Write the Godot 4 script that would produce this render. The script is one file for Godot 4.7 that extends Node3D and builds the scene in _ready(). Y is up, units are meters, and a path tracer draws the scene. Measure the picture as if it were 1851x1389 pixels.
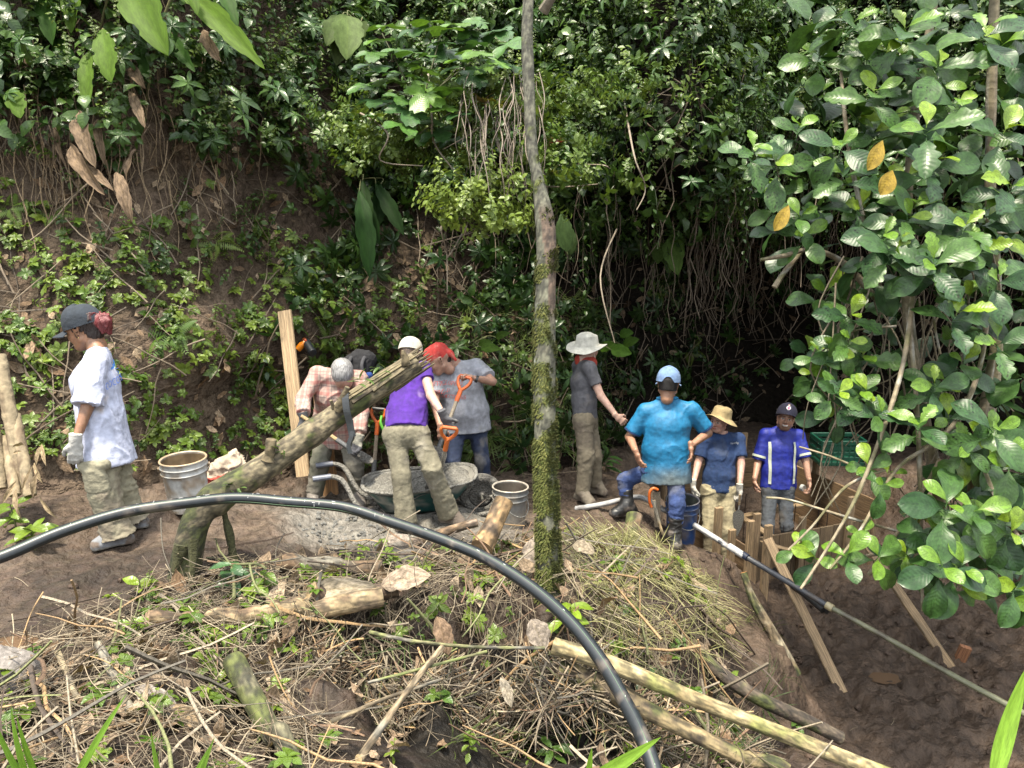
extends Node3D

const FPX := 1390.0
const EYE := Vector3(0, 3, 0)
var cb := Basis(Vector3.RIGHT, deg_to_rad(-13.0))
var rng := RandomNumberGenerator.new()
var nz := FastNoiseLite.new()
var nf := FastNoiseLite.new()
var M := {}


class Geo:
	var v := PackedVector3Array()
	var c := PackedColorArray()
	var uv := PackedVector2Array()
	var ix := PackedInt32Array()

	func vert(p: Vector3, col := Color.WHITE, t := Vector2.ZERO) -> int:
		v.append(p)
		c.append(col)
		uv.append(t)
		return v.size() - 1

	func tri(a: int, b: int, d: int) -> void:
		ix.append(a)
		ix.append(b)
		ix.append(d)

	func quad(a: int, b: int, d: int, e: int) -> void:
		tri(a, b, d)
		tri(a, d, e)

	func flat4(a: Vector3, b: Vector3, d: Vector3, e: Vector3, col := Color.WHITE) -> void:
		var k := vert(a, col, Vector2(0, 0))
		vert(b, col, Vector2(1, 0))
		vert(d, col, Vector2(1, 1))
		vert(e, col, Vector2(0, 1))
		quad(k, k + 1, k + 2, k + 3)

	func add(o: Geo, x: Transform3D, tint := Color.WHITE) -> void:
		var k := v.size()
		for p in o.v:
			v.append(x * p)
		for q in o.c:
			c.append(q * tint)
		uv.append_array(o.uv)
		for i in o.ix:
			ix.append(i + k)

	func normals() -> PackedVector3Array:
		var n := PackedVector3Array()
		n.resize(v.size())
		for i in range(0, ix.size(), 3):
			var a := ix[i]
			var b := ix[i + 1]
			var d := ix[i + 2]
			var w := (v[b] - v[a]).cross(v[d] - v[a])
			n[a] += w
			n[b] += w
			n[d] += w
		for i in n.size():
			n[i] = n[i].normalized() if n[i].length_squared() > 1e-20 else Vector3.UP
		return n

	func mesh(origin := Vector3.ZERO) -> ArrayMesh:
		var n := normals()
		var vv := v
		if origin != Vector3.ZERO:
			vv = v.duplicate()
			for i in vv.size():
				vv[i] -= origin
		var rev := PackedInt32Array()
		rev.resize(ix.size())
		for i in range(0, ix.size(), 3):
			rev[i] = ix[i]
			rev[i + 1] = ix[i + 2]
			rev[i + 2] = ix[i + 1]
		var a := []
		a.resize(Mesh.ARRAY_MAX)
		a[Mesh.ARRAY_VERTEX] = vv
		a[Mesh.ARRAY_NORMAL] = n
		a[Mesh.ARRAY_COLOR] = c
		a[Mesh.ARRAY_TEX_UV] = uv
		a[Mesh.ARRAY_INDEX] = rev
		var m := ArrayMesh.new()
		m.add_surface_from_arrays(Mesh.PRIMITIVE_TRIANGLES, a)
		return m


# ---------- placing ----------
func at(px: float, py: float, d: float) -> Vector3:
	return EYE + cb * Vector3((px - 925.5) / FPX * d, -(py - 694.5) / FPX * d, -d)


func ray(px: float, py: float) -> Vector3:
	return cb * Vector3((px - 925.5) / FPX, -(py - 694.5) / FPX, -1.0)


func pix(p: Vector3) -> Vector3:
	var q := cb.inverse() * (p - EYE)
	return Vector3(925.5 - q.x / q.z * FPX, 694.5 + q.y / q.z * FPX, -q.z)


func rr(a: float, b: float) -> float:
	return rng.randf_range(a, b)


func aim(dir: Vector3, nrm: Vector3) -> Basis:   # z along dir, y near nrm
	var z := dir.normalized()
	var x := nrm.cross(z)
	if x.length() < 1e-4:
		x = Vector3(1, 0.01, 0.02).cross(z)
	x = x.normalized()
	return Basis(x, z.cross(x), z)


func grow(dir: Vector3, spin := 0.0) -> Basis:   # y along dir
	var y := dir.normalized()
	var x := y.cross(Vector3(0.13, 0.05, 1)).normalized()
	var b := Basis(x, y, x.cross(y))
	return b * Basis(Vector3.UP, spin)


# ---------- naming ----------
var taken := {}


func numbered(called: String) -> String:
	var k: int = taken.get(called, 0)
	taken[called] = k + 1
	return called if k == 0 else "%s_%03d" % [called, k]


func tag(o: Node, label: String, category: String, group := "", kind := "") -> Node:
	if label:
		o.set_meta("label", label)
	if category:
		o.set_meta("category", category)
	if group:
		o.set_meta("group", group)
	if kind:
		o.set_meta("kind", kind)
	return o


func thing(called: String, label: String, category: String, where := Vector3.ZERO, group := "") -> Node3D:
	var o := Node3D.new()
	o.name = numbered(called)
	add_child(o)
	o.position = where
	tag(o, label, category, group)
	return o


# one named mesh; g holds world coordinates, the node sits at its parent's origin
func part(called: String, g: Geo, m: Material, parent: Node3D, kind := "") -> MeshInstance3D:
	var o := MeshInstance3D.new()
	o.name = called
	var org := Vector3.ZERO
	var up: Node = parent
	while up != self and up is Node3D:
		org += up.position
		up = up.get_parent()
	o.mesh = g.mesh(org)
	o.material_override = m
	if kind:
		o.set_meta("kind", kind)
	parent.add_child(o, true)
	return o


# a top-level thing that is one mesh
func single(called: String, g: Geo, m: Material, label: String, category: String, group := "", kind := "") -> MeshInstance3D:
	var o := MeshInstance3D.new()
	o.name = numbered(called)
	var lo := Vector3(1e9, 1e9, 1e9)
	var hi := -lo
	for p in g.v:
		lo = lo.min(p)
		hi = hi.max(p)
	var org := Vector3((lo.x + hi.x) / 2, lo.y, (lo.z + hi.z) / 2)
	o.mesh = g.mesh(org)
	o.material_override = m
	add_child(o)
	o.position = org
	tag(o, label, category, group, kind)
	return o


func setting(called: String, g: Geo, m: Material, label: String) -> MeshInstance3D:
	var o := MeshInstance3D.new()
	o.name = called
	o.mesh = g.mesh()
	o.material_override = m
	add_child(o, true)
	o.set_meta("kind", "structure")
	o.set_meta("label", label)
	return o


func piece(called: String, mesh: Mesh, m: Material, x: Transform3D, parent: Node3D) -> MeshInstance3D:   # shares its mesh; x in the parent's axes
	var o := MeshInstance3D.new()
	o.name = called
	o.mesh = mesh
	o.material_override = m
	o.transform = x
	parent.add_child(o, true)
	return o


func scatter(called: String, mesh: Mesh, m: Material, xs: Array, cols: PackedColorArray, parent: Node3D, label := "", category := "") -> MultiMeshInstance3D:
	var mm := MultiMesh.new()
	mm.transform_format = MultiMesh.TRANSFORM_3D
	mm.use_colors = true
	mm.mesh = mesh
	mm.instance_count = xs.size()
	for i in xs.size():
		mm.set_instance_transform(i, xs[i])
		mm.set_instance_color(i, cols[i])
	var o := MultiMeshInstance3D.new()
	o.name = numbered(called) if parent == self else called
	o.multimesh = mm
	o.material_override = m
	o.set_meta("kind", "stuff")
	if label:
		o.set_meta("label", label)
	if category:
		o.set_meta("category", category)
	parent.add_child(o, true)
	return o


# ---------- shapes ----------
func smooth_path(pts: Array, steps: int) -> PackedVector3Array:
	var out := PackedVector3Array()
	for i in pts.size() - 1:
		var a: Vector3 = pts[maxi(i - 1, 0)]
		var b: Vector3 = pts[i]
		var c: Vector3 = pts[i + 1]
		var d: Vector3 = pts[mini(i + 2, pts.size() - 1)]
		for k in steps:
			out.append(b.cubic_interpolate(c, a, d, float(k) / steps))
	out.append(pts[-1])
	return out


func tube(g: Geo, path: PackedVector3Array, r0: float, r1: float, sides: int, col: Color, rough := 0.0, freq := 6.0, capped := true, rad = null) -> void:
	var n := path.size()
	var t := (path[1] - path[0]).normalized()
	var x := t.cross(Vector3.UP if absf(t.y) < 0.9 else Vector3.RIGHT).normalized()
	var base := g.v.size()
	var run := 0.0
	for i in n:
		var t2 := (path[mini(i + 1, n - 1)] - path[maxi(i - 1, 0)]).normalized()
		x = (x - t2 * x.dot(t2)).normalized()
		var y := t2.cross(x)
		var f := float(i) / (n - 1)
		var r := lerpf(r0, r1, f)
		if rad != null:
			r *= rad.call(f)
		if i:
			run += path[i].distance_to(path[i - 1])
		for k in sides + 1:
			var a := TAU * (k % sides) / sides
			var dir := x * cos(a) + y * sin(a)
			var q := path[i] + dir * r
			if rough > 0.0:
				q += dir * r * rough * (nf.get_noise_3dv(q * freq * 10.0) + 0.5 * nf.get_noise_3dv(q * freq * 31.0))
			g.vert(q, col, Vector2(float(k) / sides, run))
	for i in n - 1:
		for k in sides:
			var a := base + i * (sides + 1) + k
			g.quad(a, a + 1, a + sides + 2, a + sides + 1)
	if capped:
		for e in 2:
			var i: int = 0 if e == 0 else n - 1
			var k0 := g.v.size()
			for k in sides:
				g.vert(g.v[base + i * (sides + 1) + k], col, Vector2(0.5, 0.5))
			var m := g.vert(path[i], col, Vector2(0.5, 0.5))
			for k in sides:
				if e == 0:
					g.tri(m, k0 + (k + 1) % sides, k0 + k)
				else:
					g.tri(m, k0 + k, k0 + (k + 1) % sides)


func rod(g: Geo, a: Vector3, b: Vector3, r0: float, r1: float, sides := 8, col := Color.WHITE, rough := 0.0, steps := 1) -> void:
	var p := PackedVector3Array()
	for i in steps + 1:
		p.append(a.lerp(b, float(i) / steps))
	tube(g, p, r0, r1, sides, col, rough)


# a board from a to b: w across, t thick, with eased edges
func board(g: Geo, a: Vector3, b: Vector3, w: float, t: float, across: Vector3, col := Color.WHITE) -> void:
	var z := (b - a).normalized()
	var x := (across - z * across.dot(z)).normalized()
	var y := z.cross(x)
	var e := minf(0.006, t * 0.2)
	var ring := [Vector2(-w / 2 + e, -t / 2), Vector2(w / 2 - e, -t / 2), Vector2(w / 2, -t / 2 + e), Vector2(w / 2, t / 2 - e), Vector2(w / 2 - e, t / 2), Vector2(-w / 2 + e, t / 2), Vector2(-w / 2, t / 2 - e), Vector2(-w / 2, -t / 2 + e)]
	var len := a.distance_to(b)
	for k in 8:
		var p: Vector2 = ring[k]
		var q: Vector2 = ring[(k + 1) % 8]
		var i := g.vert(a + x * p.x + y * p.y, col, Vector2(p.x + p.y, 0))
		g.vert(a + x * q.x + y * q.y, col, Vector2(q.x + q.y, 0))
		g.vert(b + x * q.x + y * q.y, col, Vector2(q.x + q.y, len))
		g.vert(b + x * p.x + y * p.y, col, Vector2(p.x + p.y, len))
		g.quad(i, i + 1, i + 2, i + 3)
	for s in 2:
		var o := a if s == 0 else b
		var k0 := g.v.size()
		for p in ring:
			g.vert(o + x * p.x + y * p.y, col * 0.92, p)
		for k in range(1, 7):
			if s == 0:
				g.tri(k0, k0 + k + 1, k0 + k)
			else:
				g.tri(k0, k0 + k, k0 + k + 1)


# turned shape: profile of (radius, height) along the y of x
func lathe(g: Geo, prof: Array, segs: int, x: Transform3D, col := Color.WHITE) -> void:
	var base := g.v.size()
	for i in prof.size():
		for k in segs + 1:
			var a := TAU * (k % segs) / segs
			g.vert(x * Vector3(cos(a) * prof[i].x, prof[i].y, sin(a) * prof[i].x), col, Vector2(float(k) / segs, float(i) / (prof.size() - 1)))
	for i in prof.size() - 1:
		for k in segs:
			var a := base + i * (segs + 1) + k
			g.quad(a, a + segs + 1, a + segs + 2, a + 1)


# a leaf blade: base at the origin, along +z, face up +y
func leaf(g: Geo, x: Transform3D, L: float, W: float, e: float, fold: float, curl: float, rows: int, col: Color, wavy := 0.0, seed_ := 0.0, cols := 2, bite := 0.0) -> void:
	var base := g.v.size()
	var y := 0.0
	var z := 0.0
	var n := cols * 2 + 1
	for i in rows + 1:
		var t := float(i) / rows
		var w := W * 0.5 * pow(maxf(sin(PI * pow(t, e)), 0.0), 0.75)
		if i == 0:
			w = W * 0.03
		var ang := -curl * t
		if i:
			y += sin(ang) * L / rows
			z += cos(ang) * L / rows
		for k in n:
			var u := float(k) / cols - 1.0
			var ww := w
			if absf(u) > 0.9 and bite > 0.0 and sin(seed_ * 7.0 + t * 23.0 + u * 3.0) > 0.55:
				ww *= 1.0 - bite
			var up := fold * absf(u) * ww + wavy * W * sin(seed_ + t * 11.0 + u * 2.0) * absf(u) * absf(u)
			g.vert(x * Vector3(u * ww, y + up * cos(ang), z - up * sin(ang)), col, Vector2(u * 0.5 + 0.5, t))
	for i in rows:
		for k in n - 1:
			var a := base + i * n + k
			if i == rows - 1:
				g.tri(a, a + n, a + 1)
				if k == n - 2 or true:
					g.tri(a + 1, a + n, a + n + 1)
			else:
				g.quad(a, a + n, a + n + 1, a + 1)


# fine cracks and flecks of bark along a log
func flecks(p: Vector3, along: Vector3) -> float:
	var q := p - along * p.dot(along) * 0.8
	return clampf(0.82 + 0.55 * nf.get_noise_3dv(q * 420.0) + 0.45 * nf.get_noise_3dv(q * 900.0) - 0.5 * smoothstep(0.2, 0.5, nf.get_noise_3dv(q * 240.0 + Vector3(70, 0, 0))), 0.3, 1.3)


func colour(s: String) -> Color:   # an sRGB colour as linear values
	return Color(s).srgb_to_linear()


# ---------- materials ----------
func noise_tex(freq: float, octaves: int, lo: float, hi: float, size := 256, kind := FastNoiseLite.TYPE_SIMPLEX_SMOOTH, sd := 1, mid := -1.0) -> NoiseTexture2D:
	var n := FastNoiseLite.new()
	n.noise_type = kind
	n.seed = sd
	n.frequency = freq
	n.fractal_octaves = octaves
	n.fractal_gain = 0.6
	var t := NoiseTexture2D.new()
	t.width = size
	t.height = size
	t.seamless = true
	t.noise = n
	var r := Gradient.new()
	r.set_color(0, Color(lo, lo, lo))
	r.set_color(1, Color(hi, hi, hi))
	if mid >= 0.0:
		r.add_point(0.5, Color(mid, mid, mid))
	t.color_ramp = r
	return t


func mat(called: String, rough: float, tex: Texture2D = null, scale := 1.0, bump: Texture2D = null, bump_cm := 0.0, bump_scale := 0.0, world := false) -> StandardMaterial3D:
	var m := StandardMaterial3D.new()
	m.resource_name = called
	m.vertex_color_use_as_albedo = true
	m.roughness = rough
	m.cull_mode = BaseMaterial3D.CULL_DISABLED
	if tex or bump:
		m.uv1_triplanar = true
		m.uv1_world_triplanar = world
		m.uv1_scale = Vector3.ONE * scale
	if tex:
		m.albedo_texture = tex
	if bump:
		m.heightmap_enabled = true
		m.heightmap_texture = bump
		m.heightmap_scale = bump_cm
	M[called] = m
	return m


func leaf_texture(pairs: int, vein: float, w: int, h: int, blotch: float, sd: int, spots := 0) -> Array:   # [colour, relief]
	var im := Image.create(w, h, false, Image.FORMAT_RGB8)
	var bm := Image.create(w, h, false, Image.FORMAT_RGB8)
	var n := FastNoiseLite.new()
	n.seed = sd
	n.frequency = 0.03
	for y in h:
		for x in w:
			var u := absf(float(x) / (w - 1) * 2.0 - 1.0)
			var t := float(y) / (h - 1)
			var ph := fposmod((t - u * 0.16) * pairs, 1.0)
			var side := clampf(1.0 - absf(ph - 0.5) * 9.0, 0.0, 1.0) * clampf(1.2 - u, 0.0, 1.0)
			var rib := clampf(1.0 - u * 22.0, 0.0, 1.0)
			var l := maxf(rib, side * 0.55)
			var b := 0.84 + blotch * n.get_noise_2d(x * 128.0 / w, y * 128.0 / h) + blotch * 0.6 * n.get_noise_2d(x * 512.0 / w, y * 512.0 / h)
			b = clampf(b + vein * l, 0.0, 1.0)
			im.set_pixel(x, y, Color(clampf(b + 0.12 * l * vein * 4.0, 0, 1), b, b * (1.0 - 0.1 * l)))
			var hh := 0.5 + 0.4 * sin(ph * TAU - PI / 2) * (1.0 - u * 0.6) - 0.45 * rib + 0.1 * n.get_noise_2d(x * 9.0, y * 9.0)
			bm.set_pixel(x, y, Color(hh, hh, hh))
	var r := RandomNumberGenerator.new()
	r.seed = sd
	for k in spots:   # insect bites and brown specks
		var c := Vector2(r.randf_range(0.12, 0.88) * w, r.randf_range(0.1, 0.9) * h)
		var rad := r.randf_range(1.0, 4.5) if k % 4 else r.randf_range(4.0, 8.0)
		var col := Color(0.12, 0.09, 0.05) if k % 3 else Color(0.5, 0.42, 0.2)
		for y in range(maxi(int(c.y - 9), 0), mini(int(c.y + 10), h)):
			for x in range(maxi(int(c.x - 9), 0), mini(int(c.x + 10), w)):
				var d := Vector2(x - c.x, (y - c.y) * 0.7).length() + n.get_noise_2d(x * 9.0, y * 9.0) * 2.0
				if d < rad:
					im.set_pixel(x, y, im.get_pixel(x, y).lerp(col, clampf((rad - d) * 0.6, 0.0, 0.9)))
	return [ImageTexture.create_from_image(im), ImageTexture.create_from_image(bm)]


func leaf_mat(called: String, rough: float, tex: Array, bump_cm: float, glow: float, spec := 0.5) -> void:
	var m := mat(called, rough)
	m.albedo_texture = tex[0]
	m.heightmap_enabled = true
	m.heightmap_texture = tex[1]
	m.heightmap_scale = bump_cm
	m.metallic_specular = spec
	m.backlight_enabled = true
	m.backlight = Color(glow, glow, glow * 0.5).linear_to_srgb()


func make_materials() -> void:
	nz.noise_type = FastNoiseLite.TYPE_SIMPLEX_SMOOTH
	nz.seed = 5
	nz.frequency = 1.0
	nz.fractal_octaves = 4
	nf.noise_type = FastNoiseLite.TYPE_SIMPLEX_SMOOTH
	nf.seed = 11
	nf.frequency = 0.1
	nf.fractal_type = FastNoiseLite.FRACTAL_NONE
	var speck := noise_tex(0.02, 6, 0.5, 1.0, 512, FastNoiseLite.TYPE_SIMPLEX_SMOOTH, 3)
	var lump := noise_tex(0.015, 6, 0.0, 1.0, 512, FastNoiseLite.TYPE_SIMPLEX_SMOOTH, 8)
	var streak := noise_tex(0.03, 5, 0.55, 1.0, 256, FastNoiseLite.TYPE_SIMPLEX, 21)
	var bark := noise_tex(0.02, 6, 0.55, 1.0, 256, FastNoiseLite.TYPE_SIMPLEX_SMOOTH, 4)
	var cloth := noise_tex(0.012, 4, 0.0, 1.0, 256, FastNoiseLite.TYPE_SIMPLEX_SMOOTH, 14)
	var mottle := noise_tex(0.01, 5, 0.72, 1.0, 256, FastNoiseLite.TYPE_SIMPLEX_SMOOTH, 31)
	mat("mud", 0.7, speck, 0.9, lump, 5.0, 0.9, true)
	mat("hill_soil", 0.97, speck, 1.2, lump, 6.0, 0.9, true)
	M.mud.metallic_specular = 0.35
	M.hill_soil.metallic_specular = 0.2
	mat("wet", 0.12)
	mat("bark", 0.85, bark, 3.0, bark, 1.2)
	mat("moss", 0.95, bark, 9.0, bark, 1.5)
	mat("stone", 0.85, speck, 3.0, lump, 1.0)
	mat("dry", 0.75, streak, 6.0)
	mat("skin", 0.5, mottle, 6.0)
	M.skin.subsurf_scatter_enabled = true
	M.skin.subsurf_scatter_strength = 0.08
	mat("cloth", 0.9, mottle, 4.0, cloth, 0.4)
	mat("heavy_cloth", 0.92, mottle, 5.0, cloth, 0.5)
	mat("smooth_cloth", 0.62, mottle, 4.0, cloth, 0.3)
	mat("hair", 0.45, streak, 30.0, streak, 0.4)
	mat("rubber", 0.42, mottle, 7.0)
	mat("plastic", 0.4, mottle, 5.0)
	mat("gloss", 0.25)
	mat("pipe", 0.4, mottle, 8.0)
	mat("metal", 0.5, streak, 8.0)
	M.metal.metallic = 0.5
	mat("concrete", 0.95, speck, 4.0, lump, 2.5)
	mat("plain", 0.8)
	var grain := Image.create(256, 256, false, Image.FORMAT_RGB8)
	var gn := FastNoiseLite.new()
	gn.seed = 77
	gn.frequency = 0.02
	for y in 256:
		for x in 256:
			var a := absf(float(y) - 128.0)
			var q := gn.get_noise_2d(x * 3.0 + 6.0 * gn.get_noise_2d(x, a), a * 0.12)
			var b := 0.76 + 0.17 * sin(q * 22.0) + 0.16 * gn.get_noise_2d(x * 0.9, a * 0.3) + 0.14 * gn.get_noise_2d(x * 14.0, a * 0.5)
			grain.set_pixel(x, y, Color(b, b * 0.985, b * 0.96))
	var wood := mat("timber", 0.8)
	wood.albedo_texture = ImageTexture.create_from_image(grain)
	wood.uv1_scale = Vector3(4, 0.9, 1)
	leaf_mat("leaf", 0.33, leaf_texture(6, 0.03, 64, 128, 0.12, 5), 0.12, 0.5, 0.4)
	leaf_mat("big_leaf", 0.37, leaf_texture(10, 0.035, 128, 256, 0.2, 9), 0.09, 0.45, 0.42)
	leaf_mat("bitten_leaf", 0.4, leaf_texture(11, 0.03, 128, 256, 0.26, 23, 16), 0.1, 0.45, 0.4)
	leaf_mat("banana_leaf", 0.55, leaf_texture(46, 0.022, 64, 512, 0.16, 12), 0.05, 0.8, 0.22)
	leaf_mat("dry_leaf", 0.8, leaf_texture(8, 0.02, 64, 128, 0.34, 19), 0.15, 0.3, 0.25)


func _ready() -> void:
	var cam := Camera3D.new()
	cam.name = "camera"
	cam.fov = rad_to_deg(2.0 * atan(694.5 / FPX))
	cam.far = 200.0
	cam.near = 0.05
	add_child(cam)
	cam.transform = Transform3D(cb, EYE)
	cam.current = true
	var sky := ProceduralSkyMaterial.new()
	sky.sky_top_color = Color(0.97, 0.985, 1.0)
	sky.sky_horizon_color = Color(0.55, 0.58, 0.60)
	sky.sky_curve = 0.35
	sky.ground_bottom_color = Color(0.10, 0.12, 0.07)
	sky.ground_horizon_color = Color(0.16, 0.18, 0.13)
	sky.sun_angle_max = 1.0
	var env := Environment.new()
	env.background_mode = Environment.BG_SKY
	env.sky = Sky.new()
	env.sky.sky_material = sky
	env.background_energy_multiplier = 1.15
	env.tonemap_mode = Environment.TONE_MAPPER_LINEAR
	env.tonemap_exposure = 3.6
	env.sdfgi_enabled = true
	env.ssao_enabled = true
	env.ssil_enabled = true
	var we := WorldEnvironment.new()
	we.name = "environment"
	we.environment = env
	add_child(we)
	var sun := DirectionalLight3D.new()
	sun.name = "sun"
	sun.light_energy = 1.05
	sun.light_color = Color(1.0, 0.96, 0.88)
	sun.light_angular_distance = 8.0
	sun.shadow_enabled = true
	add_child(sun)
	sun.look_at_from_position(Vector3(-1.2, 10, 1.9), Vector3.ZERO, Vector3.FORWARD)
	rng.seed = 2024
	make_materials()
	make_terrain()
	plaid()
	make_crew()
	make_objects()
	make_plants()


# ---------- ground and hillside ----------
var ctrl := PackedVector3Array()   # x, height, forward
var gx0 := -9.0
var gf0 := -4.0
var gs := 0.2
var gw := 100
var gh := 90
var coarse := PackedFloat32Array()


func ground_points() -> void:
	for q in [[0, 1389, 2.9], [200, 1389, 2.9], [450, 1389, 3.1], [0, 1200, 3.6], [100, 1120, 4.2], [200, 1250, 3.4], [350, 1150, 4.0], [500, 1100, 4.3], [600, 1200, 3.7], [600, 1300, 3.6],
			[600, 1389, 3.7], [800, 1060, 4.5], [800, 1180, 4.1], [800, 1240, 4.05], [800, 1389, 4.3], [900, 1320, 4.25], [700, 1340, 4.1], [900, 1389, 4.3], [700, 1389, 4.15], [1000, 1040, 4.5], [1000, 1110, 4.35], [1000, 1240, 4.22], [1000, 1389, 4.3], [1150, 1000, 5.4],
			[1200, 1060, 5.0], [1250, 1180, 4.8], [1200, 1300, 4.4], [1200, 1389, 4.2], [1300, 1389, 4.9], [1300, 1010, 6.8], [1350, 1070, 6.8], [1340, 1160, 5.6], [1215, 992, 6.7], [1130, 942, 6.95],
			[1060, 906, 7.6], [1150, 880, 8.0], [215, 990, 5.1], [60, 940, 5.3], [330, 900, 6.0], [450, 960, 5.6], [565, 925, 6.9], [620, 985, 5.9], [480, 920, 6.2], [735, 962, 6.2], [810, 930, 6.5],
			[880, 920, 7.2], [915, 945, 6.6], [950, 980, 5.8], [850, 990, 5.5], [700, 1010, 5.2], [550, 1020, 5.0], [400, 1000, 4.9], [300, 1050, 4.6], [1050, 960, 6.3], [700, 850, 8.2],
			[1000, 830, 8.8], [500, 850, 7.6]]:
		var p := at(q[0], q[1], q[2])
		ctrl.append(Vector3(p.x, p.y, -p.z))
	# pit floor, one level
	for q in [[2.35, 4.6], [3.0, 4.4], [4.0, 4.4], [2.6, 5.4], [3.5, 5.4], [4.4, 5.4], [2.5, 6.1], [3.2, 6.2], [4.2, 6.2], [2.65, 6.7], [3.5, 6.9], [4.4, 7.0], [2.1, 7.5], [2.6, 7.6], [3.2, 7.6], [3.9, 7.6], [2.1, 8.1], [2.8, 8.3], [3.6, 8.4], [3.4, 3.4]]:
		ctrl.append(Vector3(q[0], -0.8, q[1]))
	# beyond the frame
	for q in [[5.4, -0.3, 5.5], [5.6, 0.1, 7.2], [5.2, -0.1, 8.6], [6.5, 0.6, 4.0], [4.5, -0.7, 2.6], [2.2, 0.2, 2.4], [1.2, 0.3, 3.0], [0.3, 0.35, 3.0], [-0.6, 0.6, 2.5], [-3.0, 1.0, 2.0], [-5.0, 1.0, 3.0], [-5.5, 1.1, 6.0],
			[0, 1.35, 0.9], [0, 1.4, -1.5], [3.0, 1.3, 0.2], [-4, 1.3, -1.5], [6, 1.2, -1], [-7, 1.2, 1], [8, 1.0, 3], [2.0, 0.1, 9.4], [3.2, -0.1, 9.8], [1.2, 0.15, 9.0]]:
		ctrl.append(Vector3(q[0], q[1], q[2]))


func coarse_ground() -> void:
	ground_points()
	coarse.resize(gw * gh)
	for j in gh:
		for i in gw:
			var x := gx0 + i * gs
			var f := gf0 + j * gs
			var a := 0.0
			var b := 0.0
			for q in ctrl:
				var d2 := (q.x - x) * (q.x - x) + (q.z - f) * (q.z - f) + 0.006
				var w := 1.0 / (d2 * d2)
				a += w * q.y
				b += w
			coarse[j * gw + i] = a / b


func ground(x: float, f: float) -> float:   # f: metres in front of the camera
	var u := clampf((x - gx0) / gs, 0.0, gw - 1.001)
	var w := clampf((f - gf0) / gs, 0.0, gh - 1.001)
	var i := int(u)
	var j := int(w)
	u -= i
	w -= j
	u = u * u * (3.0 - 2.0 * u)
	w = w * w * (3.0 - 2.0 * w)
	var k := j * gw + i
	var h := lerpf(lerpf(coarse[k], coarse[k + 1], u), lerpf(coarse[k + gw], coarse[k + gw + 1], u), w)
	return h + 0.045 * nz.get_noise_2d(x * 2.2, f * 2.2) + 0.018 * nz.get_noise_2d(x * 7.0 + 30.0, f * 7.0)


func on_ground(x: float, f: float, up := 0.0) -> Vector3:
	return Vector3(x, ground(x, f) + up, -f)


# where the line of sight through a pixel meets the ground
func hit(px: float, py: float, up := 0.0) -> Vector3:
	var r := ray(px, py)
	var t := 1.5
	while t < 14.0:
		var p := EYE + r * t
		if p.y < ground(p.x, -p.z) + up:
			return p
		t += 0.02
	return EYE + r * t


const FOOT := [[-9.0, 3.6], [-5.0, 4.9], [-3.73, 5.3], [-3.26, 5.45], [-2.93, 6.0], [-2.41, 6.8], [-1.64, 7.6], [-0.15, 7.9], [0.45, 8.05], [1.43, 8.5], [2.5, 10.0], [3.5, 10.6], [5.0, 9.7], [7.0, 8.2], [10.0, 6.0]]


func foot(x: float) -> float:
	for i in FOOT.size() - 1:
		if x < FOOT[i + 1][0]:
			return lerpf(FOOT[i][1], FOOT[i + 1][1], smoothstep(FOOT[i][0], FOOT[i + 1][0], x))
	return 6.0


func hill(x: float, y: float) -> Vector3:   # point of the hillside at that height
	var f := foot(x)
	var k := smoothstep(0.3, 1.8, x) * (1.0 - smoothstep(5.5, 8.0, x))   # the hollow on the right
	var slope := lerpf(0.52, 0.42, smoothstep(-3.0, 0.0, x))
	var open := f + (y - 0.4) * slope
	open -= 0.35 * smoothstep(1.35, 1.6, y) * (1.0 - smoothstep(1.7, 2.6, y)) * smoothstep(-3.4, -2.6, x) * (1.0 - smoothstep(-1.6, -0.6, x))
	var hollow := f + y * 0.12 + 0.7 - 2.2 * smoothstep(2.6, 3.5, y) + maxf(y - 3.2, 0.0) * 0.34
	var ff := lerpf(open, hollow, k)
	ff += 0.28 * nz.get_noise_3d(x * 0.55, y * 0.55, 3.0) + 0.09 * nz.get_noise_3d(x * 2.4, y * 2.4, 9.0)
	return Vector3(x, y, -ff)


func hill_normal(x: float, y: float) -> Vector3:
	var a := hill(x + 0.1, y) - hill(x - 0.1, y)
	var b := hill(x, y + 0.1) - hill(x, y - 0.1)
	return a.cross(b).normalized()


# darker earth under the heap of cut stems
func mound_at(x: float, f: float, y: float) -> float:
	var a := smoothstep(2.2, 1.4, x) * smoothstep(-3.2, -2.4, x + 0.3 * (f - 3.4)) * smoothstep(5.7, 5.0, f + 0.25 * absf(x + 0.2)) * smoothstep(1.6, 2.2, f)
	return clampf(a * (0.8 + 0.4 * nz.get_noise_2d(x * 2.0, f * 2.0)), 0.0, 1.0)


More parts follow.
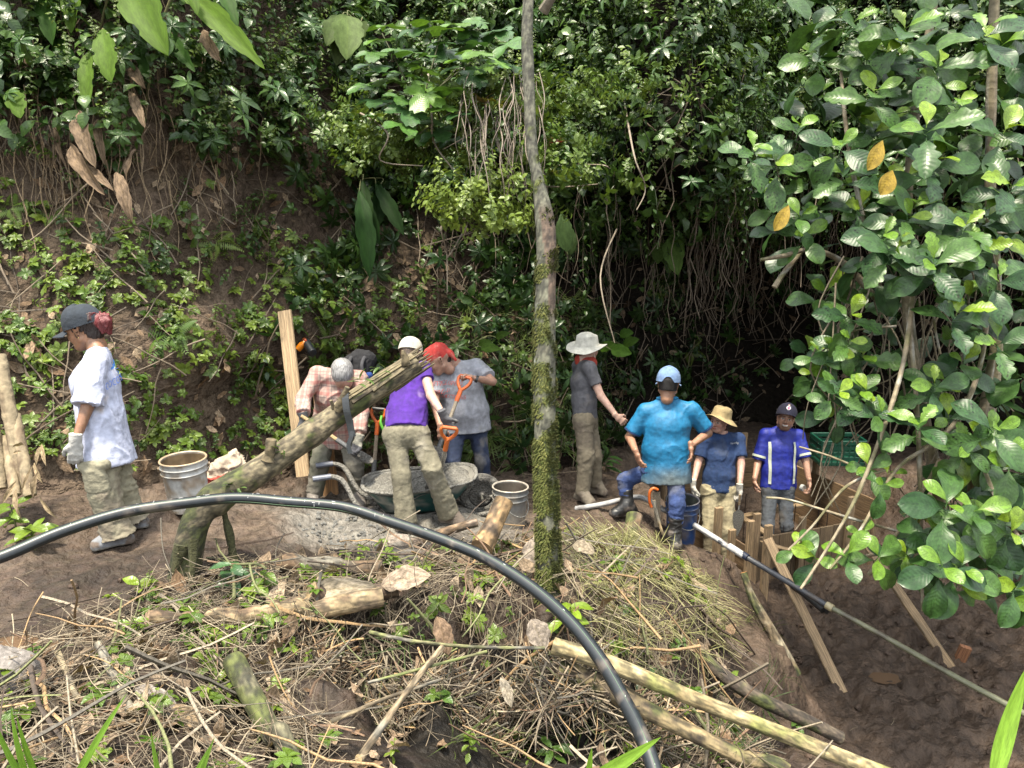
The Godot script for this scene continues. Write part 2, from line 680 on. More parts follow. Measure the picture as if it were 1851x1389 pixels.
func make_terrain() -> void:
	coarse_ground()
	var g := Geo.new()
	var mud := Color(0.10, 0.069, 0.049)
	var dry := Color(0.165, 0.121, 0.09)
	var grey := Color(0.27, 0.255, 0.225)
	var dust := at(720, 950, 6.4)
	# fine where it is seen, coarse beyond
	var xs := PackedFloat32Array()
	var x := -60.0
	while x < 60.0:
		xs.append(x)
		x += 0.045 if x > -4.6 and x < 5.6 else 0.3 if absf(x) < 9.0 else 6.0
	var fs := PackedFloat32Array()
	var f := -40.0
	while f < 12.0:
		fs.append(f)
		f += 0.045 if f > 2.2 and f < 9.0 else 0.3 if f > -4.0 else 6.0
	var w := xs.size()
	for fv in fs:
		for xv in xs:
			var p := on_ground(xv, fv)
			var pit := smoothstep(0.1, -0.45, p.y)
			var n1 := nz.get_noise_2d(xv * 1.3, fv * 1.3)
			p.y += (0.035 * pit + 0.02) * absf(nz.get_noise_2d(xv * 4.0 + 7.0, fv * 4.0)) + 0.008 * nz.get_noise_2d(xv * 17.0, fv * 17.0)
			var col := mud.lerp(dry, clampf((1.0 - pit) * (0.55 + 0.6 * n1), 0.0, 1.0))
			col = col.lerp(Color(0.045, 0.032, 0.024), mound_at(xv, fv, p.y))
			col = col.lerp(Color(0.018, 0.013, 0.010), smoothstep(0.62, 0.45, p.y) * smoothstep(-1.5, -1.1, xv) * smoothstep(1.1, 0.7, xv) * smoothstep(4.4, 4.1, fv) * smoothstep(2.6, 3.0, fv))  # shade under the overhang painted into the soil colour of the hollow
			var dd := Vector2(xv - dust.x, (fv + dust.z) * 0.9).length() + 0.5 * n1
			col = col.lerp(grey, smoothstep(1.25, 0.5, dd) * 0.85)
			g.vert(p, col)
	# footprints pressed into the mud
	for k in 240:
		var c := Vector2(rr(-3.6, 1.6), rr(3.6, 7.6)) if k < 130 else Vector2(rr(2.2, 4.6), rr(4.6, 7.6))
		var dir := Vector2.from_angle(rr(0, TAU))
		var i0 := xs.bsearch(c.x - 0.2)
		var j0 := fs.bsearch(c.y - 0.2)
		for j in range(j0, mini(j0 + 10, fs.size())):
			for i in range(i0, mini(i0 + 10, w)):
				var q := Vector2(xs[i], fs[j]) - c
				var r := Vector2(q.dot(dir) / 0.15, q.cross(dir) / 0.065).length()
				g.v[j * w + i].y += -0.032 * smoothstep(1.1, 0.7, r) + 0.014 * exp(-pow((r - 1.35) / 0.3, 2))
	for j in fs.size() - 1:
		for i in w - 1:
			var a := j * w + i
			g.quad(a, a + 1, a + w + 1, a + w)
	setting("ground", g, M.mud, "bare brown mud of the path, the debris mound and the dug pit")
	g = Geo.new()
	var nx := 150
	var ny := 92
	for j in ny:
		for i in nx:
			var xx := -10.0 + 20.0 * i / (nx - 1)
			var yy := -1.4 + 11.0 * j / (ny - 1)
			var p := hill(xx, yy)
			if j == ny - 1:
				p = Vector3(xx * 3.0, 12.0, -60.0)
			var n1 := nz.get_noise_3d(xx * 1.5, yy * 1.5, 2.0)
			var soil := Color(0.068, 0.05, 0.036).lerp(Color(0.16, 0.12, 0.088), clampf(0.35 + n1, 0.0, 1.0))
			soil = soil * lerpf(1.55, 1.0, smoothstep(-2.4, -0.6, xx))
			g.vert(p, soil.lerp(Color(0.022, 0.017, 0.013), smoothstep(-1.2, 0.8, xx)))  # soil darkened to the right: shade of the hollow put into its colour
	for j in ny - 1:
		for i in nx - 1:
			var a := j * nx + i
			g.quad(a, a + 1, a + nx + 1, a + nx)
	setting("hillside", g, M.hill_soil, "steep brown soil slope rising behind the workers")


# ---------- smooth bodies: a distance field of tapered capsules, meshed with surface nets ----------
class Field:
	var o: Vector3
	var cell := 0.014
	var nx := 0
	var ny := 0
	var nzz := 0
	var f := PackedFloat32Array()

	func setup(prims: Array, c: float) -> void:
		cell = c
		var lo := Vector3(1e9, 1e9, 1e9)
		var hi := -lo
		for q in prims:
			var r: float = maxf(q.ra, q.rb) * maxf(q.k, 1.0) + 3.0 * c
			for e in [q.a, q.b]:
				lo = lo.min(e - Vector3(r, r, r))
				hi = hi.max(e + Vector3(r, r, r))
		o = lo
		nx = int((hi.x - lo.x) / c) + 2
		ny = int((hi.y - lo.y) / c) + 2
		nzz = int((hi.z - lo.z) / c) + 2
		f.resize(nx * ny * nzz)
		f.fill(1.0)
		for q in prims:
			add(q)

	func add(q: Dictionary) -> void:
		var a: Vector3 = q.a
		var b: Vector3 = q.b
		var ra: float = q.ra
		var rb: float = q.rb
		var s: Vector3 = q.s
		var k: float = q.k
		var bl: float = q.bl
		var cut: int = q.cut     # 1 cuts flat at b, 2 cuts at a, 3 both
		var sub: bool = q.sub
		var pad := maxf(ra, rb) * maxf(k, 1.0) + bl + 2.0 * cell
		var lo := (a.min(b) - Vector3(pad, pad, pad) - o) / cell
		var hi := (a.max(b) + Vector3(pad, pad, pad) - o) / cell
		var i0 := maxi(int(lo.x), 0)
		var j0 := maxi(int(lo.y), 0)
		var k0 := maxi(int(lo.z), 0)
		var i1 := mini(int(hi.x) + 1, nx - 1)
		var j1 := mini(int(hi.y) + 1, ny - 1)
		var k1 := mini(int(hi.z) + 1, nzz - 1)
		var ab := b - a
		var dir := ab.normalized()
		var sq := 1.0 / k - 1.0
		if k != 1.0:
			ab += s * ab.dot(s) * sq
		var l2 := maxf(ab.dot(ab), 1e-9)
		for kk in range(k0, k1 + 1):
			for jj in range(j0, j1 + 1):
				var at := (kk * ny + jj) * nx
				for ii in range(i0, i1 + 1):
					var w := o + Vector3(ii, jj, kk) * cell
					var p := w - a
					if k != 1.0:
						p += s * p.dot(s) * sq
					var t := clampf(p.dot(ab) / l2, 0.0, 1.0)
					var d := p.distance_to(ab * t) - lerpf(ra, rb, t)
					if cut & 1:
						d = maxf(d, (w - b).dot(dir))
					if cut & 2:
						d = maxf(d, (a - w).dot(dir))
					var e := f[at + ii]
					if sub:
						d = -d
						var h := maxf(bl - absf(d - e), 0.0)
						f[at + ii] = maxf(d, e) + h * h / (4.0 * bl)
					else:
						var h := maxf(bl - absf(d - e), 0.0)
						f[at + ii] = minf(d, e) - h * h / (4.0 * bl)

	func value(p: Vector3) -> float:
		var q := (p - o) / cell
		var i := int(q.x)
		var j := int(q.y)
		var k := int(q.z)
		if q.x < 0 or q.y < 0 or q.z < 0 or i >= nx - 1 or j >= ny - 1 or k >= nzz - 1:
			return 1.0
		var u := q.x - i
		var v := q.y - j
		var w := q.z - k
		var a := (k * ny + j) * nx + i
		var b := a + nx
		var c := a + nx * ny
		var d := c + nx
		return lerpf(lerpf(lerpf(f[a], f[a + 1], u), lerpf(f[b], f[b + 1], u), v), lerpf(lerpf(f[c], f[c + 1], u), lerpf(f[d], f[d + 1], u), v), w)

	# col(p, n) gives a vertex its colour, move(p, n) a distance to push it along n
	func mesh(g: Geo, col, move = null) -> void:
		var id := PackedInt32Array()
		id.resize(nx * ny * nzz)
		id.fill(-1)
		var sx := 1
		var sy := nx
		var sz := nx * ny
		var lim := cell * 1.8
		for k in nzz - 1:
			for j in ny - 1:
				var row := (k * ny + j) * nx
				for i in nx - 1:
					var a := row + i
					var f0 := f[a]
					if f0 > lim or f0 < -lim:
						continue
					var f1 := f[a + 1]
					var f2 := f[a + sy]
					var f3 := f[a + sy + 1]
					var f4 := f[a + sz]
					var f5 := f[a + sz + 1]
					var f6 := f[a + sz + sy]
					var f7 := f[a + sz + sy + 1]
					var neg := int(f0 < 0) + int(f1 < 0) + int(f2 < 0) + int(f3 < 0) + int(f4 < 0) + int(f5 < 0) + int(f6 < 0) + int(f7 < 0)
					if neg == 0 or neg == 8:
						continue
					var p := Vector3.ZERO
					var n := 0
					if (f0 < 0) != (f1 < 0):
						p += Vector3(f0 / (f0 - f1), 0, 0)
						n += 1
					if (f2 < 0) != (f3 < 0):
						p += Vector3(f2 / (f2 - f3), 1, 0)
						n += 1
					if (f4 < 0) != (f5 < 0):
						p += Vector3(f4 / (f4 - f5), 0, 1)
						n += 1
					if (f6 < 0) != (f7 < 0):
						p += Vector3(f6 / (f6 - f7), 1, 1)
						n += 1
					if (f0 < 0) != (f2 < 0):
						p += Vector3(0, f0 / (f0 - f2), 0)
						n += 1
					if (f1 < 0) != (f3 < 0):
						p += Vector3(1, f1 / (f1 - f3), 0)
						n += 1
					if (f4 < 0) != (f6 < 0):
						p += Vector3(0, f4 / (f4 - f6), 1)
						n += 1
					if (f5 < 0) != (f7 < 0):
						p += Vector3(1, f5 / (f5 - f7), 1)
						n += 1
					if (f0 < 0) != (f4 < 0):
						p += Vector3(0, 0, f0 / (f0 - f4))
						n += 1
					if (f1 < 0) != (f5 < 0):
						p += Vector3(1, 0, f1 / (f1 - f5))
						n += 1
					if (f2 < 0) != (f6 < 0):
						p += Vector3(0, 1, f2 / (f2 - f6))
						n += 1
					if (f3 < 0) != (f7 < 0):
						p += Vector3(1, 1, f3 / (f3 - f7))
						n += 1
					p = o + (Vector3(i, j, k) + p / n) * cell
					var nn := Vector3(f1 + f3 + f5 + f7 - f0 - f2 - f4 - f6, f2 + f3 + f6 + f7 - f0 - f1 - f4 - f5, f4 + f5 + f6 + f7 - f0 - f1 - f2 - f3).normalized()
					var cc: Color = col.call(p, nn)
					if move != null:
						var mv: float = move.call(p, nn)
						p += nn * mv
					id[a] = g.vert(p, cc)
		for k in range(1, nzz - 1):
			for j in range(1, ny - 1):
				var row := (k * ny + j) * nx
				for i in range(1, nx - 1):
					var a := row + i
					var f0 := f[a]
					if f0 > lim or f0 < -lim:
						continue
					var s := f0 < 0
					if s != (f[a + sx] < 0):
						face(g, id[a], id[a - sy], id[a - sy - sz], id[a - sz], s)
					if s != (f[a + sy] < 0):
						face(g, id[a], id[a - sz], id[a - sz - sx], id[a - sx], s)
					if s != (f[a + sz] < 0):
						face(g, id[a], id[a - sx], id[a - sx - sy], id[a - sy], s)

	func face(g: Geo, a: int, b: int, c: int, d: int, s: bool) -> void:
		if a < 0 or b < 0 or c < 0 or d < 0:
			return
		if s:
			g.quad(a, d, c, b) if false else g.quad(a, b, c, d)
		else:
			g.quad(a, d, c, b)


# a tapered capsule from a to b; k widens it along s; cut: 1 flat at b, 2 flat at a
func cap(a: Vector3, b: Vector3, ra: float, rb: float, bl := 0.03, s := Vector3.RIGHT, k := 1.0, cut := 0, sub := false) -> Dictionary:
	return {"a": a, "b": b, "ra": ra, "rb": rb, "s": s, "k": k, "bl": maxf(bl, 0.001), "cut": cut, "sub": sub}


func ball(p: Vector3, r: float, bl := 0.02, s := Vector3.RIGHT, k := 1.0, sub := false) -> Dictionary:
	return cap(p, p + Vector3(0, 0.0001, 0), r, r, bl, s, k, 0, sub)


func plain_col(c: Color):
	return func(_p, _n): return c


# ---------- people ----------
var shirt_field: Field


func head_prims(c: Vector3, B: Basis, s: float) -> Array:
	var L := func(x, y, z): return c + B * (Vector3(x, y, z) * s)
	var x := B.x
	return [
		cap(L.call(0, 0.035, -0.035), L.call(0, 0.03, 0.012), 0.088 * s, 0.086 * s, 0.03, x, 0.88),
		cap(L.call(0, 0.01, 0.03), L.call(0, -0.055, 0.035), 0.066 * s, 0.052 * s, 0.035, x, 0.98),
		cap(L.call(0.02, -0.092, 0.062), L.call(-0.02, -0.092, 0.062), 0.022 * s, 0.022 * s, 0.04),
		cap(L.call(0.055, -0.06, 0.0), L.call(0.022, -0.088, 0.05), 0.022 * s, 0.02 * s, 0.04),
		cap(L.call(-0.055, -0.06, 0.0), L.call(-0.022, -0.088, 0.05), 0.022 * s, 0.02 * s, 0.04),
		cap(L.call(0.042, 0.024, 0.078), L.call(-0.042, 0.024, 0.078), 0.013 * s, 0.013 * s, 0.02),
		ball(L.call(0.04, -0.03, 0.062), 0.026 * s, 0.03),
		ball(L.call(-0.04, -0.03, 0.062), 0.026 * s, 0.03),
		cap(L.call(0.031, 0.0, 0.1), L.call(0.034, 0.0, 0.1), 0.013 * s, 0.013 * s, 0.012, x, 1.0, 0, true),
		cap(L.call(-0.031, 0.0, 0.1), L.call(-0.034, 0.0, 0.1), 0.013 * s, 0.013 * s, 0.012, x, 1.0, 0, true),
		ball(L.call(0.031, 0.0, 0.08), 0.012 * s, 0.004),
		ball(L.call(-0.031, 0.0, 0.08), 0.012 * s, 0.004),
		cap(L.call(0, 0.012, 0.094), L.call(0, -0.028, 0.116), 0.008 * s, 0.0115 * s, 0.014),
		ball(L.call(0.013, -0.032, 0.105), 0.009 * s, 0.01),
		ball(L.call(-0.013, -0.032, 0.105), 0.009 * s, 0.01),
		cap(L.call(0.019, -0.061, 0.093), L.call(-0.019, -0.061, 0.093), 0.0065 * s, 0.0065 * s, 0.008),
		cap(L.call(0.015, -0.072, 0.091), L.call(-0.015, -0.072, 0.091), 0.007 * s, 0.007 * s, 0.008),
		cap(L.call(0.081, 0.012, -0.012), L.call(0.076, -0.028, -0.004), 0.02 * s, 0.013 * s, 0.008, x, 0.45),
		cap(L.call(-0.081, 0.012, -0.012), L.call(-0.076, -0.028, -0.004), 0.02 * s, 0.013 * s, 0.008, x, 0.45),
		cap(L.call(0, -0.03, -0.02), L.call(0, -0.12, -0.035), 0.055 * s, 0.052 * s, 0.03),
	]


func head_col(c: Vector3, B: Basis, s: float, skin: Color, o: Dictionary):
	var inv := B.inverse()
	var brow: Color = o.get("brow", Color(0.03, 0.02, 0.015))
	var beard: float = o.get("beard", 0.0)
	var smile: bool = o.get("smile", false)
	var flush: float = o.get("flush", 0.2)
	return func(p, _n):
		var q: Vector3 = inv * (p - c) / s
		var k := skin
		var ax := absf(q.x)
		if q.z > 0.03:
			k = k.lerp(Color(skin.r * 1.05, skin.g * 0.72, skin.b * 0.68), flush * (exp(-pow((ax - 0.042) / 0.02, 2) - pow((q.y + 0.03) / 0.02, 2)) + exp(-pow(ax / 0.012, 2) - pow((q.y + 0.03) / 0.014, 2))))
			if beard > 0.0:
				var b := beard * clampf(smoothstep(-0.055, -0.07, q.y) + 0.9 * smoothstep(-0.042, -0.047, q.y) * smoothstep(0.03, 0.02, ax) , 0, 1)
				k = k.lerp(brow, b)
			var my: float = -0.066 + (0.35 * ax * ax / 0.03 if smile else 0.0)
			if ax < (0.029 if smile else 0.022) and q.z > 0.07:
				if smile and absf(q.y - my) < 0.0065 and ax < 0.025:
					k = Color(0.7, 0.68, 0.62)
				elif absf(q.y - my) < (0.011 if smile else 0.0095):
					k = Color(skin.r * 0.85, skin.g * 0.5, skin.b * 0.5)
			if absf(q.y - 0.0235 - 0.05 * (0.03 - ax)) < 0.0052 and ax > 0.014 and ax < 0.05 and q.z > 0.05:
				k = k.lerp(brow, 0.8)
			if absf(q.y) < 0.0075 and absf(ax - 0.031) < 0.014 and q.z > 0.07:
				k = Color(0.03, 0.02, 0.018) if absf(ax - 0.031) < 0.006 or q.y > 0.004 else Color(0.55, 0.52, 0.5)
		return k


func hand_prims(w: Vector3, dir: Vector3, pn: Vector3, left: bool, curl: float, fat := 0.0, size := 1.0, thumb := 0.6) -> Array:
	dir = dir.normalized()
	pn = (pn - dir * pn.dot(dir)).normalized()
	var side := dir.cross(pn) * (-1.0 if left else 1.0)
	var P := [cap(w - dir * 0.02, w + dir * 0.03 * size, 0.025 * size + fat, 0.02 * size + fat, 0.02, side, 1.25), cap(w + dir * 0.032 * size, w + dir * 0.085 * size, 0.0165 * size + fat, 0.0145 * size + fat, 0.02, side, 2.3)]
	var off := [0.033, 0.0115, -0.011, -0.032]
	var lens := [0.072, 0.081, 0.075, 0.058]
	for i in 4:
		var p: Vector3 = w + dir * (0.09 - (0.006 if i == 3 else 0.0)) * size + side * off[i] * size
		var ang := curl * 0.55
		var spread: float = off[i] * 2.2
		for j in 3:
			var d: Vector3 = ((dir + side * spread).normalized() * cos(ang) + pn * sin(ang)).normalized()
			var l: float = lens[i] * size * [0.46, 0.3, 0.24][j]
			var q := p + d * l
			P.append(cap(p, q, (0.0098 - 0.0008 * j) * size + fat, (0.0092 - 0.0009 * j) * size + fat, 0.004))
			p = q
			ang += curl * (0.9 + 0.06 * i)
	var t0 := w + dir * 0.03 * size + side * 0.026 * size
	var t1 := t0 + (side * 0.75 + dir * 0.65 + pn * thumb * 0.6).normalized() * 0.042 * size
	var t2 := t1 + (side * (0.55 - thumb * 0.5) + dir * 0.8 + pn * thumb).normalized() * 0.031 * size
	var t3 := t2 + (side * (0.4 - thumb * 0.7) + dir * 0.8 + pn * thumb * 1.2).normalized() * 0.024 * size
	P.append(cap(t0, t1, 0.0145 * size + fat, 0.0115 * size + fat, 0.012))
	P.append(cap(t1, t2, 0.0115 * size + fat, 0.0105 * size + fat, 0.004))
	P.append(cap(t2, t3, 0.0105 * size + fat, 0.0085 * size + fat, 0.004))
	return P


func ridge(p: Vector3) -> float:
	return 1.0 - absf(nf.get_noise_3dv(p * 10.0)) * 2.2


# pushes cloth in and out: long soft folds and short creases
func folds(amp: float, f: Vector3, sd: float):
	return func(p, _n):
		var q: Vector3 = p * f + Vector3(sd, sd * 0.7, -sd)
		var warp := Vector3(nf.get_noise_3dv(q * 5.0), nf.get_noise_3dv(q * 5.0 + Vector3(40, 0, 0)), 0.0) * 0.5
		return amp * 0.85 * (0.95 * pow(maxf(ridge(q * 0.8 + warp), 0.0), 2.0) * clampf(0.5 + 1.1 * nf.get_noise_3dv(p * 22.0 + Vector3(sd, 0, 0)), 0.05, 1.2) + 0.22 * ridge(q * 1.9 - warp) - 0.35)


# clean cloth with dirt in patches; low: height below which mud cakes it
func soiled(c: Color, dirt: Color, share: float, freq: float, sd: float, low := -9.0, over := 0.3):
	return func(p, _n):
		var n: float = nz.get_noise_3dv(p * freq + Vector3(sd, sd, sd))
		var k := smoothstep(0.72 - share, 1.0 - share, n * 0.8 + 0.45 + 0.12 * nz.get_noise_3dv(p * freq * 5.0))
		k = maxf(k * 0.8, smoothstep(low + over, low, p.y + 0.12 * n) * 0.85)
		return c.lerp(dirt, k) * (0.93 + 0.14 * nf.get_noise_3dv(p * 300.0))


func arr_mesh(prims: Array, cell: float, g: Geo, col, move = null) -> Field:
	var fd := Field.new()
	fd.setup(prims, cell)
	fd.mesh(g, col, move)
	return fd


# a cap crown or hat on a head: profile turned about the head's up, squashed to the head's width
func hat_frame(c: Vector3, B: Basis, s: float, rise: float, tip: float) -> Transform3D:
	var b := B * Basis(Vector3.RIGHT, tip)
	return Transform3D(Basis(b.x * s * 0.96, b.y * s, b.z * s * 1.14), c + B.y * rise * s - B.z * 0.012 * s)


func ball_cap(g: Geo, vis: Geo, c: Vector3, B: Basis, s: float, col, tip := 0.0, gap := false) -> void:
	var x := hat_frame(c, B, s, 0.03, tip)
	var rows := 12
	var segs := 36
	var base := g.v.size()
	for i in rows + 1:
		var t := float(i) / rows
		var r := 0.1035 * pow(cos(t * PI / 2), 0.72)
		var y := 0.112 * pow(sin(t * PI / 2), 0.9) - 0.012 * (1.0 - t)
		for k in segs + 1:
			var a := TAU * (k % segs) / segs
			var seam := 1.0 + 0.012 * pow(absf(sin(a * 3.0)), 0.3) + 0.015 * nf.get_noise_3d(cos(a) * 12.0, y * 130.0, sin(a) * 12.0)
			var front := maxf(sin(a), 0.0)
			var q := Vector3(cos(a) * r * seam, y * (1.0 + 0.1 * front) , sin(a) * r * seam * (1.0 + 0.04 * front))
			if gap and i < 4 and sin(a) < -0.93:
				q.y = maxf(q.y, 0.034 * sqrt(maxf(sin(a) * -1.0 - 0.93, 0.0) * 14.0))
			var w := x * q
			var cc: Color = col.call(w, Vector3.UP)
			g.vert(w, cc)
	for i in rows:
		for k in segs:
			var a := base + i * (segs + 1) + k
			g.quad(a, a + segs + 1, a + segs + 2, a + 1)
	lathe(g, [Vector2(0.001, 0.118), Vector2(0.008, 0.117), Vector2(0.009, 0.112)], 10, x, col.call(c, Vector3.UP) * 0.9)
	for side in 2:
		base = vis.v.size()
		for i in 7:
			for k in 17:
				var u := float(k) / 16.0 * 2.0 - 1.0
				var a := PI / 2 + u * 1.02
				var r := 0.098 + 0.075 * float(i) / 6.0 * pow(1.0 - u * u * 0.85, 0.5)
				var q := Vector3(cos(a) * r, -0.006 - 0.02 * u * u - 0.016 * float(i) / 6.0 - 0.004 * side, sin(a) * r * 1.03)
				vis.vert(x * q, col.call(x * q, Vector3.UP))
		for i in 6:
			for k in 16:
				var a := base + i * 17 + k
				if side == 0:
					vis.quad(a, a + 1, a + 18, a + 17)
				else:
					vis.quad(a, a + 17, a + 18, a + 1)


func brim_hat(g: Geo, c: Vector3, B: Basis, s: float, col, brim: float, droop: float, sd: float, tip := 0.0) -> void:
	var x := hat_frame(c, B, s, 0.03, tip)
	var prof := [Vector2(0.0, 0.118), Vector2(0.035, 0.117), Vector2(0.066, 0.109), Vector2(0.083, 0.095), Vector2(0.089, 0.088), Vector2(0.093, 0.06), Vector2(0.098, 0.03), Vector2(0.1025, 0.006), Vector2(0.105, 0.0)]
	for i in 6:
		var t := (i + 1) / 6.0
		prof.append(Vector2(0.105 + brim * t, -droop * t * (0.6 + 0.4 * t)))
	prof.append(Vector2(0.105 + brim, -droop - 0.004))
	prof.append(Vector2(0.104, -0.006))
	var segs := 56
	var base := g.v.size()
	for i in prof.size():
		for k in segs + 1:
			var a := TAU * (k % segs) / segs
			var q := Vector3(cos(a) * prof[i].x, prof[i].y, sin(a) * prof[i].x)
			var out := maxf(prof[i].x - 0.105, 0.0)
			q.y += out * 0.42 * (sin(a * 2.0 + sd) + 0.35 * sin(a * 3.0 - sd * 2.0))
			q += Vector3(0.005, 0.006, 0.005) * nf.get_noise_3dv(q * 90.0 + Vector3(sd, 0, 0)) * 0.5
			if i < 5:
				q.y -= 0.012 * exp(-q.x * q.x * 900.0)
			var w := x * q
			g.vert(w, col.call(w, Vector3.UP))
	for i in prof.size() - 1:
		for k in segs:
			var a := base + i * (segs + 1) + k
			g.quad(a, a + 1, a + segs + 2, a + segs + 1)


func shoe_prims(an: Vector3, toe: Vector3, fat := 0.0, tall := 0.05, size := 1.0) -> Array:
	var d := Vector3(toe.x - an.x, 0, toe.z - an.z).normalized()
	var s := d.cross(Vector3.UP)
	var fl := Vector3(0, toe.y - an.y, 0)
	var heel := Vector3(an.x, toe.y, an.z) - d * 0.05
	return [
		cap(heel + Vector3(0, 0.035, 0), an + Vector3(0, tall, 0), 0.043 + fat, 0.05 + fat, 0.03),
		cap(heel + Vector3(0, 0.03, 0), toe - d * 0.03 + Vector3(0, 0.03, 0), 0.036 + fat, 0.034 + fat, 0.03, s, 1.15),
		cap(an + d * 0.03 + Vector3(0, 0.03, 0), toe - d * 0.03 + Vector3(0, 0.035, 0), 0.048 + fat, 0.034 + fat, 0.03, s, 1.12),
		cap(heel + Vector3(0, -0.035, 0), toe - d * 0.03 + Vector3(0, -0.035, 0), 0.05, 0.05, 0.002, s, 2.0, 0, true),
	]


# J: joints in world axes. O: looks. Returns the person's node.
func make_person(J: Dictionary, O: Dictionary, label: String, group := "") -> Node3D:
	var base := Vector3((J.anl.x + J.anr.x) / 2, minf(J.tol.y, J.tor.y), (J.anl.z + J.anr.z) / 2)
	var t := thing("person", label, "person", base, group)
	var skin: Color = O.skin
	var s: float = O.get("s", 1.0)
	var hs_: float = s * O.get("hs", 1.06)
	var rt: float = O.get("rt", 0.108) * s
	var kw: float = O.get("kw", 1.45)
	var ss: Vector3 = (J.shl - J.shr).normalized()
	var hs: Vector3 = (J.hil - J.hir).normalized()
	var hf: Vector3 = J.hf.normalized()
	var hu: Vector3 = (J.hu - hf * J.hu.dot(hf)).normalized()
	var B := Basis(hu.cross(hf), hu, hf)
	var hc: Vector3 = J.head
	# the skin: one continuous figure
	var g := Geo.new()
	var P := [
		cap(J.pelvis, J.waist, rt * 0.95, rt * 0.86, 0.04, hs, kw * 0.95), cap(J.waist, J.chest, rt * 0.86, rt * 0.98, 0.04, ss, kw * 0.95), cap(J.chest, J.neck, rt * 0.9, 0.055 * s, 0.05, ss, kw * 0.9),
		cap(J.shl, J.shr, 0.05 * s, 0.05 * s, 0.04), cap(J.neck, hc - hu * 0.05 * s - hf * 0.02, 0.06 * s, 0.054 * s, 0.03),
		cap(J.shl, J.ell, 0.05 * s, 0.039 * s, 0.02), cap(J.ell, J.wrl, 0.042 * s, 0.0265 * s, 0.01), cap(J.shr, J.elr, 0.05 * s, 0.039 * s, 0.02), cap(J.elr, J.wrr, 0.042 * s, 0.0265 * s, 0.01),
		cap(J.hil, J.knl, 0.078 * s, 0.052 * s, 0.03), cap(J.knl, J.anl, 0.055 * s, 0.036 * s, 0.02), cap(J.hir, J.knr, 0.078 * s, 0.052 * s, 0.03), cap(J.knr, J.anr, 0.055 * s, 0.036 * s, 0.02),
		cap(J.anl, J.anl.lerp(J.tol, 0.62) + Vector3(0, 0.03, 0), 0.034, 0.024, 0.02), cap(J.anr, J.anr.lerp(J.tor, 0.62) + Vector3(0, 0.03, 0), 0.034, 0.024, 0.02),
	]
	var tone := func(p, _n): return skin * (0.96 + 0.1 * nz.get_noise_3dv(p * 7.0))
	arr_mesh(P, 0.0145, g, tone)
	arr_mesh(head_prims(hc, B, hs_), 0.0052, g, head_col(hc, B, hs_, skin, O))
	for side in ["l", "r"]:
		var hd: Array = J["ha" + side]   # [direction, palm faces, curl, thumb]
		var H := hand_prims(J["wr" + side], hd[0], hd[1], side == "l", hd[2], 0.0, 0.98 * s, hd[3])
		arr_mesh(H, 0.0058, g, tone)
	part("body", g, M.skin, t)
	# trousers
	if O.has("pants"):
		g = Geo.new()
		var q: Dictionary = O.pants
		var loose: float = q.get("loose", 0.02)
		var flare: float = q.get("flare", 0.02)
		var wb: Vector3 = J.waist.lerp(J.pelvis, 0.45)
		P = [cap(J.pelvis, wb, rt + 0.006, rt * 0.98, 0.04, hs, kw, 1), cap(J.hil, J.hir, rt * 0.86 + loose * 0.5, rt * 0.86 + loose * 0.5, 0.05)]
		for side in ["l", "r"]:
			var h: Vector3 = J["hi" + side]
			var k: Vector3 = J["kn" + side]
			var e: Vector3 = k.lerp(J["an" + side], q.get("len" + side, q.get("len", 0.95)))
			var rk := 0.058 * s + loose * 0.9
			P.append(cap(h, k, 0.086 * s + loose * q.get("hip", 0.45), rk, 0.035))
			P.append(cap(k, e, rk, 0.043 * s + flare, 0.03, Vector3.RIGHT, 1.0, 1))
			if q.has("bunch"):
				P.append(cap(k.lerp(e, 0.9), e, 0.045 * s + flare, 0.05 * s + flare + q.bunch, 0.02, Vector3.RIGHT, 1.0, 1))
		arr_mesh(P, 0.013, g, q.col, folds(q.get("fold", 0.013), q.get("dir", Vector3(4, 11, 4)), q.get("seed", 1.0)))
		part("trousers", g, M.heavy_cloth, t)
	# shirt
	if O.has("shirt"):
		g = Geo.new()
		var q: Dictionary = O.shirt
		var loose: float = q.get("loose", 0.02)
		var r := rt + loose
		P = [cap(J.waist, J.chest, r * 0.98, r, 0.05, ss, kw * 0.98), cap(J.chest, J.neck - (J.neck - J.chest).normalized() * 0.01, r * 0.92, 0.064 * s, 0.05, ss, kw * 0.9),
			cap(J.shl, J.shr, 0.06 * s, 0.06 * s, 0.05), cap(J.waist, q.hem, r, r * q.get("hemk", 1.06), 0.04, hs, kw, 1)]
		P.append(cap(J.neck - hu.lerp(Vector3.UP, 0.7) * 0.045 * s, J.shl + (J.neck - J.shl) * 0.1, 0.06 * s, 0.056 * s, 0.05))
		P.append(cap(J.neck - hu.lerp(Vector3.UP, 0.7) * 0.045 * s, J.shr + (J.neck - J.shr) * 0.1, 0.06 * s, 0.056 * s, 0.05))
		if q.has("belly"):
			P.append(ball(q.belly[0], q.belly[1], 0.08, ss, 1.25))
		for side in ["l", "r"]:
			var a: Vector3 = J["sh" + side]
			var e: Vector3 = J["el" + side]
			var n: float = q.get("sleeve" + side, q.get("sleeve", 0.6))
			var sl: float = q.get("cuff", 0.02)
			if n <= 1.0:
				P.append(cap(a, a.lerp(e, n), 0.062 * s + sl * 0.3, 0.05 * s + sl, 0.03, Vector3.RIGHT, 1.0, 1))
			else:
				P.append(cap(a, e, 0.062 * s + sl * 0.3, 0.048 * s + sl * 0.8, 0.03))
				P.append(cap(e, e.lerp(J["wr" + side], n - 1.0), 0.048 * s + sl * 0.8, 0.04 * s + sl, 0.015, Vector3.RIGHT, 1.0, 1))
